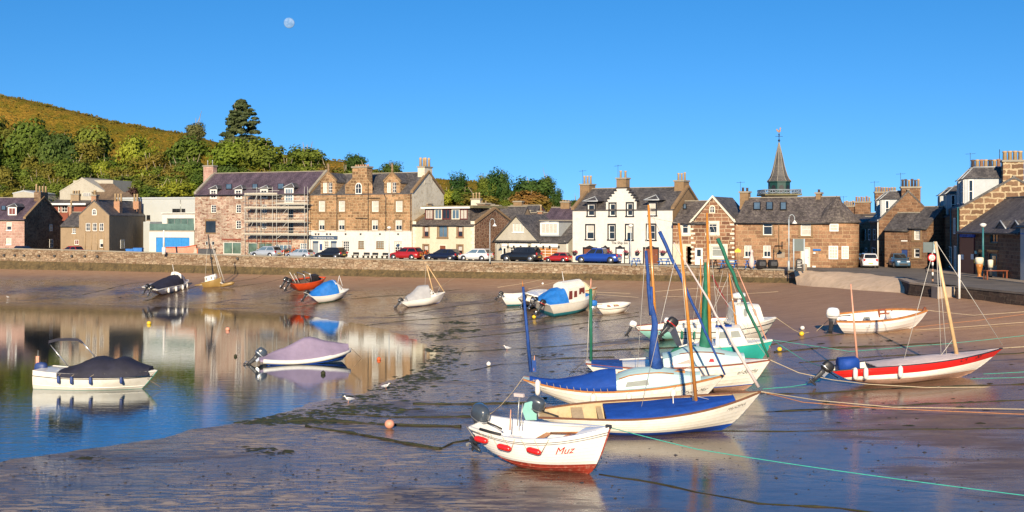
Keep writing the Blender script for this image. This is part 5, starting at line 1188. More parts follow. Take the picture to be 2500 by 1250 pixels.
for x0, x1, y0, y1 in ((833, 848, 575, 700), (888, 903, 565, 695), (845, 872, 795, 965), (893, 910, 790, 985)): h.side_win(x0, y0, x1, y1, -.04, 'HV')
h.chimney(1272, 100, 1438, 245, .8, 4, 30, 'bigblock', 1.3, 'pot', pr=.2); h.chimney(1020, 160, 1262, 260, 10.2, 7, 95, 'bigblock', 1.2, ['potdark', 'pot', 'brick', 'pot'], pr=.2)
for v0 in (1.2, 5.6): h.side_dormer(v0, v0 + 2.2, h.eave + .2, h.eave + 2.7, .5, 3.4, 'HV', h.eave + 3.8)
mb = MB(); mb.tube([(-.12, .3, 0), (-.12, .3, h.eave)], .07, 6); mb.tube([(-.12, 8, 0), (-.12, 8, h.eave)], .07, 6); h.part(mb, 'drainpipe', 'tealpole')
mb = MB(); mb.tube([(h.q(1270, 95, .8)[0] - .2, .8, h.q(1270, 95, .8)[1]), (h.q(1270, 15, .8)[0] - .2, .8, h.q(1270, 15, .8)[1])], .03, 5); h.part(mb, 'aerial', 'black')

h = H('pub', 'low dark stone pub with slate roof, blue sign board and brown shopfront', (2343.5, 101.25), (2492, 87.84), T6, 'pub')
h.win(1175, 682, 1235, 765, 'V', 'tealpole'); h.door(1168, 850, 1232, 1045, 'tealpole', light=True, frame='darkwood'); h.door(1082, 850, 1110, 1035, 'black', frame='trim')
h.walls(h.z(668, 1200), h.z(668, 1200) + 2.9, 8.5, 'brownstone'); h.roof('slateb', over=.3)
a0, z1 = h.q(932, 725, -.1); a1, _ = h.q(1045, 725, -.1); mb = MB(); mb.box(a0, -.12, 0, a1, 0, z1); h.part(mb, 'shopfront', 'maroon')
h.boxpx(930, 692, 1046, 722, -.25, -.12, 'sign_board', 'bluecanvas'); h.text('SHIP BAR', 945, 1030, 716, -.27, 'bluetarp')
for x in ((942, 858, 960, 900), (1020, 855, 1040, 900)): h.boxpx(*x, -.16, -.12, 'notice', 'white')
h.boxpx(1045, 895, 1075, 932, -.25, 0, 'yellow_box', 'yellow'); h.boxpx(1080, 820, 1125, 842, -.08, 0, 'lintel', 'teak'); h.boxpx(1150, 820, 1235, 842, -.08, 0, 'lintel', 'teak')
h.boxpx(1050, 830, 1062, 855, -.08, 0, 'green_notice', 'paqua')
for u in (h.W * .55, h.W * .78):
    zz = h.eave; mb = MB(); mb.poly([(u, zz + .1), (u + 2.6, zz + .1), (u + 1.3, zz + .85)], 2.2, 'y', .3); o = h.part(mb, 'roof_dormer', 'slate')
    mb = MB(); mb.tube([(u, .25, zz + .1), (u + 1.3, .25, zz + .85), (u + 2.6, .25, zz + .1)], .06, 5); h.part(mb, 'flashing', 'lead', o)
h = H('white_building', 'sliver of a white rendered building at the right edge beside the pub', (2491, 87.48), (2660, 76.5), T6, 'building')
h.walls(h.z(615, 1440), h.z(615, 1440) + 2, 7, 'greypanel'); h.roof('slate'); h.boxpx(1415, 690, 1600, 700, -.05, 0, 'blue_band', 'bluetarp')

# --- left-hand group
h = H('pink_stone_house', 'pink block house with purple slate roof, small dormer and a dark rubble gable', (-70, 168.3), (59.5, 167.76), T1)
h.win(64, 676, 117, 760, 'Hnw'); h.win(62, 836, 114, 905, 'bHw'); h.win(-120, 676, -65, 760, 'H')
h.walls(h.z(643), h.z(430, 200, 6), 12, 'pinkblock'); h.roof('slatep', over=.12, cop='trim')
h.dormer(90, 530, 160, 602, 485, 'mV', v=1.0, back=3, face='white'); h.skylight(14, 518, 62, 562)
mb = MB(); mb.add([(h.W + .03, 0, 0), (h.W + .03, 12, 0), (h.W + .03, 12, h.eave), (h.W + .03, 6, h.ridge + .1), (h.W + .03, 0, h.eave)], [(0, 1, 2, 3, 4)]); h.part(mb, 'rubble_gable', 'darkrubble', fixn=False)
for x in ((500, 700, 528, 768), (500, 850, 535, 935)): h.side_win(*x, h.W + .04, 'HV', out=1)
mb = MB(); zt = h.q(410, 372, 6)[1]; mb.box(h.W - 1.0, 4.9, h.ridge - 2, h.W + .07, 7.3, zt); ch = h.part(mb, 'chimney', 'darkrubble')
for k in range(4): mb = MB(); mb.lathe([(.18, 0), (.14, .9 if k else 1.2), (.17, .95 if k else 1.25)], (h.W - .75 + .2 * k, 5.2 + .6 * k, zt), 9); h.part(mb, 'chimney_pot', 'pot', ch)

h = H('tan_gabled_house', 'tan harled house gable-on to the harbour with brick chimneys along its roof', (193, 162.9), (266.5, 162.54), T1)
h.arch(945, 548, 975, 598, v=0)
for x in ((870, 684, 917, 768), (940, 684, 985, 768), (1010, 684, 1054, 768), (1012, 852, 1054, 936)): h.win(*x, 'HV' if x[1] < 800 else 'Hn')
h.walls(h.z(600), h.z(452, 965), 15, 'tanharl', hv=False); h.roof('slate', hv=False, over=.08, gutter=False)
h.side_win(1222, 855, 1262, 945, h.W, 'H', out=1)
h.chimney(942, 395, 990, 460, .6, 1, 355, 'brick', .9, pr=.22); 
a, b_ = h.W - .3, 0
for v, y0, y1, n_, yt, x0 in ((4.6, 465, 600, 3, 412, 1168), (11.5, 465, 615, 2, 430, 1350)):
    zt = h.q(x0, y0, v)[1]; mb = MB(); mb.box(h.W - 1.15, v - .5, h.eave - .5, h.W - .25, v + .5, zt); ch = h.part(mb, 'chimney', 'brick')
    for k in range(n_): mb = MB(); mb.lathe([(.17, 0), (.14, 1.1), (.18, 1.15)], (h.W - 1.0 + k * .35, v - .3 + k * .25, zt), 9); h.part(mb, 'chimney_pot', 'pot', ch)
for x in (865, 930, 990, 1052): h.pipe(((x, 785), (x, 955)), .05, 'pot')

h = H('cottage', 'small tan cottage with slate roof tucked left of the tan gabled house', (148, 168.3), (194, 167.85), T1)
h.win(733, 738, 770, 790, 'XFw'); h.win(755, 855, 800, 908, 'mV'); h.walls(h.z(710), h.z(578, 700, 3.5), 7, 'tanharl'); h.roof('slate', over=.08); h.chimney(712, 505, 738, 590, 3.5, 1, 455, 'brick', .7)
h = H('red_clad_house', 'rust-red clad house with a white corner window behind the cottage', (113, 184.5), (212, 183.6), T1)
h.win(625, 508, 685, 575, 'HV', v=0); h.win(590, 508, 612, 575, 'H'); h.walls(h.z(495), h.z(445, 600, 4), 8, 'redclad'); h.roof('slate', over=.3); h.boxpx(485, 484, 870, 500, -.35, -.25, 'fascia', 'white')
h.chimney(733, 385, 815, 490, 3, 3, 350, 'tanharl', .9)
h = H('slate_roofed_house', 'low grey slate roof behind the dark gable chimney', (105, 193.5), (165, 193.14), T1)
h.walls(h.z(440), h.z(400, 560, 3), 6, 'whitewash'); h.roof('slate', over=.1)
h = H('flat_roofed_house', 'pale blank building with shallow roof at the foot of the wood far left', (32, 187), (83, 186), T1, 'building', base=ROADZ + 1.5)
h.walls(h.z(378), h.z(355), 10, 'paleharl', hv=False); h.roof('lead', hv=False, over=.1)
h = H('large_modern_house', 'large pale house with a long brown tiled roof on the slope below the trees', (146, 188), (203, 187), T1, 'house', base=ROADZ + 1.5)
h.walls(h.z(360), h.z(228, 740) - .0, 14, 'paleharl', outline=None, hv=False, u1=h.W * 1.9); h.roof('paleharl', hv=False, over=.05, u1=h.W * 1.9)
a0, z0 = h.q(845, 280, -1); a1, z1 = h.q(1370, 445, -1)
x1 = h.q(1220, 300, -1)[0]; x2 = h.q(1000, 450, -1)[0]
mb = MB(); mb.add([(h.q(845, 280, 2)[0], 2, h.q(845, 280, 2)[1]), (h.q(1150, 285, 2)[0], 2, h.q(1150, 285, 2)[1]), (h.q(1260, 372, .5)[0], .5, h.q(1260, 372, .5)[1]), (h.q(1310, 372, .5)[0], .5, h.q(1310, 372, .5)[1]), (h.q(1375, 440, -2)[0], -2, h.q(1375, 440, -2)[1]), (h.q(1010, 455, -2)[0], -2, h.q(1010, 455, -2)[1])], [(0, 1, 2, 3, 4, 5)])
o0 = len(mb.v); mb.add([v + Vector((0, .3, -.35)) for v in mb.v], [(5, 4, 3, 2, 1, 0)]); mb.f += [[i, (i + 1) % 6, 6 + (i + 1) % 6, 6 + i] for i in range(6)]; mb.mi += [0] * 6; mb.sm += [False] * 6
h.part(mb, 'tiled_roof', 'tileb')
mb = MB(); a_, b2 = h.q(1150, 240, 2.4)[0], h.q(745, 240, 2.4)[0]; zt = h.q(1000, 250, 2.4)[1]; mb.box(b2, 2.4, 0, a_, 9, zt); h.part(mb, 'upper_wall', 'paleharl')
h.win(845, 380, 925, 412, '4XF', hole=False, v=-.05)
mb = MB(); mb.box(h.q(850, 1, 0)[0], .2, 0, h.q(1370, 1, 0)[0], 8, h.q(1000, 440, 0)[1]); h.part(mb, 'lower_wall', 'paleharl')
h = H('grey_clad_building', 'long flat-roofed pale grey building behind the blue garage', (287, 176.4), (476, 173.7), T1, 'building')
h.win(1752, 540, 1832, 582, 'HVF', 'black'); h.win(1845, 540, 1885, 582, 'F', 'black'); h.win(1490, 605, 1528, 655, 'F', 'black')
h.walls(h.z(440), h.z(440) + .1, 10, 'greypanel'); mb = MB(); mb.box(-.1, -.15, h.eave, h.W + .1, 10, h.eave + .25); h.part(mb, 'flat_roof', 'lead')
h.pipe(((1835, 448), (1835, 590)), .06, 'steel')
h = H('modern_white_house', 'modern white house with blue garage door and glazed balcony beside the warehouse', (364, 163.8), (474, 160.65), T1, 'house')
h.win(1585, 832, 1928, 992, '4F', 'bluedoor', glass='bluedoor')
zt = h.z(772); h.walls(zt, zt + .05, 7, 'whitewash'); mb = MB(); mb.box(0, 0, zt + .02, h.W, 7, zt + .15); h.part(mb, 'terrace', 'paving')
v = 2.6; a0, z1 = h.q(1650, 590, v); a1, z0 = h.q(1975, 772, v); g0, gz1 = h.q(1697, 638, v); g1, gz0 = h.q(1972, 765, v)
mb = MB(); mb.panel([(a0, zt), (h.W, zt), (h.W, z1), (a0, z1)], [(g0, gz0 + .15, min(g1, h.W - .1), gz1)], v, .5); mb.box(a0, v + .5, zt, h.W, 7, z1); mb.box(a0, v - .3, z1, h.W, 7, z1 + .15); h.part(mb, 'upper_storey', 'whitewash', fixn=False)
mb = MB(); winmesh(mb, g0, gz0 + .15, min(g1, h.W - .1), gz1, v + .15, '4F', .07); mb.build('window', ['glassg', 'steel'], h.o)
mb = MB(); mb.box(.05, .05, zt + .15, h.W - .05, .08, zt + 1.15); mb.box(.05, .05, zt + .15, .08, 2.4, zt + 1.15); h.part(mb, 'glass_balustrade', 'glassg')
h = H('end_extension', 'tall pale wall behind the tan house shading the lane', (350, 171), (366, 170.64), T1, 'building'); h.walls(h.z(680), h.z(680) + .05, 4, 'greypanel'); mb = MB(); mb.box(0, 0, h.eave, h.W, 4, h.eave + .12); h.part(mb, 'flat_roof', 'lead')

# --- back-land roofs between the cream house and the inn
for nm, lab, Lp, Rp, e_, r_, wm, rm, chs in (
    ('slate_roofed_house', 'slate roofed house behind the stone gable of the cream house', (1188, 148.5), (1262, 146.7), 560, 505, 'tanharl', 'slate', [(1195, 500, 1220, 520, 1, None, 'paleharl')]),
    ('slate_roofed_house', 'low house with lead-edged roof above the boathouse ridge', (1225, 160.2), (1300, 158.4), 530, 502, 'redclad', 'slate', [(1256, 490, 1276, 506, 0, None, 'trim')]),
    ('slate_roofed_house', 'brown slate roof with two thin chimneys behind the boathouse', (1270, 153), (1345, 151.2), 545, 520, 'tanharl', 'slateb', [(1285, 512, 1298, 530, 0, None, 'paleharl'), (1315, 514, 1326, 530, 1, 500, 'brick')]),
    ('slate_roofed_house', 'dark slate roofed house beside the left end of the white inn', (1325, 151.2), (1402, 149.4), 540, 507, 'tanharl', 'slatep', [(1371, 491, 1392, 510, 3, 487, 'trim')]),
    ('slate_roofed_house', 'hidden house whose three-pot chimney stands behind the cream house', (1140, 158.4), (1190, 157.5), 530, 500, 'tanharl', 'slate', [(1152, 484, 1174, 500, 3, 471, 'weathered')])):
    h = H(nm, lab, Lp, Rp); h.walls(h.z(e_), h.z(r_, None, 3.5), 7, wm); h.roof(rm, over=.1)
    for c0, c1, c2, c3, n_, pt, mt in chs: h.chimney(c0, c1, c2, c3 + 4, 3.5, n_, pt, mt, .8)

# ------------------------------------------------------------------ cars
def car(px0, px1, py_base, Y, paint, label, kind='hatch', flip=False, yaw=None, parts=True):
    L_ = abs(px1 - px0) / F * Y / (math.cos(math.radians(26)) if yaw is None else 1); c = atY((px0 + px1) / 2, 0, Y)
    yaw = math.radians(180 - 26) if yaw is None else math.radians(yaw)
    if flip: yaw += PI
    LL = dict(hatch=4.0, estate=4.6, suv=4.5, pickup=5.2)[kind]; k = L_ / LL if parts is True else .9; k = clamp(k, .8, 1.1)
    root = empty('pickup_truck' if kind == 'pickup' else 'parked_car', label, 'pickup' if kind == 'pickup' else 'car', Matrix.Translation((c.x, c.y, ROADZ)) @ Matrix.Rotation(yaw, 4, 'Z') @ Matrix.Scale(k, 4), group='cars parked along the quay road')
    hgt = dict(hatch=1.46, estate=1.46, suv=1.66, pickup=1.75)[kind]; W = .88; a, b_ = -LL / 2, LL / 2; bl = .93 if kind in ('hatch', 'estate') else 1.08
    def ring(x, z0, z1, w_): return [(x, -w_, z0), (x, -w_ * 1.02, lerp(z0, z1, .5)), (x, -w_ * .95, z1 - .05), (x, -w_ * .8, z1), (x, w_ * .8, z1), (x, w_ * .95, z1 - .05), (x, w_ * 1.02, lerp(z0, z1, .5)), (x, w_, z0)]
    st = [(a, .42, bl * .7, W * .86), (a + .12, .26, bl - .03, W * .97), (a + .8, .24, bl, W), (0, .22, bl, W), (b_ - 1.1, .24, bl - .02, W), (b_ - .5, .24, bl - .14, W * .97), (b_ - .1, .26, bl - .27, W * .88), (b_, .38, .62, W * .76)]
    mb = MB(); mb.loft([[Vector(p) for p in ring(x, z0, z1, w_)] for x, z0, z1, w_ in st], True, 0, True); mb.build('body', paint, root)
    if kind == 'hatch': cab = [(a + .12, a + .5), (b_ - 1.1, b_ - 1.95)]
    elif kind == 'estate': cab = [(a + .1, a + .45), (b_ - 1.35, b_ - 2.2)]
    elif kind == 'suv': cab = [(a + .1, a + .4), (b_ - 1.25, b_ - 1.95)]
    else: cab = [(a + 1.7, a + 1.85), (b_ - 1.35, b_ - 2.1)]
    (r0, r1), (f0, f1) = cab; wt = W * .74; wb = W * .9
    mb = MB(); mb.loft([[Vector(p) for p in ((r0, -wb, bl - .03), (f0, -wb, bl - .03), (f0, wb, bl - .03), (r0, wb, bl - .03))], [Vector(p) for p in ((r1, -wt, hgt - .06), (f1, -wt, hgt - .06), (f1, wt, hgt - .06), (r1, wt, hgt - .06))], [Vector(p) for p in ((r1 + .15, -wt * .85, hgt), (f1 - .15, -wt * .85, hgt), (f1 - .15, wt * .85, hgt), (r1 + .15, wt * .85, hgt))]], True, 0, False); mb.build('roof', paint, root)
    def P(x, t, s, off=.012): return (x, s * (lerp(wb, wt, t) + off), lerp(bl - .03, hgt - .06, t))
    for s in (-1, 1):
        n_ = 3 if kind in ('estate', 'suv') else 2; e0 = lambda t: lerp(r0, r1, t); e1 = lambda t: lerp(f0, f1, t); g = MB()
        for i in range(n_):
            q0, q1 = (i / n_ + .03), ((i + 1) / n_ - .03); g.add([P(lerp(e0(.12), e1(.12), q0), .12, s), P(lerp(e0(.12), e1(.12), q1), .12, s), P(lerp(e0(.88), e1(.88), q1), .88, s), P(lerp(e0(.88), e1(.88), q0), .88, s)], [(0, 1, 2, 3)])
        g.build('side_window', 'glassb' if paint in ('c_silver', 'c_white') else 'glass', root)
    for nm, (x0, x1), sg in (('windscreen', (f0, f1), 1), ('rear_window', (r0, r1), -1)):
        g = MB(); o_ = .012 * sg; g.add([(lerp(x0, x1, .1) + o_, -lerp(wb, wt, .1) * .88, lerp(bl, hgt, .08) + .01), (lerp(x0, x1, .1) + o_, lerp(wb, wt, .1) * .88, lerp(bl, hgt, .08) + .01), (lerp(x0, x1, .88) + o_, wt * .9, lerp(bl - .03, hgt - .06, .88) + .01), (lerp(x0, x1, .88) + o_, -wt * .9, lerp(bl - .03, hgt - .06, .88) + .01)], [(0, 1, 2, 3)]); g.build(nm, 'glass', root)
    for x in (a + .78, b_ - .82):
        for s in (-1, 1):
            R_w = .31 if kind in ('hatch', 'estate') else .37
            mb = MB(); mb.lathe([(R_w * .6, -.1), (R_w, -.1), (R_w, .1), (R_w * .6, .1)], (x, s * (W - .06), R_w), 14, 0, 'y'); wl = mb.build('wheel', 'tyre', root)
            mb = MB(); mb.lathe([(.03, s * .105), (R_w * .6, s * .1), (R_w * .62, 0)], (x, s * (W - .06), R_w), 10, 0, 'y'); mb.build('rim', 'alu', wl)
            mb = MB(); mb.lathe([(R_w + .05, -.03), (R_w + .05, .03), (R_w - .02, .03)], (x, s * (W - .01), R_w + .01), 16, 0, 'y'); mb.build('wheel_arch', 'black', root)
    for s in (-1, 1):
        mb = MB(); mb.box(b_ - .32, s * .52 - .16, bl - .38, b_ - .035, s * .52 + .16, bl - .24); mb.build('headlight', 'lamp', root)
        mb = MB(); mb.box(a - .015, s * .68 - .1, bl - .28, a + .1, s * .68 + .1, bl - .02); mb.build('tail_light', 'tail', root)
        mb = MB(); mb.ball((f0 - .25, s * (W + .06), bl + .06), .1, 8, 6, 0, (.7, 1, .7)); mb.build('wing_mirror', paint, root)
    mb = MB(); mb.box(a - .03, -.26, .5, a + .02, .26, .62); mb.build('number_plate', 'plate', root)
    mb = MB(); mb.box(b_ - .05, -.45, .36, b_ + .012, .45, .56); mb.build('grille', 'black', root)
    if kind == 'pickup':
        mb = MB(); mb.box(a + .15, -.72, bl - .02, a + 1.62, .72, bl + .012); mb.build('load_bed', 'black', root)
    return root
car(34, 88, 0, 160.65, 'c_navy', 'dark car showing only its roof above the wall by the pink stone house', 'hatch', flip=True)
car(146, 202, 0, 158.4, 'c_red', 'red car half hidden behind the wall left of the tan gabled house', 'hatch')
car(615, 685, 0, 147.6, 'c_silver', 'silver hatchback parked below the scaffolding', 'hatch')
car(699, 764, 0, 144.9, 'c_silver', 'silver estate car parked in front of the hotel corner', 'estate')
car(773, 843, 0, 142.2, 'c_black', 'dark hatchback parked below the hotel sign', 'hatch')
car(953, 1030, 0, 138.6, 'c_red', 'red hatchback parked at the right end of the hotel', 'hatch')
car(1040, 1120, 0, 136.35, 'c_navy', 'dark blue estate parked in front of the cream house', 'estate')
car(1124, 1199, 0, 134.55, 'c_white', 'white hatchback parked by the stone gable of the cream house', 'hatch')
car(1228, 1317, 0, 131.4, 'c_black', 'black off-road car parked in front of the boathouse', 'suv')
car(1333, 1390, 0, 130.5, 'c_red', 'small red car parked at the right end of the boathouse', 'hatch')
car(1411, 1510, 0, 127.35, 'c_blue', 'blue double-cab pickup parked in front of the white inn', 'pickup')
car(2098, 2140, 0, 114.75, 'c_white', 'white car seen from behind parked at the mouth of the right-hand street', 'suv', yaw=80, parts='x')
car(2172, 2215, 0, 114.3, 'c_bluegrey', 'blue-grey car facing the harbour beside the blue door', 'suv', yaw=-95, parts='x')
car(2216, 2258, 0, 115.2, 'c_black', 'black saloon in the shade behind the blue-grey car', 'estate', yaw=-8, parts='x')
car(2072, 2092, 0, 125.1, 'c_plum', 'plum coloured car half hidden by the round corner', 'hatch', yaw=60, parts='x')
car(2088, 2108, 0, 120.6, 'c_bluegrey', 'teal car parked ahead of the white car', 'hatch', yaw=80, parts='x')

# ------------------------------------------------------------------ street furniture
def lamp_post(px, ptop, Y, mat, label, style='post', base=None, r=.05):
    b0 = ROADZ if base is None else base; z = zat(ptop, Y) - b0; c = atY(px, 0, Y); o = empty('street_lamp', label, 'street lamp', loc=(c.x, Y, b0))
    mb = MB(); mb.tube([(0, 0, 0), (0, 0, .9)], r * 1.8, 8); mb.tube([(0, 0, .9), (0, 0, z - (.5 if style == 'neck' else .1))], [r, r * .7], 8); mb.build('post', mat, o)
    if style == 'neck':
        mb = MB(); mb.tube([(0, 0, z - .52)] + [(.28 - .28 * math.cos(t * PI / 8), 0, z - .4 + .36 * math.sin(t * PI / 8)) for t in range(1, 9)] + [(.56, 0, z - .6)], .028, 6); mb.build('swan_neck', mat, o)
        mb = MB(); mb.lathe([(.04, 0), (.1, -.12), (.26, -.3), (.27, -.34)], (.56, 0, z - .58), 12); mb.build('lamp_shade', 'white', o)
    elif style == 'globe':
        mb = MB(); mb.lathe([(.1, -.25), (.24, -.12), (.28, .02), (.1, .12)], (0, 0, z), 12); mb.build('lamp_shade', 'white', o)
    return o
lamp_post(400, 560, 145.8, 'white', 'thick white post standing on the sea wall in front of the blue garage', 'post', 4.9, .14)
lamp_post(1196, 533, 129.15, 'palepole', 'white swan-neck lamp at the wall edge by the stone gable', 'neck')
lamp_post(950, 555, 138.6, 'palepole', 'thin lamp post in front of the hotel windows', 'globe', r=.05)
lamp_post(1540, 550, 122.85, 'palepole', 'pale blue lamp post in front of the white inn', 'globe', r=.06)
lamp_post(1926, 523, 108.45, 'palepole', 'tall pale lamp post at the end of the sea wall with a hooded lamp', 'neck', r=.07)
lamp_post(2400, 548, 94.05, 'tealpole', 'teal lamp post outside the pub', 'globe', r=.1)
def post(name, label, cat, px, ptop, Y, r, mats, base=ROADZ, bands=None):
    c = atY(px, 0, Y); z = zat(ptop, Y) - base; o = empty(name, label, cat, loc=(c.x, Y, base)); n_ = bands or 1
    for k in range(n_):
        mb = MB(); mb.tube([(0, 0, z * k / n_), (0, 0, z * (k + 1) / n_)], r, 8); mb.build('band' if bands else 'post', mats[k % len(mats)], o)
    return o, z
o, z = post('marker_pole', 'white tide marker pole against the dark quay wall', 'pole', 2342, 622, 79.65, .09, ['white'], G(2342, 716).z)
o, z = post('road_sign', 'rusty striped sign post with a round red-ringed speed sign by the slipway', 'road sign', 2277, 640, 85.95, .07, ['brick', 'black', 'white'], bands=6)
mb = MB(); mb.lathe([(0.02, -.03), (.32, -.03), (.32, 0)], (-.1, -.1, z + .35), 20, 0, 'y'); d = mb.build('speed_disc', 'red', o); mb = MB(); mb.lathe([(0.01, -.045), (.24, -.045), (.24, -.03)], (-.1, -.1, z + .35), 20, 0, 'y'); mb.build('disc_face', 'white', d)
vs_, fs_ = text_mesh('20'); mb = MB(); mb.add([(-.1 - .15 + x * .3, -.155, z + .24 + y * .3) for x, y in vs_], fs_); mb.build('lettering', 'black', d, uv=False)
mb = MB(); mb.box(-.75, -.05, z + .75, .0, 0, z + 1.55); mb.build('sign_plate', 'signgrey', o); mb = MB(); mb.box(.04, -.08, z + .72, .3, -.03, z + 1.6); mb.build('side_plate', 'paleaqua', o)
mb = MB(); mb.tube([(0, 0, z), (-.1, 0, z + 1.5)], .05, 8); mb.build('upper_post', 'steel', o)
Yb = 106.6; c = atY(1950, 0, Yb); ib = empty('notice_board', 'large grey road sign seen from behind on two posts at the slipway top', 'sign', loc=(c.x, Yb, ROADZ))
zt, zb_ = zat(583, Yb) - ROADZ, zat(613, Yb) - ROADZ; hw = 15 / F * Yb
mb = MB(); mb.box(-hw, -.06, zb_, hw, 0, zt); mb.build('board', 'signgrey', ib)
for s in (-1, 1): mb = MB(); mb.tube([(s * hw * .85, .06 - .14 * 1, 0), (s * hw * .85, -.08, zt)], .06, 8); mb.build('leg', 'palepole', ib)
o, z = post('small_sign', 'small yellow sign on a thin post outside the sandstone cottage', 'sign', 1801, 615, 113.85, .04, ['trim'])
mb = MB(); mb.box(-.3, -.05, z - .05, .3, -.02, z + .22); mb.poly([(-.2, z + .22), (.2, z + .22), (0, z + .4)], .03, 'y', -.05); mb.build('board', 'yellow', o)
def bench(px, Y, wpx, mat, label, table=False):
    c = atY(px, 0, Y); w_ = wpx / F * Y / 2; o = empty('picnic_table' if table else 'bench', label, 'picnic table' if table else 'bench', Matrix.Translation((c.x, Y, ROADZ)) @ Matrix.Rotation(math.radians(-26), 4, 'Z'), group='picnic tables on the quay' if table else 'benches in front of the hotel')
    if table:
        mb = MB(); mb.box(-w_, -.35, .72, w_, .35, .77); mb.build('tabletop', mat, o)
        for s in (-1, 1): mb = MB(); mb.box(-w_, s * .75 - .13, .42, w_, s * .75 + .13, .46); mb.build('seat', mat, o)
        for x in (-w_ * .75, w_ * .75): mb = MB(); mb.tube([(x, -.7, 0), (x, -.15, .72)], .05, 4); mb.tube([(x, .7, 0), (x, .15, .72)], .05, 4); mb.tube([(x, -.75, .4), (x, .75, .4)], .04, 4); mb.build('leg_frame', mat, o)
    else:
        mb = MB(); mb.box(-w_, -.2, .42, w_, .2, .47); mb.build('seat', mat, o); mb = MB(); mb.box(-w_, .2, .55, w_, .24, .85); mb.build('backrest', mat, o)
        for x in (-w_ * .8, w_ * .8): mb = MB(); mb.box(x - .04, -.18, 0, x + .04, .18, .42); mb.box(x - .03, .19, .42, x + .03, .23, .56); mb.build('leg', mat, o)
for px, Y, lab in ((867, 142.2, 'first dark bench from the left along the white hotel front'), (893, 141.3, 'second dark bench from the left along the white hotel front'), (914, 140.4, 'third dark bench along the white hotel front'), (939, 139.95, 'dark bench nearest the thin lamp post at the hotel')): bench(px, Y, 17, 'black', lab)
bench(1553, 121.95, 16, 'bluetarp', 'small blue picnic table right of the pale blue lamp post', True); bench(1622, 120.6, 24, 'bluetarp', 'blue picnic table with stacked crates at the right end of the white inn', True)
bench(1780, 114.57, 42, 'bluetarp', 'long blue picnic table outside the sandstone cottage door', True); bench(1834, 113.4, 26, 'bluetarp', 'blue picnic table left of the two black barrels', True); bench(1742, 116.1, 14, 'black', 'short dark bench by the cottage steps', True)
for i, (px, lab) in enumerate(((1859, 'left of two big black barrel planters outside the sandstone house'), (1887, 'right of two big black barrel planters outside the sandstone house'))):
    c = atY(px, 0, 112.32); o = empty('barrel', lab, 'barrel', loc=(c.x, 112.32, ROADZ), group='black barrels on the quay')
    mb = MB(); mb.lathe([(.44, 0), (.54, .3), (.56, .45), (.54, .6), (.44, .88), (.38, .88)], (0, 0, 0), 16); mb.build('staves', 'black', o)
    for z in (.12, .45, .78): mb = MB(); r = .47 if z != .45 else .565; mb.lathe([(r, z - .03), (r + .012, z), (r, z + .03)], (0, 0, 0), 16); mb.build('hoop', 'rubber', o)
    mb = MB(); mb.box(-.3, -.45, .3, .3, -.56, .7); mb.build('label_plate', 'motor', o)
c = atY(1835, 0, 112.68); o = empty('parasol', 'furled pale parasol wrapped in striped cloth beside the blue picnic table', 'parasol', loc=(c.x, 112.68, ROADZ))
mb = MB(); mb.lathe([(.06, 0), (.3, .3), (.26, .9), (.12, 1.6), (.2, 1.7), (.1, 1.9)], (0, 0, 0), 10); mb.build('cloth', 'palecanvas', o)
c = atY(1951, 0, 105.84); o = empty('notice_easel', 'dark A-board with white writing beside the grey sign posts', 'A-board', loc=(c.x, 105.84, ROADZ))
mb = MB(); mb.poly([(-.3, 0), (.3, 0), (.3, 1.05)] + [(.3 * math.cos(t * PI / 8), 1.05 + .15 * math.sin(t * PI / 8)) for t in range(1, 8)] + [(-.3, 1.05)], .05, 'y', -.12); mb.build('front_panel', 'black', o)
mb = MB(); mb.box(-.28, .2, 0, .28, .24, 1.0); mb.build('back_panel', 'black', o); mb = MB()
for k in range(5): mb.box(-.2, -.128, .35 + k * .15, .2 - .1 * (k % 2), -.121, .39 + k * .15)
mb.build('chalk_lines', 'white', o)
c = atY(1965, 0, 107.55); mb = MB(); mb.lathe([(.24, 0), (.24, .5), (.2, .62), (.05, .66)], (0, 0, 0), 10); o = mb.build('bollard', 'paving'); o.location = (c.x, 107.55, ROADZ); tag(o, 'squat pale stone bollard right of the A-board', 'bollard')
c = atY(2391, 0, 93.15); o = empty('beer_glass_figure', 'giant amber beer glass with a cream head standing outside the pub', 'pub ornament', loc=(c.x, 93.15, ROADZ))
mb = MB(); mb.lathe([(.2, 0), (.2, .12), (.12, .2), (.14, .35), (.26, .9), (.3, 1.15)], (0, 0, 0), 16); mb.build('amber_body', 'amber', o); mb = MB(); mb.lathe([(.3, 1.15), (.34, 1.45), (.34, 1.65), (.28, 1.72)], (0, 0, 0), 16); mb.build('foam_head', 'creamtrim', o)
c = atY(2425, 0, 91.8); o = empty('beer_glass_figure', 'smaller cream-topped beer glass ornament by the pub door', 'pub ornament', loc=(c.x, 92.34, ROADZ)); mb = MB(); mb.lathe([(.14, 0), (.12, .6), (.2, .9)], (0, 0, 0), 12); mb.build('amber_body', 'motor', o); mb = MB(); mb.lathe([(.2, .9), (.22, 1.5), (.15, 1.55)], (0, 0, 0), 12); mb.build('foam_head', 'creamtrim', o)
c = atY(2430, 0, 90.27); o = empty('cafe_table', 'small orange-brown table with chairs in the shade of the pub', 'table', loc=(c.x, 90.27, ROADZ))
mb = MB(); mb.box(-.9, -.4, .7, .9, .4, .75); mb.build('tabletop', 'mahog', o)
for x in (-.8, .8):
    for y in (-.3, .3): mb = MB(); mb.box(x - .04, y - .04, 0, x + .04, y + .04, .7); mb.build('leg', 'mahog', o)
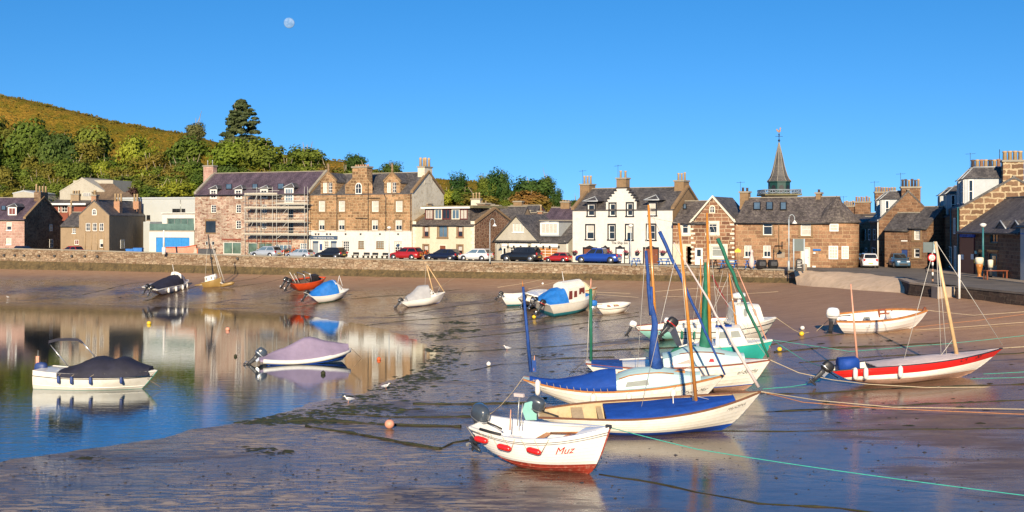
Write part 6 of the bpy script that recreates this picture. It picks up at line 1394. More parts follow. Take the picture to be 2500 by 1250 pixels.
# boat, crates and skip on the quay behind the wall
c = atY(448, 0, 151.2); o = empty('skip', 'orange-rimmed white workboat laid up on the quay beside the warehouse', 'boat', loc=(c.x, 151.2, ROADZ + .4))
mb = MB(); mb.loft([[Vector(p) for p in ((x, -w_, .9 + s), (x, -w_ * .8, .0 + s * .6), (x, w_ * .8, .0 + s * .6), (x, w_, .9 + s))] for x, w_, s in ((-2.2, .7, 0), (-1, .95, 0), (.5, .9, .05), (1.8, .35, .3))], True, 0, False); o.name = 'laid_up_boat'; mb.build('hull', 'salmon', o)
mb = MB(); mb.tube([(-2.2, -.72, .92), (-1, -.98, .92), (.5, -.93, .97), (1.9, -.3, 1.22)], .06, 5); mb.build('gunwale', 'orange', o); mb = MB(); mb.box(-2, -.5, -.4, -1.7, .5, .05); mb.box(.8, -.5, -.4, 1.1, .5, .05); mb.build('cradle', 'ply', o)
for i, (px, Y, s, mt, lab) in enumerate(((505, 149.4, 1.1, 'motor', 'dark stacked crates on the quay by the warehouse corner'), (495, 150.3, .7, 'orange', 'orange crate beside the dark crates'), (338, 154.8, .6, 'bluetarp', 'blue crate behind the wall below the tan house'), (318, 155.25, .5, 'bluetarp', 'second blue crate, left one, behind the wall below the tan house'), (479, 151.2, .8, 'plank', 'tan box at the warehouse corner'))):
    c = atY(px, 0, Y); o = empty('crate', lab, 'crate', loc=(c.x, Y, ROADZ)); mb = MB(); mb.box(-s, -.4, 0, s, .4, .75 + (.35 if i != 3 else .2)); mb.build('body', mt, o); mb = MB()
    mb.box(-s - .04, -.44, .7 + (.35 if i != 3 else .2), s + .04, .44, .8 + (.35 if i != 3 else .2)); mb.build('rim', mt, o)
for i, (px, Y, lab) in enumerate(((1038, 137.52, 'orange flower tub between the red and dark blue cars'), (700, 149.4, 'flower tub behind the silver cars left of the hotel'), (722, 148.5, 'orange flowers beside the warehouse right window'))):
    c = atY(px, 0, Y); o = empty('flower_tub', lab, 'planter', loc=(c.x, Y, ROADZ)); mb = MB(); mb.lathe([(.3, 0), (.4, .6), (.36, .6)], (0, 0, 0), 10); mb.build('tub', 'brick', o); mb = MB(); rn = random.Random(i)
    for k in range(120):
        p = Vector((rn.gauss(0, .3), rn.gauss(0, .3), .7 + abs(rn.gauss(0, .25)))); d = .09; q_ = Vector((rn.uniform(-1, 1), rn.uniform(-1, 1), rn.uniform(-1, 1))) * d; mb.add([p - q_, p + Vector((0, 0, d)), p + q_, p - Vector((0, d, d))], [(0, 1, 2, 3)], 1 if k % 3 == 0 else 0)
    mb.build('flowers', ['weed', 'orange'], o)

# ------------------------------------------------------------------ boats
K = 1.1
BL = []
class Boat:
    def __init__(s, name, label, ks, kb, heel=0, D=.9, B=.9, sb=.5, ss=.15, rb=.6, rs=.6, wt=.6, full=.75, rock=.0, boot=.0, strake=0.0, afloat=None, pitch=0, fit=None, mid=None, cat='boat', fl=1.0):
        P, Q = (G(*ks), G(*kb)) if afloat is None else (atZ(*ks, 0.0), atZ(*kb, 0.0))
        if afloat is not None: P.z = Q.z = -afloat
        d = Q - P; s.Lk = d.length; yaw = math.atan2(d.y, d.x); pit = math.atan2(d.z, math.hypot(d.x, d.y)) + math.radians(pitch)
        s.m = Matrix.Translation(P - Vector((0, 0, .04))) @ Matrix.Rotation(yaw, 4, 'Z') @ Matrix.Rotation(-pit, 4, 'Y') @ Matrix.Rotation(math.radians(heel), 4, 'X')
        s.inv = s.m.inverted(); s.P = P; s.o = empty(name, label, cat, s.m)
        s.D, s.B, s.sb, s.ss, s.rb, s.rs, s.wt, s.full, s.rock, s.boot, s.strake, s.fl = D * K, B * K, sb * K, ss * K, rb * K, rs * K, wt, full, rock * K, boot * K, strake * K, fl
        if fit: s.dofit(fit, mid)
        BL.append(s)
    def pxy(s, p):
        q = s.m @ p; return CX + q.x / q.y * F, HZ + (CH - q.z) / q.y * F
    def dofit(s, fit, mid):
        """settle overhangs, sheer and depth so that the surveyed stem head, quarter and near rail are met"""
        def bow(): return s.pxy(s.S(1, 1, -1))
        def st(): return s.pxy(s.S(0, 1, -1))
        def rail():
            return min(((abs(s.pxy(s.S(i / 20, 1, -1))[0] - mid[0]), s.pxy(s.S(i / 20, 1, -1))[1]) for i in range(3, 18)))[1]
        jobs = [('rb', lambda: bow()[0], fit[0], -.4, 4), ('sb', lambda: bow()[1], fit[1], .02, 2.4), ('rs', lambda: st()[0], fit[2], -.5, 4), ('ss', lambda: st()[1], fit[3], -.5, 1.5)]
        if mid: jobs.append(('D', rail, mid[1], .45, 2.2))
        for _ in range(8):
            for a, f, tgt, lo, hi in jobs:
                v = getattr(s, a); e0 = f(); setattr(s, a, v + .02); e1 = f(); g = (e1 - e0) / .02
                if abs(g) < 1e-3: setattr(s, a, v); continue
                nv = clamp(v + clamp((tgt - e0) / g, -.5, .5) * .8, lo, hi); setattr(s, a, nv)
    def b(s, t):
        if t < .45: return s.B * (s.wt + (1 - s.wt) * math.sin(PI / 2 * t / .45))
        u = (t - .45) / .55; return max(s.B * (1 - u ** (2.3 * s.fl)), .025)
    def zs(s, t): return s.D + s.ss * max(0, 1 - t / .4) ** 2 + s.sb * max(0, (t - .3) / .7) ** 2
    def zk(s, t): return s.rock * max(0, 1 - t / .3) ** 1.5
    def S(s, t, v, side=1, off=0.0):
        xg = lerp(-s.rs, s.Lk + s.rb, t); xk = lerp(0, s.Lk, t)
        e = lerp(s.full * .68, .95, sstep(.45, 1, t)); g = lerp(.85, 1.0, t)
        a = v * PI / 2; zk, zs = s.zk(t), s.zs(t)
        return Vector((lerp(xk, xg, v ** .9), side * (s.b(t) * math.sin(a) ** e + off), zk + (zs - zk) * (1 - math.cos(a)) ** (g * .8)))
    def vz(s, t, z):
        zk, zs = s.zk(t), s.zs(t); g = lerp(.85, 1.0, t) * .8; f = clamp((z - zk) / (zs - zk)); return math.acos(1 - f ** (1 / g)) / (PI / 2)
    def part(s, mb, name, mat, parent=None, **k): return mb.build(name, mat, parent or s.o, **k)
    def hull(s, mats=('gel', 'redboot', 'red'), inner='gel', floor=.25, clinker=0, rail='teak', rr=.04, open_=True, NT=30):
        mb = MB(); t_ = [(i / NT) for i in range(NT + 1)]
        for side in (1, -1):
            rows = []
            for t in t_:
                vb = s.vz(t, s.boot) if s.boot else 0; vs_ = s.vz(t, s.zs(t) - s.strake) if s.strake else 1.0; r = []
                n0, n1, n2 = (4 if s.boot else 0), (clinker or 7), (2 if s.strake else 0)
                for k in range(n0): r.append((vb * k / n0, 0, 1))
                for k in range(n1):
                    a, b_ = lerp(vb, vs_, k / n1), lerp(vb, vs_, (k + 1) / n1)
                    if clinker: r.append((a, .022 if k else 0, 0)); r.append((b_ - .002, 0, 0))
                    else: r.append((a, 0, 0))
                for k in range(n2): r.append((lerp(vs_, 1, k / n2), .015, 2))
                r.append((1.0, 0.015 if n2 else 0, 0)); rows.append(r)
            ring = [[s.S(t, v, side, o_) for v, o_, _ in r] for t, r in zip(t_, rows)]
            mi = [x[2] for x in rows[0]]; n_ = len(mi); vs = [p for r in ring for p in r]; o0 = len(mb.v); mb.v += vs
            for i in range(NT):
                for k in range(n_ - 1):
                    mb.f.append([o0 + i * n_ + k, o0 + i * n_ + k + 1, o0 + (i + 1) * n_ + k + 1, o0 + (i + 1) * n_ + k]); mb.mi.append(mi[k]); mb.sm.append(not clinker)
        # transom
        n = 12; pts = [s.S(0, k / n, 1) for k in range(n + 1)]; ptm = [s.S(0, k / n, -1) for k in range(n + 1)]
        for k in range(n): 
            o0 = len(mb.v); mb.v += [pts[k], pts[k + 1], ptm[k + 1], ptm[k]]; mb.f.append([o0, o0 + 1, o0 + 2, o0 + 3]); mb.mi.append(1 if pts[k].z < s.boot - .02 else 0); mb.sm.append(False)
        h = s.part(mb, 'hull', list(mats[:3]))
        mb = MB(); mb.tube([s.S(t, 0, 1) + Vector((0, 0, -.0)) for t in [i / 12 for i in range(12)]] + [s.S(1, v, 1) * 1.0 for v in (.0, .3, .6, 1.0)], .035, 5); s.part(mb, 'keel', mats[1] if s.boot else mats[0])
        if open_:
            mb = MB()
            for side in (1, -1):
                ring = []
                for t in t_[:-1]:
                    vf = s.vz(t, floor * K); r = [Vector((0, 0, 0))]
                    pf = s.S(t, vf, side, -.05); r = [Vector((pf.x, 0, pf.z)), pf] + [s.S(t, lerp(vf, 1, k / 5), side, -.05) for k in range(1, 6)]
                    for p in r:
                        if p.y * side < 0: p.y = 0
                        p.x = max(p.x, -s.rs + .06 + (1 - clamp(p.z / s.D)) * s.rs)
                    ring.append(r)
                mb.loft(ring, False, 0, True, False)
            for k in range(n):
                o0 = len(mb.v); q_ = [pts[k], pts[k + 1], ptm[k + 1], ptm[k]]; mb.v += [p + Vector((.06, 0, 0)) for p in q_]; mb.f.append([o0, o0 + 1, o0 + 2, o0 + 3]); mb.mi.append(0); mb.sm.append(False)
            s.part(mb, 'inner_skin', inner)
        if rail:
            loop = [s.S(t, 1, 1, .01) for t in t_] + [s.S(t, 1, -1, .01) for t in t_[::-1]]; mb = MB(); up = Vector((0, 0, rr * .6))
            rings = []
            for i, p in enumerate(loop):
                p2 = Vector((p.x, p.y - math.copysign(min(rr * 2.2, abs(p.y)), p.y), p.z)); o_ = Vector((0, math.copysign(.012, p.y), 0))
                rings.append([p + o_ - up * 1.2, p + o_ + up, p2 + up, p2 - up * 1.2])
            mb.loft(rings, True, 0, False); mb.loft([rings[-1], rings[0]], True, 0, False)
            s.part(mb, 'gunwale', rail)
        return h
    def stripe(s, v, r, mat, name='rub_stripe', t0=0, t1=1):
        mb = MB(); ts = [lerp(t0, t1, i / 24) for i in range(25)]; mb.tube([s.S(t, v, 1, .012) for t in ts] + [s.S(t, v, -1, .012) for t in ts[::-1]], r, 5); s.part(mb, name, mat)
    def cover(s, t0, t1, hf, mat, p=2.0, name='cover', over=.02, skirt=.1, wr=.02, n=18, m_=14, seed=1, wid=1.0, zoff=0.0):
        mb = MB(); rings = []
        for i in range(n + 1):
            t = lerp(t0, t1, i / n); g = s.S(t, 1, 1); bb = (s.b(t) + over) * wid; h = hf(i / n) * K; r = [Vector((g.x, bb + .01, s.zs(t) - skirt + zoff))]
            for j in range(m_ + 1):
                q = 1 - 2 * j / m_; w_ = wr * noise.noise(Vector((t * 9 + seed * 5, q * 3, seed))) * 2 * (1 - abs(q) ** 6)
                r.append(Vector((g.x, q * bb, s.zs(t) + zoff + .02 + h * (1 - abs(q) ** p) + w_)))
            r.append(Vector((g.x, -bb - .01, s.zs(t) - skirt + zoff))); rings.append(r)
        mb.loft(rings, False, 0, True, False)
        for r in (rings[0], rings[-1]): o0 = len(mb.v); mb.v += r; mb.f.append(list(range(o0, o0 + len(r)))); mb.mi.append(0); mb.sm.append(False)
        return s.part(mb, name, mat)
    def deck(s, t0, t1, mat, cam_=.06, drop=.02): return s.cover(t0, t1, lambda u: cam_, mat, 2, 'deck', -.05, .03, 0.0, zoff=-drop)
    def cabin(s, t0, t1, hf, mat, wr=.72, lean=.8, name='cabin', roofmat=None, wins=(), winmat='glass', x0s=0.0, x1s=0.0, crown=.12, zoff=0.0):
        """wins: (u0,u1,q0,q1) patches on each side; x0s/x1s: how far the back/front of the roof is pulled in"""
        n = 12; X0, X1 = s.S(t0, 1).x, s.S(t1, 1).x
        def C(u, q, side):   # q 0..1 up the side
            t = lerp(t0, t1, u); g = s.S(t, 1, 1); h = hf(u) * K; w_ = s.b(t) * lerp(wr, wr * lean, q)
            x = lerp(X0 + x0s * q * K, X1 - x1s * q * K, u); return Vector((x, side * w_, s.zs(t) - .03 + zoff + h * q))
        rings = []
        for i in range(n + 1):
            u = i / n; r = [C(u, q, 1) for q in (0, .5, 1)]; top = r[-1]
            for k in range(1, 6): a = k / 6; r.append(Vector((top.x, top.y * (1 - 2 * a), top.z + crown * hf(u) * K * math.sin(a * PI))))
            r += [C(u, q, -1) for q in (1, .5, 0)]; rings.append(r)
        mb = MB(); mb.loft(rings, False, 0, False, False)
        for r in (rings[0], rings[-1]): o0 = len(mb.v); mb.v += r; mb.f.append(list(range(o0, o0 + len(r)))); mb.mi.append(0); mb.sm.append(False)
        if roofmat:
            mi = []
            for f in mb.f: mi.append(1 if len(f) == 4 and all(2 <= (i % 11) <= 8 for i in f) else 0)
            mb.mi = mi
        o = s.part(mb, name, [mat, roofmat] if roofmat else mat)
        for (u0, u1, q0, q1) in wins:
            for side in (1, -1):
                mb = MB(); of = Vector((0, side * .012, .004)); mb.add([C(u0, q0, side) + of, C(u1, q0, side) + of, C(u1 - .01, q1, side) + of, C(u0 + .02, q1, side) + of], [(0, 1, 2, 3)])
                w_ = s.part(mb, 'cabin_window', winmat, o)
        s.C = C; return o
    def front_glass(s, o, u, mat='glass', cols=2):
        for k in range(cols):
            a0, a1 = lerp(1, -1, (k + .12) / cols), lerp(1, -1, (k + .88) / cols); P = lambda q, a: Vector(((s.C(u, q, 1)).x + .015, s.C(u, q, 1).y * a, s.C(u, q, 1).z + .0))
            mb = MB(); mb.add([P(.25, a0), P(.25, a1), P(.9, a1), P(.9, a0)], [(0, 1, 2, 3)]); s.part(mb, 'windscreen', mat, o)
    def Yat(s, px):
        """distance of the boat's centre line under a photo column"""
        q = min((abs(s.pxy(Vector((p.x, 0, p.z)))[0] - px), (s.m @ Vector((p.x, 0, p.z))).y) for p in (s.S(i / 40, 1) for i in range(41))); return q[1]
    def wp(s, px, py, Y): return s.inv @ atY(px, py, Y)
    def spar(s, a, b_, r0, r1, mat, name='mast', Y=None, n=8, bulge=None, wob=0.0):
        A, B_ = s.wp(*a, s.Yat(a[0])), s.wp(*b_, s.Yat(b_[0]) if abs(a[0] - b_[0]) > 70 else s.Yat(a[0])); k = 10 if (bulge or wob) else 1; pts = [A.lerp(B_, i / k) for i in range(k + 1)]
        if wob: pts = [p + Vector((0, 0, 0)) + Vector((noise.noise(p * 1.3), noise.noise(p * 1.7 + Vector((5, 0, 0))), 0)) * wob * math.sin(PI * i / k) for i, p in enumerate(pts)]
        rr_ = [lerp(r0, r1, i / k) * (1 + (bulge or 0) * (1 - abs(2 * i / k - 1)) + (0.12 * noise.noise(Vector((i * .9, 3, 1))) if wob else 0)) for i in range(k + 1)]
        mb = MB(); mb.tube(pts, rr_, n); return s.part(mb, name, mat)
    def line(s, pts, Y=None, r=.012, mat='wire', name='stay'):
        mb = MB(); mb.tube([s.wp(*p, s.Yat(p[0])) if len(p) == 2 else s.wp(*p) for p in pts], r, 4); return s.part(mb, name, mat)
    def fender(s, t, dz=.05, L_=.6, r=.12, mat='fender', side=-1, horiz=False):
        p = s.S(t, 1, side, .02); up = (s.inv.to_3x3() @ Vector((0, 0, 1))).normalized(); q = s.S(t, .78, side, r + .01); mb = MB()
        ax = Vector((1, 0, -.12)).normalized() if horiz else up; a, b_ = q + ax * L_ / 2, q - ax * L_ / 2
        mb.tube([a, a.lerp(b_, .1), a.lerp(b_, .25), a.lerp(b_, .75), a.lerp(b_, .9), b_], [r * .3, r * .8, r, r, r * .8, r * .3], 10); o = s.part(mb, 'fender', mat)
        mb = MB(); mb.tube([p, a], .012, 4); s.part(mb, 'lanyard', 'rope', o)
        if horiz: mb = MB(); mb.tube([s.S(t + .1, 1, side, .02), a], .012, 4); mb.tube([s.S(t - .1, 1, side, .02), b_], .012, 4); s.part(mb, 'lanyard', 'rope', o)
    def thwart(s, t, z=.75, mat='teak', w_=.22):
        x = s.S(t, .6).x; b_ = s.b(t) - .06; z0 = s.D * z; mb = MB(); mb.box(x - w_ / 2, -b_, z0, x + w_ / 2, b_, z0 + .035); s.part(mb, 'thwart', mat)
    def outboard(s, t=0.0, y=0.0, sc_=1.0, mat='cowl', tilt=0, turn=0, z=None, cover=None, stripe=None):
        g = s.S(t, 1); zz = s.zs(0) if z is None else z; M0 = Matrix.Translation((-s.rs - .02, y, zz)) @ Matrix.Rotation(math.radians(turn), 4, 'Z') @ Matrix.Rotation(math.radians(tilt), 4, 'Y') @ Matrix.Scale(sc_ * K, 4)
        e = bpy.data.objects.new('outboard_motor', None); COL.objects.link(e); e.parent = s.o; e.matrix_local = M0
        def rb(x0, x1, yw, z0, z1): return [Vector(p) for p in ((x0, -yw, z0), (x1, -yw, z0), (x1, yw, z0), (x0, yw, z0))]
        def oval(cx, rx, ry, z): return [Vector((cx + rx * math.copysign(abs(math.cos(a)) ** .7, math.cos(a)), ry * math.copysign(abs(math.sin(a)) ** .8, math.sin(a)), z + .12 * (cx + rx * math.cos(a)))) for a in [2 * PI * k / 16 for k in range(16)]]
        mb = MB(); mb.loft([oval(-.12, .2, .12, -.02), oval(-.14, .27, .165, .06), oval(-.14, .29, .18, .22), oval(-.15, .27, .17, .36), oval(-.16, .2, .13, .45), oval(-.16, .08, .05, .475)], True, 0, True); c_ = s.part(mb, 'cowl', cover or mat, e)
        if not cover: mb = MB(); mb.loft([oval(-.14, .293, .184, .1), oval(-.14, .296, .186, .12), oval(-.14, .296, .186, .135)], True, 0, True, False); s.part(mb, 'cowl_band', stripe or 'alu', c_)
        mb = MB(); mb.loft([oval(-.12, .19, .11, 0), oval(-.13, .13, .08, -.22), oval(-.15, .09, .045, -.5), oval(-.15, .09, .035, -.78)], True, 0, True); mb.loft([oval(-.17, .2, .1, -.6), oval(-.17, .2, .1, -.615)], True, 0, False); s.part(mb, 'leg', 'motor' if not cover else 'alu', e)
        mb = MB(); mb.tube([(.1, 0, -.8), (0, 0, -.8), (-.25, 0, -.8), (-.36, 0, -.8)], [.02, .06, .06, .03], 8); mb.poly([(-.1, -.8), (-.2, -1.0), (-.26, -.98), (-.24, -.8)], .02, 'y', -.01); s.part(mb, 'gearcase', 'motor' if not cover else 'alu', e)
        mb = MB()
        for k in range(3):
            a = k * 2 * PI / 3; mb.add([(-.34, 0, -.8), (-.37, .05 * math.cos(a) - .12 * math.sin(a), -.8 + .05 * math.sin(a) + .12 * math.cos(a)), (-.33, -.16 * math.sin(a), -.8 + .16 * math.cos(a)), (-.31, -.05 * math.cos(a) - .12 * math.sin(a), -.8 - .05 * math.sin(a) + .12 * math.cos(a))], [(0, 1, 2, 3)])
        s.part(mb, 'propeller', 'alu', e)
        mb = MB(); mb.box(-.06, -.11, -.28, .06, -.06, .04); mb.box(-.06, .06, -.28, .06, .11, .04); mb.box(-.08, -.1, -.06, .05, .1, 0); s.part(mb, 'bracket', 'alu', e)
        mb = MB(); mb.tube([(.1, .05, .08), (.4, .1, .16), (.62, .12, .2)], [.025, .02, .028], 6); s.part(mb, 'tiller', 'rubber', e)
        return e
    def text(s, txt, t0, t1, v, mat='red', shear=.3, side=-1, rise=1.0, off=.03, mirror=False, bold=0.0):
        vs, fs = text_mesh(txt, shear=shear, bold=bold); W = (s.S(t1, v, side) - s.S(t0, v, side)).length; out = []
        for x, y in vs:
            t = lerp(t0, t1, x); zc = s.S(t, v).z + y * W * rise; vv = s.vz(t, zc); p = s.S(t, vv, side, off); out.append(p)
        mb = MB(); mb.add(out, fs); s.part(mb, 'lettering', mat, uv=False)

# 1 Muz
b = Boat('motor_dinghy', 'white clinker boat with red bottom, red fenders and red name Muz, nearest the camera', (1243, 1128), (1432, 1156), heel=8, D=.92, B=.92, sb=.42, ss=.12, rb=.42, rs=.95, wt=.72, full=.62, rock=.28, boot=.42, fit=(1488, 1045, 1145, 1043), mid=(1290, 1074)); b.Y = 39.5
b.hull(('gelclean', 'redboot', 'gel'), 'gelclean', .34, 9, 'gelclean', .05); b.stripe(.93, .016, 'black'); b.stripe(.89, .014, 'black'); b.stripe(.34, .018, 'redboot', 'bilge_stripe', .1, .97)
b.outboard(y=.15, sc_=1.35, tilt=22, turn=-18, z=b.zs(0) - .12); b.thwart(.42, .74, 'teak'); b.thwart(.62, .78, 'teak')
for t, hz in ((.08, True), (.30, True), (.55, True)): b.fender(t, L_=.62, r=.115, mat='red', horiz=True)
b.text('Muz', .70, .83, .68, 'red', .35, off=.045, bold=.0)
mb = MB(); mb.box(.1, -.5, .45 * K, .65, .1, .98 * K); b.part(mb, 'console', 'gelclean')
b.deck(.8, .98, 'gelclean')
b.spar((1263, 1040), (1268, 965), .02, .02, 'steel', 'light_pole', 39.6); b.spar((1271, 1040), (1276, 985), .02, .02, 'steel', 'light_pole', 39.3)
mb = MB(); p = b.wp(1267, 965, b.Yat(1264)); mb.box(p.x - .2, p.y - .05, p.z - .05, p.x + .22, p.y + .05, p.z + .07); b.part(mb, 'light_bar', 'palecanvas')
b.spar((1245, 1050), (1247, 1000), .03, .02, 'pinkspar', 'flag_staff', 39.9)
mb = MB(); x0 = b.S(.12, 1).x; x1 = b.S(.3, 1).x; mb.tube([b.S(.1, 1, -1, -.02) + Vector((0, 0, .06)), b.S(.2, 1, -1, -.02) + Vector((0, 0, .06)), b.S(.28, 1, -1, -.02) + Vector((0, 0, .06))], .06, 6); b.part(mb, 'rubber_pad', 'rubber')
mb = MB(); mb.tube([b.S(.45, .8, 1, -.12), b.S(.85, .9, 1, -.1)], [.04, .03], 6); b.part(mb, 'oar', 'teak'); mb = MB(); q = b.S(1, 1); mb.box(q.x - .15, -.05, q.z - .02, q.x + .06, .05, q.z + .1); b.part(mb, 'bow_fitting', 'motor')
MUZ = b
# 2 Majazena
b = Boat('open_sailboat', 'white open sailing boat with flat royal-blue cover, brown rail and grey outboard, second nearest', (1425, 1056), (1745, 1052), heel=13, D=.86, B=1.02, sb=.62, ss=.1, rb=1.15, rs=1.25, wt=.42, full=.7, rock=.34, boot=.36, fit=(1858, 957, 1314, 1020), mid=(1510, 1026)); b.Y = 47.4
b.hull(('gel', 'blueboot', 'gel'), 'ply', .2, 6, 'rubrail', .04); b.cover(.30, .88, lambda u: .07 + .10 * math.sin(PI * clamp(u * 1.1)), 'bluecanvas', 2.2, over=-.09, skirt=.05, wr=.05, wid=.93, zoff=-.06)
b.deck(.88, .985, 'ply', .03); b.outboard(y=.25, sc_=1.3, tilt=25, turn=-25, z=b.zs(.0) - .05); b.thwart(.12, .85, 'ply', .5); b.thwart(.24, .8, 'ply')
mb = MB(); mb.poly([(-.25, .1), (.3, .1), (.3, .95), (.05, 1.1), (-.3, 1.0), (-.42, .6)], .05, 'y', -.025); mb.xf(Matrix.Translation((-b.rs - .3, .1, b.rock + .15)) @ Matrix.Scale(.85, 4)); b.part(mb, 'rudder', 'paqua')
b.spar((1700, 985), (1657, 545), .085, .055, 'varnish', Y=47.5); b.spar((1852, 945), (1645, 592), .075, .03, 'palecanvas', 'furled_jib', 47.6, wob=.12)
for p in (((1662, 552), (1695, 985)), ((1655, 552), (1692, 980)), ((1665, 560), (1560, 1020)), ((1672, 960), (1730, 975))): b.line(p)
b.text('MAJAZENA', .86, .955, .80, 'potdark', 0.0, off=.04)
b.spar((1645, 1015), (1643, 965), .025, .02, 'fender', 'small_fender', 46)
# 3 Tanera Mor
b = Boat('cabin_yawl', 'white yawl with pale aqua cabin, long blue cockpit cover and blue wrapped sail', (1385, 1003), (1660, 1000), heel=4, D=1.02, B=1.1, sb=.42, ss=.16, rb=1.25, rs=1.55, wt=.3, full=.72, rock=.5, fit=(1768, 917, 1278, 927), mid=(1500, 957)); b.Y = 55.0
b.hull(('gel', 'gel', 'gel'), 'gel', .3, 6, 'teak', .055, open_=False)
b.deck(.0, .99, 'paleaqua', .06); b.cabin(.34, .88, lambda u: .60 * (.25 + .75 * sstep(0, .42, u)) * (1 - .55 * sstep(.55, 1, u)), 'paleaqua', .74, .8, wins=((.30, .52, .25, .62),), winmat='greyblind', crown=.3)
b.cover(.03, .46, lambda u: .12 + .62 * sstep(.2, .95, u), 'bluecanvas', 2.0, over=-.03, skirt=-.04, wr=.05, seed=3)
b.spar((1607, 905), (1583, 500), .095, .06, 'varnish', Y=55.5)
b.spar((1590, 770), (1577, 612), .10, .07, 'bluesail', 'furled_topsail', 55.3, wob=.06)
mb = MB(); pts = [(1604, 900), (1600, 870), (1597, 830), (1596, 790), (1592, 740), (1588, 700)]; mb.tube([b.wp(x, y, b.Yat(pts[0][0])) for x, y in pts], [.30, .30, .20, .15, .12, .10], 12)
for i, v_ in enumerate(mb.v): mb.v[i] = v_ + .16 * Vector((noise.noise(v_ * 3), noise.noise(v_ * 3.3), 0))
b.part(mb, 'furled_mainsail', 'bluesail')
b.spar((1296, 908), (1277, 700), .09, .06, 'bluesail', 'mizzen_mast', 54.2); b.spar((1277, 700), (1275, 685), .04, .01, 'teak', 'mizzen_tip', 54.2)
b.spar((1770, 915), (1610, 565), .045, .09, 'bluesail', 'furled_jib', 55.4, wob=.14)
for p in (((1585, 505), (1610, 565)), ((1583, 505), (1556, 905)), ((1475, 920), (1770, 918)), ((1500, 930), (1700, 955)), ((1500, 960), (1690, 895)), ((1583, 530), (1655, 545))): b.line(p)
for sd in (1, -1):
    mb = MB(); mb.tube([b.C(u, 1, sd) + Vector((0, 0, .04)) for u in (.25, .35, .5, .62, .75)], .03, 5); b.part(mb, 'grab_rail', 'teak')
mb = MB(); q = b.C(.8, 1, 1); mb.box(q.x - .3, -.28, q.z + .02, q.x + .3, .28, q.z + .14); b.part(mb, 'fore_hatch', 'teak')
for k in range(12):
    t = .05 + k * .033; mb = MB(); mb.tube([b.S(t, 1, -1, .0) + Vector((0, .03, .16)), b.S(t + .006, 1, -1, .03) + Vector((0, 0, -.05))], .012, 4); b.part(mb, 'lashing', 'rope')
b.fender(.03, L_=.75, r=.13); b.fender(.33, L_=.5, r=.16, side=-1); b.fender(.52, L_=.5, r=.14); b.fender(.76, L_=.5, r=.14)
b.text('Tanera Mor', .83, .965, .70, 'potdark', .25, off=.045); b.text('TANERA MOR', .03, .085, .80, 'signgrey', 0, off=.045)
b.spar((1303, 905), (1305, 868), .03, .02, 'pinkspar', 'flag_staff', 54); 
mb = MB(); q = b.wp(1303, 895, b.Yat(1303)); mb.box(q.x - .08, q.y - .03, q.z - .25, q.x + .12, q.y + .03, q.z + .3); b.part(mb, 'folded_ensign', 'bluesail')
# 4 el-Beatha
b = Boat('cabin_yawl', 'white yawl with red-brown rail, pale aqua cabin and green wrapped sail on its mast', (1500, 960), (1810, 952), heel=5, D=1.12, B=1.15, sb=.35, ss=.25, rb=.8, rs=1.35, wt=.35, full=.7, rock=.35, boot=.32, fit=(1880, 886, 1430, 888), mid=(1666, 899)); b.Y = 60.5
b.hull(('gel', 'tanboot', 'gel'), 'gel', .3, 6, 'mahog', .045, open_=False); b.deck(0, .99, 'gel', .05)
b.cabin(.42, .86, lambda u: .62 * (.6 + .4 * sstep(0, .3, u)) * (1 - .5 * sstep(.45, 1, u)), 'paleaqua', .74, .8, wins=((.10, .32, .25, .55), (.55, .62, .3, .55)), winmat='red', crown=.28); b.stripe(.35, .02, 'bluecanvas', 'waterline_stripe')
for sd in (1, -1):
    mb = MB(); mb.tube([b.C(u, 1, sd) + Vector((0, 0, .04)) for u in (.2, .4, .6, .75)], .03, 5); b.part(mb, 'grab_rail', 'mahog')
b.cover(.03, .2, lambda u: .08, 'bluesail', 2, 'rolled_cover'); b.spar((1700, 868), (1512, 878), .05, .04, 'fender', 'boom', 60.5)
mb = MB(); pts = [(1700, 850), (1650, 858), (1618, 880)]; mb.tube([b.wp(x, y, b.Yat(pts[0][0])) for x, y in pts], [.16, .2, .06], 8); b.part(mb, 'green_boom_cover', 'greencanvas')
b.spar((1734, 860), (1726, 520), .10, .07, 'varnish', Y=60.8)
mb = MB(); pts = [(1724, 866), (1720, 845), (1719, 800), (1721, 760), (1720, 720), (1721, 640)]; mb.tube([b.wp(x, y, b.Yat(pts[0][0])) for x, y in pts], [.40, .32, .20, .15, .11, .07], 12)
for i, v_ in enumerate(mb.v): mb.v[i] = v_ + .16 * Vector((noise.noise(v_ * 3), noise.noise(v_ * 3.3), 0))
b.part(mb, 'furled_mainsail', 'greencanvas'); b.spar((1443, 888), (1442, 705), .085, .085, 'greencanvas', 'mizzen_mast', 60.0); b.spar((1442, 705), (1443, 680), .05, .02, 'pinkspar', 'mizzen_tip', 60.0)
b.spar((1876, 872), (1752, 582), .06, .10, 'greencanvas', 'furled_jib', 60.7, wob=.16)
for p in (((1737, 545), (1752, 582)), ((1432, 885), (1442, 690)), ((1735, 560), (1690, 870)), ((1728, 525), (1760, 870)), ((1438, 770), (1434, 880)), ((1745, 700), (1880, 880))): b.line(p)
b.text('el-Beatha', .84, .96, .72, 'signgrey', .3, off=.045)
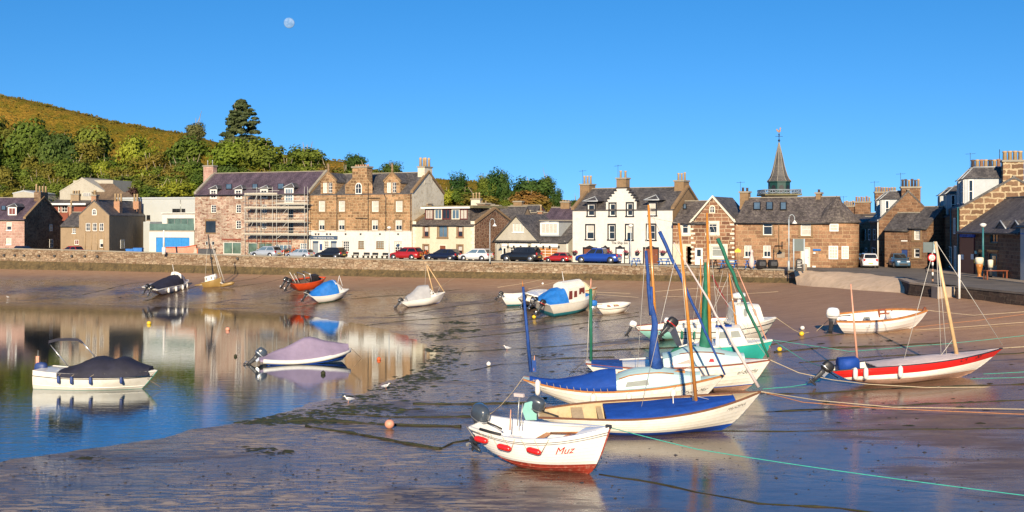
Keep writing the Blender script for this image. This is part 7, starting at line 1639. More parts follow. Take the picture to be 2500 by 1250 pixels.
# 6b turquoise with white wheelhouse
b = Boat('small_fishing_boat', 'turquoise fishing boat with white wheelhouse and blue roof hatch behind the yawls', (1640, 893), (1845, 884), heel=4, D=1.15, B=1.1, sb=.55, ss=.1, rb=.55, rs=.3, wt=.8, full=.7, rock=.1, fit=(1886, 834, 1655, 862)); b.Y = 69.0
b.hull(('aqua', 'greenboot', 'gel'), 'gel', .4, 0, 'gel', .07, open_=False); b.deck(0, .99, 'gel', .05)
o = b.cabin(.40, .74, lambda u: .85, 'gel', .74, .85, 'wheelhouse', None, ((.12, .42, .45, .85), (.55, .9, .45, .85)), 'greyblind', .1, .35); b.front_glass(o, 1, 'glassb')
mb = MB(); q = b.S(.52, 1); zr = b.zs(.52) + .98; mb.box(q.x - .6, -.42, zr, q.x + .35, .12, zr + .05); b.part(mb, 'roof_hatch', 'bluecanvas'); b.spar((1803, 840), (1780, 668), .07, .04, 'varnish', Y=69)
b.spar((1880, 850), (1800, 660), .035, .03, 'pinkspar', 'furled_jib', 69.2); b.line(((1780, 670), (1700, 850))); b.line(((1782, 670), (1848, 860)))
# 5 white fishing launch
b = Boat('fishing_launch', 'large white launch with forward wheelhouse, radar dome and big black outboard', (1668, 857), (1835, 838), heel=3, D=1.35, B=1.2, sb=.45, ss=.0, rb=.95, rs=.15, wt=.9, full=.6, rock=.0, boot=.3, fl=1.2, fit=(1895, 800, 1650, 800)); b.Y = 79.0
b.hull(('gel', 'greenboot', 'gel'), 'gel', .5, 0, 'gel', .07); b.stripe(.86, .03, 'rubber'); b.stripe(.66, .02, 'rubber'); b.deck(.55, .99, 'gel', .06)
o = b.cabin(.58, .86, lambda u: 1.1 * (1 - .25 * u), 'gel', .74, .72, 'wheelhouse', None, ((.28, .78, .42, .85),), 'greyblind', .06, .15, .15); b.front_glass(o, 1, 'glass')
b.outboard(y=-.3, sc_=1.15, mat='black', tilt=50, turn=10, z=b.zs(0) - .1, stripe='red'); b.outboard(y=.6, sc_=.7, mat='gelclean', tilt=30, z=b.zs(0))
mb = MB(); q = b.S(.66, 1); zr = b.zs(.66) + 1.25; mb.lathe([(.12, 0), (.12, .3)], (q.x, 0, zr), 8); mb.lathe([(.05, .28), (.42, .32), (.46, .45), (.40, .58), (.1, .64)], (q.x, 0, zr), 16); b.part(mb, 'radar_dome', 'gelclean')
for y in (-.5, .5): mb = MB(); mb.tube([(q.x - .9, y, b.zs(.6)), (q.x - .3, y, zr), (q.x + .5, y, zr + .02)], .035, 6); b.part(mb, 'handrail', 'gelclean')
b.text('COMMODORE', .02, .14, .78, 'signgrey', 0, off=.05, bold=.01); b.fender(.03, L_=.5, r=.09, mat='greencanvas'); b.fender(.15, L_=.5, r=.09, mat='greencanvas')
# 6a faded turquoise behind
b = Boat('open_boat', 'faded turquoise open boat with a small white outboard, rearmost left of the cluster', (1592, 832), (1745, 812), heel=8, D=.85, B=.95, sb=.55, ss=.2, rb=.6, rs=.7, wt=.6, full=.8, rock=.2, fit=(1795, 783, 1558, 806)); b.Y = 88.0
b.hull(('paqua', 'paqua', 'gel'), 'gel', .3, 0, 'mahog', .04); b.outboard(y=.3, sc_=.8, mat='gelclean', tilt=35); b.thwart(.4); b.thwart(.6)
b.spar((1800, 790), (1738, 672), .04, .05, 'redspar', 'furled_jib', 88, wob=.05); b.spar((1712, 790), (1710, 632), .06, .04, 'varnish', 'mast', 88)
for p in (((1712, 640), (1690, 800)), ((1765, 660), (1735, 790)), ((1776, 665), (1775, 780)), ((1712, 640), (1735, 780))): b.line(p)
# 17 bimini runabout
b = Boat('runabout', 'white motor boat afloat at the left with a navy cover and raised navy bimini frame', (98, 944), (318, 948), heel=0, D=1.12, B=1.15, sb=.06, ss=.0, rb=1.0, rs=.3, wt=.85, full=.55, rock=0, boot=.32, afloat=.3, fl=1.3, fit=(383, 905, 80, 905)); b.Y = 61.5
b.hull(('gel', 'greenboot', 'gel'), 'gel', .4, 0, 'gel', .05, open_=False); b.deck(0, .99, 'gel', .04); b.stripe(.82, .02, 'black'); b.stripe(.5, .02, 'gel', 'chine')
b.cover(.22, .95, lambda u: .16 + .55 * (sstep(0, .38, u) * (1 - .25 * math.exp(-((u - .55) / .07) ** 2)) * (1 - .92 * sstep(.62, 1.0, u))), 'darkcanvas', 3.0, over=.03, skirt=.2, wr=.04, seed=6)
b.outboard(y=.0, sc_=1.1, mat='navy', tilt=10, z=b.zs(0) - .25, stripe='red')
A = [b.wp(x, y, Y_) for x, y, Y_ in ((160, 893, 60.6), (122, 838, 60.6), (122, 832, 60.6))]
for Y_ in (60.6, 62.6):
    mb = MB(); dy = 0 if Y_ < 61 else 2; mb.tube([b.wp(165, 893, Y_), b.wp(120, 838, Y_)], .028, 6); b.part(mb, 'bimini_leg', 'alu'); mb = MB(); mb.tube([b.wp(233, 872, Y_), b.wp(195, 829, Y_)], .028, 6); b.part(mb, 'bimini_leg', 'alu')
pr = [(118, 840), (119, 831), (140, 826), (170, 825), (190, 826), (200, 833)]
mb = MB(); mb.loft([[b.wp(x, y, Y_) for Y_ in (60.4, 61, 61.8, 62.8)] for x, y in pr], False, 0, True, False); n0 = len(mb.v); mb.loft([[b.wp(x + 1, y + 6, Y_) for Y_ in (60.4, 61, 61.8, 62.8)] for x, y in pr], False, 0, True, False); mb.loft([[b.wp(x, y, 60.38), b.wp(x, y + 7, 60.38)] for x, y in pr], False, 0, True, False); b.part(mb, 'bimini_cover', 'darkcanvas', fixn=False)
for t in (.26, .38, .55, .8): b.fender(t, L_=.42, r=.09, mat='navy')
b.spar((92, 905), (93, 855), .02, .012, 'steel', 'flag_staff', 62); mb = MB(); q = b.wp(92, 885, b.Yat(92)); mb.box(q.x - .08, q.y - .05, q.z - .35, q.x + .1, q.y + .05, q.z + .35); b.part(mb, 'furled_flag', 'salmon')
# 18 lilac covered RIB
b = Boat('inflatable_boat', 'inflatable boat afloat under a peaked lilac cover with a silver outboard', (668, 888), (815, 882), heel=0, D=.42, B=.9, sb=.42, ss=.0, rb=1.0, rs=.35, wt=.85, full=.6, afloat=.22, boot=.0, fl=1.5, strake=.2, fit=(857, 850, 640, 880)); b.Y = 71.5
b.hull(('gelclean', 'blueboot', 'blueboot'), 'gel', .3, 0, None, open_=False); b.stripe(.62, .05, 'blueboot', 'blue_band')
mb = MB(); ts = [i / 24 for i in range(25)]; mb.tube([b.S(t, .9, 1, -.02) for t in ts] + [b.S(t, .9, -1, -.02) for t in ts[::-1]], .15, 10); b.part(mb, 'inflated_tube', 'fender')
b.cover(-.02, .97, lambda u: .08 + 1.25 * (max(0, 1 - abs(u - .53) / (.55 if u < .53 else .6)) ** 1.1), 'lilac', .95, over=.06, skirt=.10, wr=.03, seed=9)
b.outboard(y=0, sc_=1.1, mat='cowl', tilt=48, turn=-10, z=b.zs(0) + .1)
# 20 red-sheer boat
b = Boat('open_sailboat', 'long white boat with broad red top strake, tall pale mast and blue engine cover', (2085, 940), (2330, 922), heel=2, D=1.0, B=1.0, sb=.75, ss=.0, rb=1.9, rs=1.0, wt=.5, full=.6, rock=.25, boot=.36, strake=.36, fit=(2448, 850, 2030, 906), mid=(2236, 890)); b.Y = 63.0
b.hull(('gel', 'tanboot', 'red'), 'gel', .3, 5, 'black', .03); b.cover(.25, .98, lambda u: .16 * math.sin(PI * clamp(u * 1.3)), 'palecanvas', 1.6, over=-.06, skirt=.03, wr=.02, zoff=-.02)
b.outboard(y=.1, sc_=1.0, tilt=50, mat='black', z=b.zs(0) - .15); b.spar((2337, 872), (2283, 590), .11, .075, 'palewood', Y=63.5); b.spar((2094, 893), (2077, 693), .07, .035, 'pinkspar', 'mizzen_mast', 62.5)
mb = MB(); q = b.wp(2070, 893, b.Yat(2070)); mb.loft([[q + Vector((x * k, y * k, z)) for x, y in ((-.5, -.35), (.5, -.35), (.55, .35), (-.5, .35))] for k, z in ((1, -.3), (1, .25), (.85, .42))], True, 0, True); b.part(mb, 'engine_cover', 'bluecanvas')
for p in (((2284, 592), (2206, 882)), ((2286, 592), (2298, 875)), ((2288, 592), (2312, 880)), ((2286, 592), (2447, 842)), ((2325, 830), (2292, 875))): b.line(p, r=.016)
for t in (.1, .16, .36): b.fender(t, L_=.62, r=.12)
b.text('CA      88', .72, .86, .88, 'black', 0, off=.05); 
# 19 orange-trimmed dinghy
b = Boat('rowing_boat', 'white open boat with orange varnished rails and a pale outboard on the right-hand sand', (2066, 812), (2218, 802), heel=12, D=.95, B=1.15, sb=.7, ss=.1, rb=.5, rs=.35, wt=.7, full=.65, rock=.05, fit=(2265, 758, 2042, 785)); b.Y = 85
b.hull(('gelclean', 'gel', 'gel'), 'gelclean', .3, 5, 'teak', .07); b.outboard(y=-.1, sc_=1.3, mat='gelclean', tilt=12, turn=-10); b.thwart(.35, .6, 'greyblind', .4); b.thwart(.62, .7, 'gel', .3)
mb = MB(); q = b.S(.56, 1, 1, -.08)
for x in (-.4, 0, .4): mb.box(q.x + x - .05, q.y - .06, q.z - .6, q.x + x + .05, q.y, q.z + .05)
for z in (-.55, -.25, 0): mb.box(q.x - .45, q.y - .065, q.z + z - .04, q.x + .45, q.y - .005, q.z + z + .04)
b.part(mb, 'grating', 'mahog'); b.spar((2250, 770), (2259, 750), .08, .09, 'darkwood', 'stem_post', 88)
# 9 cabin boat with tarp
b = Boat('cabin_cruiser', 'white cabin boat with red window frames, blue tarp over the cockpit and teal bottom', (1345, 772), (1428, 757), heel=9, D=1.3, B=1.3, sb=.4, ss=.05, rb=.8, rs=.1, wt=.9, full=.62, boot=.55, fl=1.2, fit=(1447, 722, 1342, 746)); b.Y = 104
b.hull(('gel', 'tealboot', 'gel'), 'gel', .4, 0, 'gel', .06, open_=False); b.deck(.02, .99, 'gel', .05)
o = b.cabin(.36, .72, lambda u: 1.15, 'gel', .76, .86, 'wheelhouse', None, ((.05, .25, .2, .8), (.32, .5, .3, .75), (.6, .95, .45, .88)), 'maroon', .08, 0, .35); b.front_glass(o, 1, 'glassb')
b.cover(.03, .36, lambda u: .3 + .7 * sstep(0, .8, u), 'bluetarp', 3.0, over=-.12, skirt=0, wr=.12, seed=4); b.cabin(.74, .90, lambda u: .35 * (1 - .5 * u), 'bluetarp', .5, .7, 'fore_hatch')
b.outboard(y=-.45, sc_=1.05, mat='black', tilt=35, z=b.zs(0) - .2, stripe='red'); b.outboard(y=.5, sc_=0.74, mat='black', tilt=45, z=b.zs(0)); b.spar((1379, 702), (1372, 662), .04, .02, 'fender', 'aerial_mast', 108); mb = MB(); 
# 7, 8, 10
b = Boat('speedboat', 'white speedboat with teal bottom, first boat left of the cabin boat with the blue tarp', (1242, 746), (1305, 742), heel=10, D=.85, B=1.0, sb=.25, ss=0, rb=.8, rs=.1, wt=.9, full=.62, boot=.32, fl=1.3, fit=(1326, 716, 1226, 727)); b.Y = 115
b.hull(('gelclean', 'tealboot', 'gel'), 'gel', .4, 0, 'gel', .05); b.outboard(y=0, sc_=0.74, mat='black', tilt=45); b.deck(.5, .99, 'gelclean')
b = Boat('speedboat', 'white boat with its pale bow tipped up behind the blue-tarped cabin boat', (1300, 748), (1330, 728), heel=16, D=.9, B=1.0, sb=.35, ss=0, rb=.8, rs=.1, wt=.9, full=.62, boot=.2, fl=1.2, fit=(1328, 708, 1290, 742)); b.Y = 112
b.hull(('gel', 'tealboot', 'gel'), 'gel', .4, 0, 'gel', .05); b.outboard(y=.35, sc_=0.93, mat='black', tilt=30); b.outboard(y=-.4, sc_=0.93, mat='black', tilt=40); b.deck(.45, .99, 'gelclean')
b = Boat('dayboat', 'cream boat with small dark-windowed cuddy, showing its bow behind the blue-tarped cabin boat', (1395, 742), (1446, 736), heel=3, D=1.2, B=1.0, sb=.4, ss=0, rb=.6, rs=.1, wt=.85, full=.65, fl=1.2, fit=(1458, 714, 1390, 736)); b.Y = 115
b.hull(('creamgel', 'creamgel', 'gel'), 'gel', .4, 0, 'teak', .06, open_=False); b.deck(0, .99, 'creamgel'); b.cabin(.4, .8, lambda u: .9 * (1 - .3 * u), 'creamgel', .72, .8, wins=((.15, .85, .35, .85),), x1s=.6)
# 11 small dinghy
b = Boat('dinghy', 'small cream-white dinghy with a bright blue covered outboard, right of the cabin boat', (1475, 767), (1522, 762), heel=8, D=.72, B=.85, sb=.3, ss=.0, rb=.55, rs=.25, wt=.75, full=.6, fl=1.3, fit=(1540, 740, 1458, 749)); b.Y = 107
b.hull(('gel', 'gel', 'gel'), 'gel', .25, 0, 'gel', .06); b.stripe(.85, .025, 'black'); b.outboard(y=0, sc_=0.93, tilt=15, cover='bluetarp', z=b.zs(0) - .05); b.thwart(.4, .75, 'teak'); b.thwart(.65, .75, 'teak', .4)
# 12 grey cover boat
b = Boat('small_sailboat', 'white boat with grey cuddy cover and two pale crossed spars in mid harbour', (1003, 748), (1066, 741), heel=6, D=.72, B=.9, sb=.55, ss=.0, rb=.8, rs=.5, wt=.7, full=.68, fl=1.1, boot=.14, fit=(1087, 713, 983, 741)); b.Y = 113
b.hull(('gelclean', 'blueboot', 'gel'), 'gel', .3, 0, 'gel', .05, open_=False); b.deck(0, .99, 'gel'); b.cover(.12, .62, lambda u: .35 + .75 * sstep(0, .7, u), 'greycanvas', 2.6, over=-.05, skirt=.0, wr=.05, seed=5)
b.cabin(.6, .78, lambda u: .9 * (1 - .5 * u), 'gel', .7, .8, wins=((.1, .8, .35, .85),), winmat='glass', x1s=.3); b.outboard(y=0, sc_=0.84, mat='black', tilt=40)
b.spar((1060, 722), (1039, 640), .07, .04, 'palewood', Y=113.5); b.spar((1084, 712), (1042, 646), .05, .04, 'palewood', 'furled_jib', 113.5); b.line(((1040, 642), (1037, 715))); b.line(((1068, 715), (1074, 700)))
# 13 blue-covered boat
b = Boat('cuddy_boat', 'white boat with bright blue cockpit cover, small cabin and green bottom at left mid harbour', (782, 738), (828, 730), heel=9, D=.85, B=1.05, sb=.4, ss=.0, rb=1.0, rs=.3, wt=.85, full=.62, boot=.22, fl=1.2, fit=(852, 706, 760, 724)); b.Y = 116
b.hull(('gelclean', 'greenboot', 'gel'), 'gel', .3, 0, 'gel', .06, open_=False); b.deck(0, .99, 'gel'); b.cover(.03, .66, lambda u: .15 + 1.0 * sstep(0, .75, u), 'bluetarp', 2.4, over=-.02, skirt=.02, wr=.05, seed=2)
b.cabin(.62, .86, lambda u: 1.1 * (1 - .45 * u), 'gelclean', .74, .75, wins=((.1, .75, .35, .85),), winmat='glass', x1s=.4); b.outboard(y=0, sc_=0.93, mat='black', tilt=35, stripe='fender'); b.spar((836, 698), (828, 672), .04, .02, 'fender', 'aerial_mast', 119); b.line(((828, 674), (824, 695)), Y=119, r=.03, mat='fender')
# 14 orange RIB
b = Boat('workboat', 'orange open workboat with black engines and a steel roll frame near the sea wall', (730, 709), (776, 701), heel=10, D=.95, B=1.1, sb=.45, ss=.0, rb=.9, rs=.2, wt=.88, full=.62, fl=1.2, fit=(796, 677, 716, 694)); b.Y = 124
b.hull(('orangehull', 'orangehull', 'gel'), 'potdark', .3, 0, 'orangehull', .08); b.outboard(y=.4, sc_=0.99, mat='black', tilt=35); b.outboard(y=-.4, sc_=0.99, mat='black', tilt=30)
for x in (.4, 1.2):
    mb = MB(); mb.tube([(x, -.8, 1.0), (x - .2, -.75, 2.0), (x - .2, .75, 2.0), (x, .8, 1.0)], .04, 6); b.part(mb, 'roll_frame', 'alu')
mb = MB(); mb.box(1.7, -.4, .5, 2.4, .4, 1.6); b.part(mb, 'console', 'black'); b.spar((722, 690), (707, 664), .04, .03, 'fender', 'aerial', 124); b.spar((730, 690), (718, 668), .03, .02, 'fender', 'aerial', 124)
# 16 dark covered
b = Boat('cuddy_boat', 'white boat with dark cockpit cover and row of white fenders, leftmost on the sand', (393, 718), (440, 708), heel=10, D=1.0, B=1.1, sb=.45, ss=.0, rb=.9, rs=.2, wt=.85, full=.62, boot=.2, fl=1.2, fit=(461, 685, 384, 709)); b.Y = 121
b.hull(('gelclean', 'tanboot', 'gel'), 'gel', .3, 0, 'gel', .06, open_=False); b.deck(0, .99, 'gel'); b.cover(.04, .68, lambda u: .1 + .75 * sstep(0, .9, u), 'darkcanvas', 2.6, over=-.05, skirt=0, wr=.05, seed=8)
b.cabin(.64, .86, lambda u: 1.1 * (1 - .5 * u), 'gelclean', .74, .75, wins=((.1, .8, .3, .85),), winmat='glass', x1s=.4); b.outboard(y=.3, sc_=0.93, mat='black', tilt=40); b.outboard(y=-.3, sc_=0.93, mat='black', tilt=30)
for t in (.2, .4, .6, .78): b.fender(t, L_=.6, r=.14)
b.spar((427, 676), (421, 645), .04, .02, 'fender', 'aerial_mast', 124); mb = MB(); q = b.wp(434, 674, b.Yat(434)); mb.box(q.x - .4, q.y - .2, q.z - .08, q.x + .4, q.y + .2, q.z + .08); b.part(mb, 'yellow_float', 'yellow')
# 15 trimaran
b = Boat('trimaran', 'yellow trimaran with a tall black mast and outrigger floats near the sea wall', (505, 706), (536, 700), heel=0, D=.8, B=.6, sb=.2, ss=0, rb=.4, rs=.4, wt=.6, full=.7); b.Y = 127.5
b.hull(('yellowhull', 'yellowhull', 'gel'), 'gel', .3, 0, 'yellowhull', .05, open_=False); b.deck(0, .99, 'fender'); b.cabin(.25, .7, lambda u: .6, 'gel', .8, .8, wins=((.1, .8, .3, .8),))
for (xa, ya, xb, yb, Yf) in ((472, 700, 504, 694, b.Yat(510) + 1.5), (538, 698, 573, 690, b.Yat(530) - 1)):
    mb = MB(); A, B_ = b.wp(xa, ya, Yf), b.wp(xb, yb, Yf); mb.tube([A, A.lerp(B_, .15), A.lerp(B_, .8), B_], [.08, .22, .22, .05], 8); b.part(mb, 'float', 'yellowhull'); mb = MB(); mb.tube([A.lerp(B_, .4), b.S(.5, 1)], .06, 6); b.part(mb, 'crossbeam', 'fender')
b.spar((523, 690), (508, 572), .09, .06, 'black', Y=127.5); b.spar((548, 688), (523, 610), .03, .03, 'wire', 'boom', 127); b.spar((541, 688), (518, 600), .05, .03, 'wire', 'furled_jib', 127.5)
b.line(((508, 575), (548, 690)), r=.025); b.line(((508, 575), (500, 690)), r=.02); mb = MB(); A, B_ = b.wp(505, 678, b.Yat(505)), b.wp(528, 673, b.Yat(528)); mb.tube([A, B_], [.2, .25], 8); b.part(mb, 'rolled_sail', 'fender')

# ------------------------------------------------------------------ buoys, birds, ropes, weed
def buoy(px, py, rpx, mat, label, afloat=False, kind='ball'):
    p = atZ(px, py + rpx, 0) if afloat else G(px, py + rpx); r = rpx / F * p.y; o = empty('mooring_buoy', label, 'buoy', loc=(p.x, p.y, p.z + (r * (.5 if afloat else .9))), group='mooring buoys')
    mb = MB(); mb.ball((0, 0, 0), r, 16, 10, 0, (1, 1, .95 if kind == 'ball' else 1.2)); mb.build('float', mat, o)
    mb = MB(); mb.lathe([(r * .25, r * .8), (r * .2, r * 1.1), (r * .08, r * 1.2)], (0, 0, 0), 8); mb.build('eye', 'black' if mat != 'white' else mat, o)
for a_ in ((951, 1034, 12, 'salmon', 'large salmon-pink buoy on the wet sand left of the nearest boat'), (1193, 888, 5.5, 'white', 'white ball buoy on the wet sand left of the blue mizzen mast'), (1304, 773, 5, 'yellow', 'yellow buoy on the sand below the blue-tarped cabin boat'),
           (1957, 814, 6, 'yellow', 'yellow buoy on the sand left of the orange-trimmed boat'), (1959, 800, 5.5, 'fender', 'white buoy just behind the yellow buoy left of the orange-trimmed boat'), (1903, 852, 6, 'yellow', 'pale yellow buoy right of the turquoise bow'), (1325, 692, 3, 'fender', 'tiny white buoy at the foot of the sea wall')): buoy(*a_)
for a_ in ((364, 786, 5.5, 'yellow', 'bright yellow buoy floating on the left side of the pool'), (556, 801, 5.5, 'salmon', 'red and white buoy floating in the middle of the pool'), (575, 867, 4, 'weedrope', 'small dark buoy floating in the pool beyond the lilac boat'),
           (925, 874, 5, 'orange', 'orange cone buoy floating right of the lilac boat'), (789, 908, 6, 'weedrope', 'dark weedy buoy floating below the lilac boat'), (168, 944, 7, 'creamgel', 'cream buoy against the side of the bimini boat')): buoy(*a_, afloat=True)
def gull(px, py, hpx, face, label):
    p = G(px, py); k = hpx / F * p.y / .42; o = empty('seagull', label, 'seagull', Matrix.Translation(p) @ Matrix.Rotation(face, 4, 'Z') @ Matrix.Scale(k, 4), group='gulls on the wet sand')
    mb = MB(); mb.loft([[Vector((x + dz * .0, math.cos(a) * r, z + math.sin(a) * r * 1.05)) for a in [2 * PI * q / 12 for q in range(12)]] for x, z, r, dz in ((-.30, .20, .012, 0), (-.2, .20, .05, 0), (-.08, .2, .085, 0), (.05, .215, .09, 0), (.13, .25, .062, 0), (.165, .31, .045, 0), (.19, .355, .05, 0), (.23, .36, .04, 0), (.255, .355, .015, 0))], True, 0, True); mb.build('body', 'gull', o)
    for s in (-1, 1):
        mb = MB(); mb.loft([[Vector((x, s * (r + .0), z + h)) for h in (-w_, 0, w_)] for x, z, r, w_ in ((.08, .23, .085, .03), (-.02, .22, .093, .05), (-.18, .205, .065, .04), (-.33, .2, .02, .012))], False, 0, True); mb.build('wing', 'gullgrey', o)
        mb = MB(); mb.tube([(.0, s * .03, .14), (.01, s * .03, 0), (.05, s * .035, .005)], .008, 5); mb.build('leg', 'salmon', o)
    mb = MB(); mb.tube([(.25, 0, .352), (.3, 0, .343), (.315, 0, .335)], [.014, .01, .003], 6); mb.build('beak', 'yellow', o)
gull(851, 983, 19, math.radians(200), 'grey-backed gull standing at the water edge below the lilac boat'); gull(942, 950, 16, math.radians(10), 'white gull standing at the water edge right of the orange cone buoy')
gull(1238, 856, 14, math.radians(170), 'white gull standing alone on the sand above the white ball buoy'); gull(19, 728, 6, math.radians(170), 'tiny gull standing on the sand at the far left')

def rope(pts, r, mat, label, group=None, sag=0.0, weedy=False, name='mooring_rope'):
    """pts: (px,py) on the sand, or (px,py,Y) in the air"""
    P = [(BL[p[1]].m @ BL[p[1]].S(1 if p[0] == 'b' else 0, 1) if isinstance(p[0], str) else G(*p) + Vector((0, 0, r * .6)) if len(p) == 2 else atY(*p)) for p in pts]; out = []
    for i in range(len(P) - 1):
        n_ = max(2, int((P[i + 1] - P[i]).length / (.35 if weedy else .8))); n_ = min(n_, 60)
        for k in range(n_):
            q = P[i].lerp(P[i + 1], k / n_); q.z -= sag * math.sin(PI * (i + k / n_) / (len(P) - 1))
            if len(pts[i]) == 2 and len(pts[i + 1]) == 2 and not isinstance(pts[i][0], str) and not isinstance(pts[i + 1][0], str):
                q.x += .12 * noise.noise(q * .6); q.y += .15 * noise.noise(q * .5 + Vector((9, 0, 0))); q.z = ground(q.x, q.y) + r * .6
            out.append(q)
    out.append(P[-1]); rad = [r * (1 + (1.4 * max(-.5, noise.noise(p * 1.5)) + .8 * noise.noise(p * 5) if weedy else 0)) for p in out]
    mb = MB(); mb.tube(out, [max(x, r * .4) for x in rad], 6); o = mb.build(name, mat); tag(o, label, 'rope', group)
W_, Wg = 'weed-grown rope lying on the sand, ', 'weed-grown mooring ropes on the sand'
for pts, r, what in (
    ([(1010, 987), (1150, 987), (1290, 984), (1335, 972)], .09, 'thick green, ending under the blue-covered yawl stern'), ([(700, 1030), (760, 1026), (900, 1036), (1125, 1043)], .085, 'passing just behind the salmon buoy'),
    ([(745, 1042), (860, 1058), (990, 1083), (1075, 1098)], .085, 'running diagonally down towards the nearest boat'), ([(840, 1010), (950, 1018), (1150, 1018)], .07, 'above the salmon buoy'),
    ([(1075, 1097), (1110, 1082), (1145, 1075)], .05, 'short, knotted at the diagonal rope end'), ([(1460, 1158), (1560, 1172), (1700, 1202), (1850, 1228), (2050, 1240), (2200, 1262)], .035, 'running from the nearest boat towards the lower right'),
    ([(1500, 1052), (1850, 1054), (2100, 1050), (2500, 1046)], .035, 'level, right of the royal-blue cover boat'), ([(1870, 1005), (2050, 998), (2300, 985), (2520, 975)], .04, 'below the red-striped boat, second from the front'),
    ([(1870, 962), (2000, 960), (2200, 948), (2500, 938)], .05, 'just below the red-striped boat'), ([(1420, 858), (1620, 850), (1700, 846)], .06, 'long dark one behind the green mizzen mast'),
    ([(1320, 878), (1400, 874), (1500, 872)], .05, 'dark, beside the blue mizzen mast'), ([(1150, 905), (1220, 890), (1290, 886)], .03, 'leading from the white ball buoy'), ([(1890, 860), (2000, 850), (2100, 848), (2300, 838)], .06, 'green, behind the red-striped boat'),
    ([(1880, 842), (2000, 822), (2060, 816)], .04, 'near the two buoys left of the orange-trimmed boat'), ([(1950, 885), (2150, 870), (2300, 866)], .04, 'green, beside the red-striped boat mast'), ([(2330, 872), (2500, 862)], .05, 'short green, at the right edge'),
    ([(860, 800), (1000, 782), (1120, 772), (1300, 752)], .035, 'from the pool corner up to the speedboats'), ([(940, 772), (1080, 752), (1220, 735)], .03, 'dark, passing the grey-covered boat'), ([(700, 752), (830, 732), (1000, 720), (1130, 706)], .03, 'dark, behind the grey-covered boat'),
    ([(350, 735), (480, 708), (620, 680), (690, 664)], .03, 'running from the dark-covered boat up to the wall'), ([(200, 720), (320, 702), (430, 680)], .03, 'leftmost, leading up from the pool'), ([(1100, 800), (1250, 788), (1350, 772)], .035, 'leading to the yellow buoy under the cabin boat'),
    ([(1060, 832), (1200, 818), (1420, 790), (1560, 772)], .035, 'long, passing below the small dinghy'), ([(1100, 862), (1240, 852), (1400, 842), (1560, 830)], .035, 'ending near the faded turquoise boat'), ([(1400, 770), (1500, 772), (1560, 762)], .03, 'beneath the small dinghy'),
    ([(560, 706), (650, 690), (760, 668)], .025, 'from the trimaran to the wall')): rope(pts, r * .58, 'weedrope', W_ + what, Wg, weedy=True)
Ra = 'ropes led ashore to the right'
for pts, r, mt, what, sg in (
    ([('b', 0), (1700, 1087, 37.6), (2120, 1150, 36), (2560, 1217, 34.6)], .022, 'ropeg', 'teal rope running from the bow of the nearest boat to the lower right edge', .15),
    ([('b', 1), (2000, 978, 49.5), (2180, 994, 50), (2560, 1000, 50)], .028, 'rope', 'cream rope from the royal-blue cover boat bow to the right edge', .0),
    ([('b', 1), (1960, 982, 49), (2150, 997, 49.6), (2560, 1014, 48.5)], .028, 'ropeo', 'frayed orange rope from the royal-blue cover boat bow to the right edge', .0),
    ([('b', 3), (1950, 910, 57), (2030, 927, 56.5), (2120, 938, 55), (2260, 946, 54.5), (2560, 944, 55)], .03, 'rope', 'black and cream rope from the brown-railed yawl bow under the red-striped boat', .0),
    ([('b', 4), (2075, 858), (2300, 840), (2560, 814)], .02, 'ropeg', 'thin teal rope from the turquoise bow passing behind the red-striped boat', .0),
    ([('b', 4), (1960, 878, 62), ('s', 9)], .022, 'ropeg', 'short teal rope from the turquoise bow to the red-striped boat stern', .0),
    ([('s', 9), (2000, 925, 57), (1930, 945), (1862, 950)], .022, 'ropeg', 'pale rope from the red-striped boat stern back to the cluster', .08),
    ([('b', 5), (1957, 815), (1990, 808), ('s', 10)], .025, 'rope', 'cream rope linking the white launch to the orange-trimmed boat', .12),
    ([('b', 9), (2560, 843, 57)], .03, 'rope', 'white rope from the red bow to the right edge', .0), ([('b', 10), (2400, 768), (2560, 757)], .022, 'rope', 'cream rope from the orange-trimmed bow to the right edge', .1),
    ([(2225, 800), (2380, 783), (2560, 760)], .02, 'ropeo', 'orange-pink rope on the sand right of the orange-trimmed boat', .0), ([(2235, 806), (2400, 795), (2560, 783)], .02, 'rope', 'cream rope on the sand below the orange-trimmed bow', .0),
    ([(2080, 818), (2300, 806), (2560, 790)], .018, 'ropeb', 'brown rope lying below the orange-trimmed boat', .0), ([(2400, 912), (2560, 905)], .018, 'ropeg', 'upper of two pale teal ropes right of the red-striped hull', .0), ([(2370, 925), (2560, 918)], .018, 'ropeg', 'lower of two pale teal ropes right of the red-striped hull', .0),
    ([('b', 13), (1600, 712), (1780, 698)], .025, 'rope', 'cream rope from the cream boat towards the sea wall', .25), ([('b', 13), (1620, 724), (1900, 712)], .02, 'rope', 'lower cream rope behind the masts towards the slipway', .25),
    ([(1215, 702), (1290, 690), (1345, 680)], .03, 'rope', 'cream rope lying on sand below the boathouse', .0), ([(1290, 706), (1360, 688), (1420, 676)], .03, 'rope', 'cream rope lying on sand below the black off-road car', .0), ([(1050, 705), (1080, 697), (1140, 672)], .03, 'rope', 'pale rope hanging down the wall by the crossed spars', .0),
    ([('b', 8), (882, 875, 68), (857, 905, 67)], .02, 'ropeb', 'thin mooring line hanging from the lilac boat bow', .0), ([('b', 7), (360, 925, 60), (392, 945, 60)], .02, 'ropeb', 'thin bow line of the bimini boat entering the water', .0),
    ([('s', 2), (1225, 990), (1195, 1012)], .02, 'rope', 'cream stern rope from the blue-covered yawl down to the sand', .05), ([('s', 3), (1390, 915)], .02, 'rope', 'pale stern rope of the brown-railed yawl', .0), ([('s', 6), (1530, 838), (1450, 848)], .02, 'ropeb', 'dark stern rope of the faded turquoise boat', .0)):
    rope(pts, r * .72, mt, what, Ra if '2560' in str(pts) else None, sag=sg)
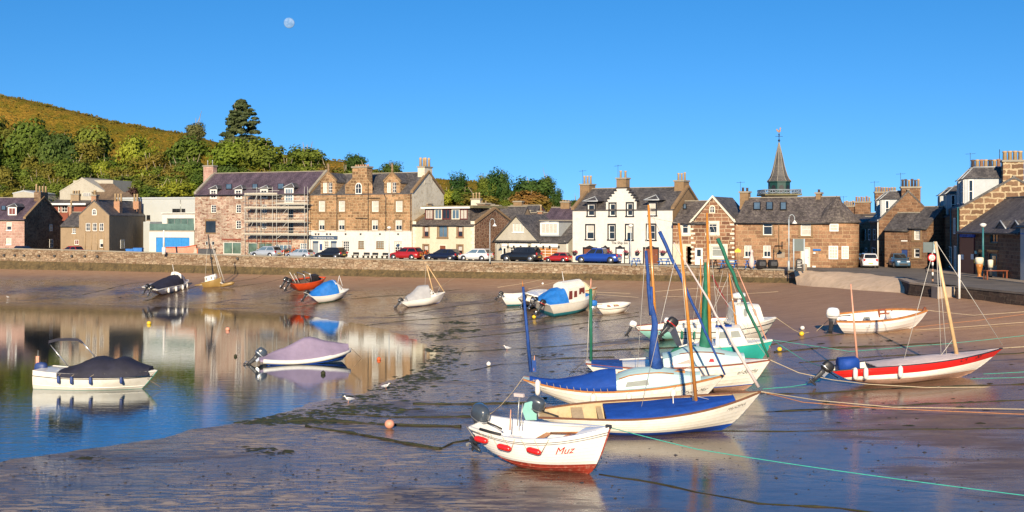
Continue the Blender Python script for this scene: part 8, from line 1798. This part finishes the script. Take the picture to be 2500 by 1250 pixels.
# weed drifts and pebbles beside the pool edge: one uncountable mass each
def drift(name, label, spots, mat, n, size, seed, flat=.25):
    rn = random.Random(seed); mb = MB()
    for _ in range(n):
        px, py, sx, sy = rn.choice(spots); c = G(px + rn.gauss(0, 1) * sx, max(680, py + rn.gauss(0, 1) * sy)); s = size * rn.uniform(.3, 1.3) * (1 if rn.random() < .8 else 2)
        k = 5; a0 = rn.uniform(0, 6); vs = [c + Vector((math.cos(a0 + 2 * PI * i / k) * s * rn.uniform(.6, 1.4) * 1.6, math.sin(a0 + 2 * PI * i / k) * s * rn.uniform(.6, 1.2), .003)) for i in range(k)] + [c + Vector((0, 0, s * flat * rn.uniform(.5, 1.5)))]
        mb.add(vs, [(i, (i + 1) % k, k) for i in range(k)])
    o = mb.build(name, mat, fixn=False); tag(o, label, 'seaweed' if 'weed' in name else 'pebbles', kind='stuff')
edge = [(1075, 880, 25, 6), (1050, 905, 35, 9), (1000, 925, 40, 8), (1045, 925, 30, 6), (960, 948, 45, 6), (900, 970, 50, 7), (860, 995, 50, 6), (800, 1010, 50, 5), (720, 1022, 40, 5), (770, 1030, 60, 4), (640, 1030, 30, 3), (1065, 855, 30, 6), (1060, 820, 25, 4), (1125, 808, 20, 2), (1120, 788, 18, 2), (930, 1000, 40, 6)]
drift('seaweed', 'green and brown seaweed strewn along the right edge of the pool', edge, 'weed', 1700, .095, 3)
drift('seaweed', 'dark weed scraps scattered over the wet sand', [(250, 728, 150, 4), (450, 720, 100, 8), (650, 725, 120, 10), (1150, 770, 120, 25), (1300, 860, 120, 25), (1500, 810, 120, 25), (1150, 960, 90, 20), (640, 1098, 35, 4), (690, 1105, 15, 4), (210, 1118, 30, 3), (2200, 1000, 200, 25), (2350, 880, 120, 25), (2150, 830, 120, 15), (1320, 868, 20, 3), (1420, 905, 25, 4)], 'weedrope', 500, .075, 4)
drift('shingle', 'small dark stones and casts dotting the wet sand in front', [(300, 1180, 250, 40), (700, 1150, 250, 50), (1100, 1180, 250, 40), (1700, 1120, 250, 50), (2200, 1150, 200, 50), (100, 1150, 120, 20), (1250, 930, 150, 40)], 'motor', 1300, .022, 5, .7)
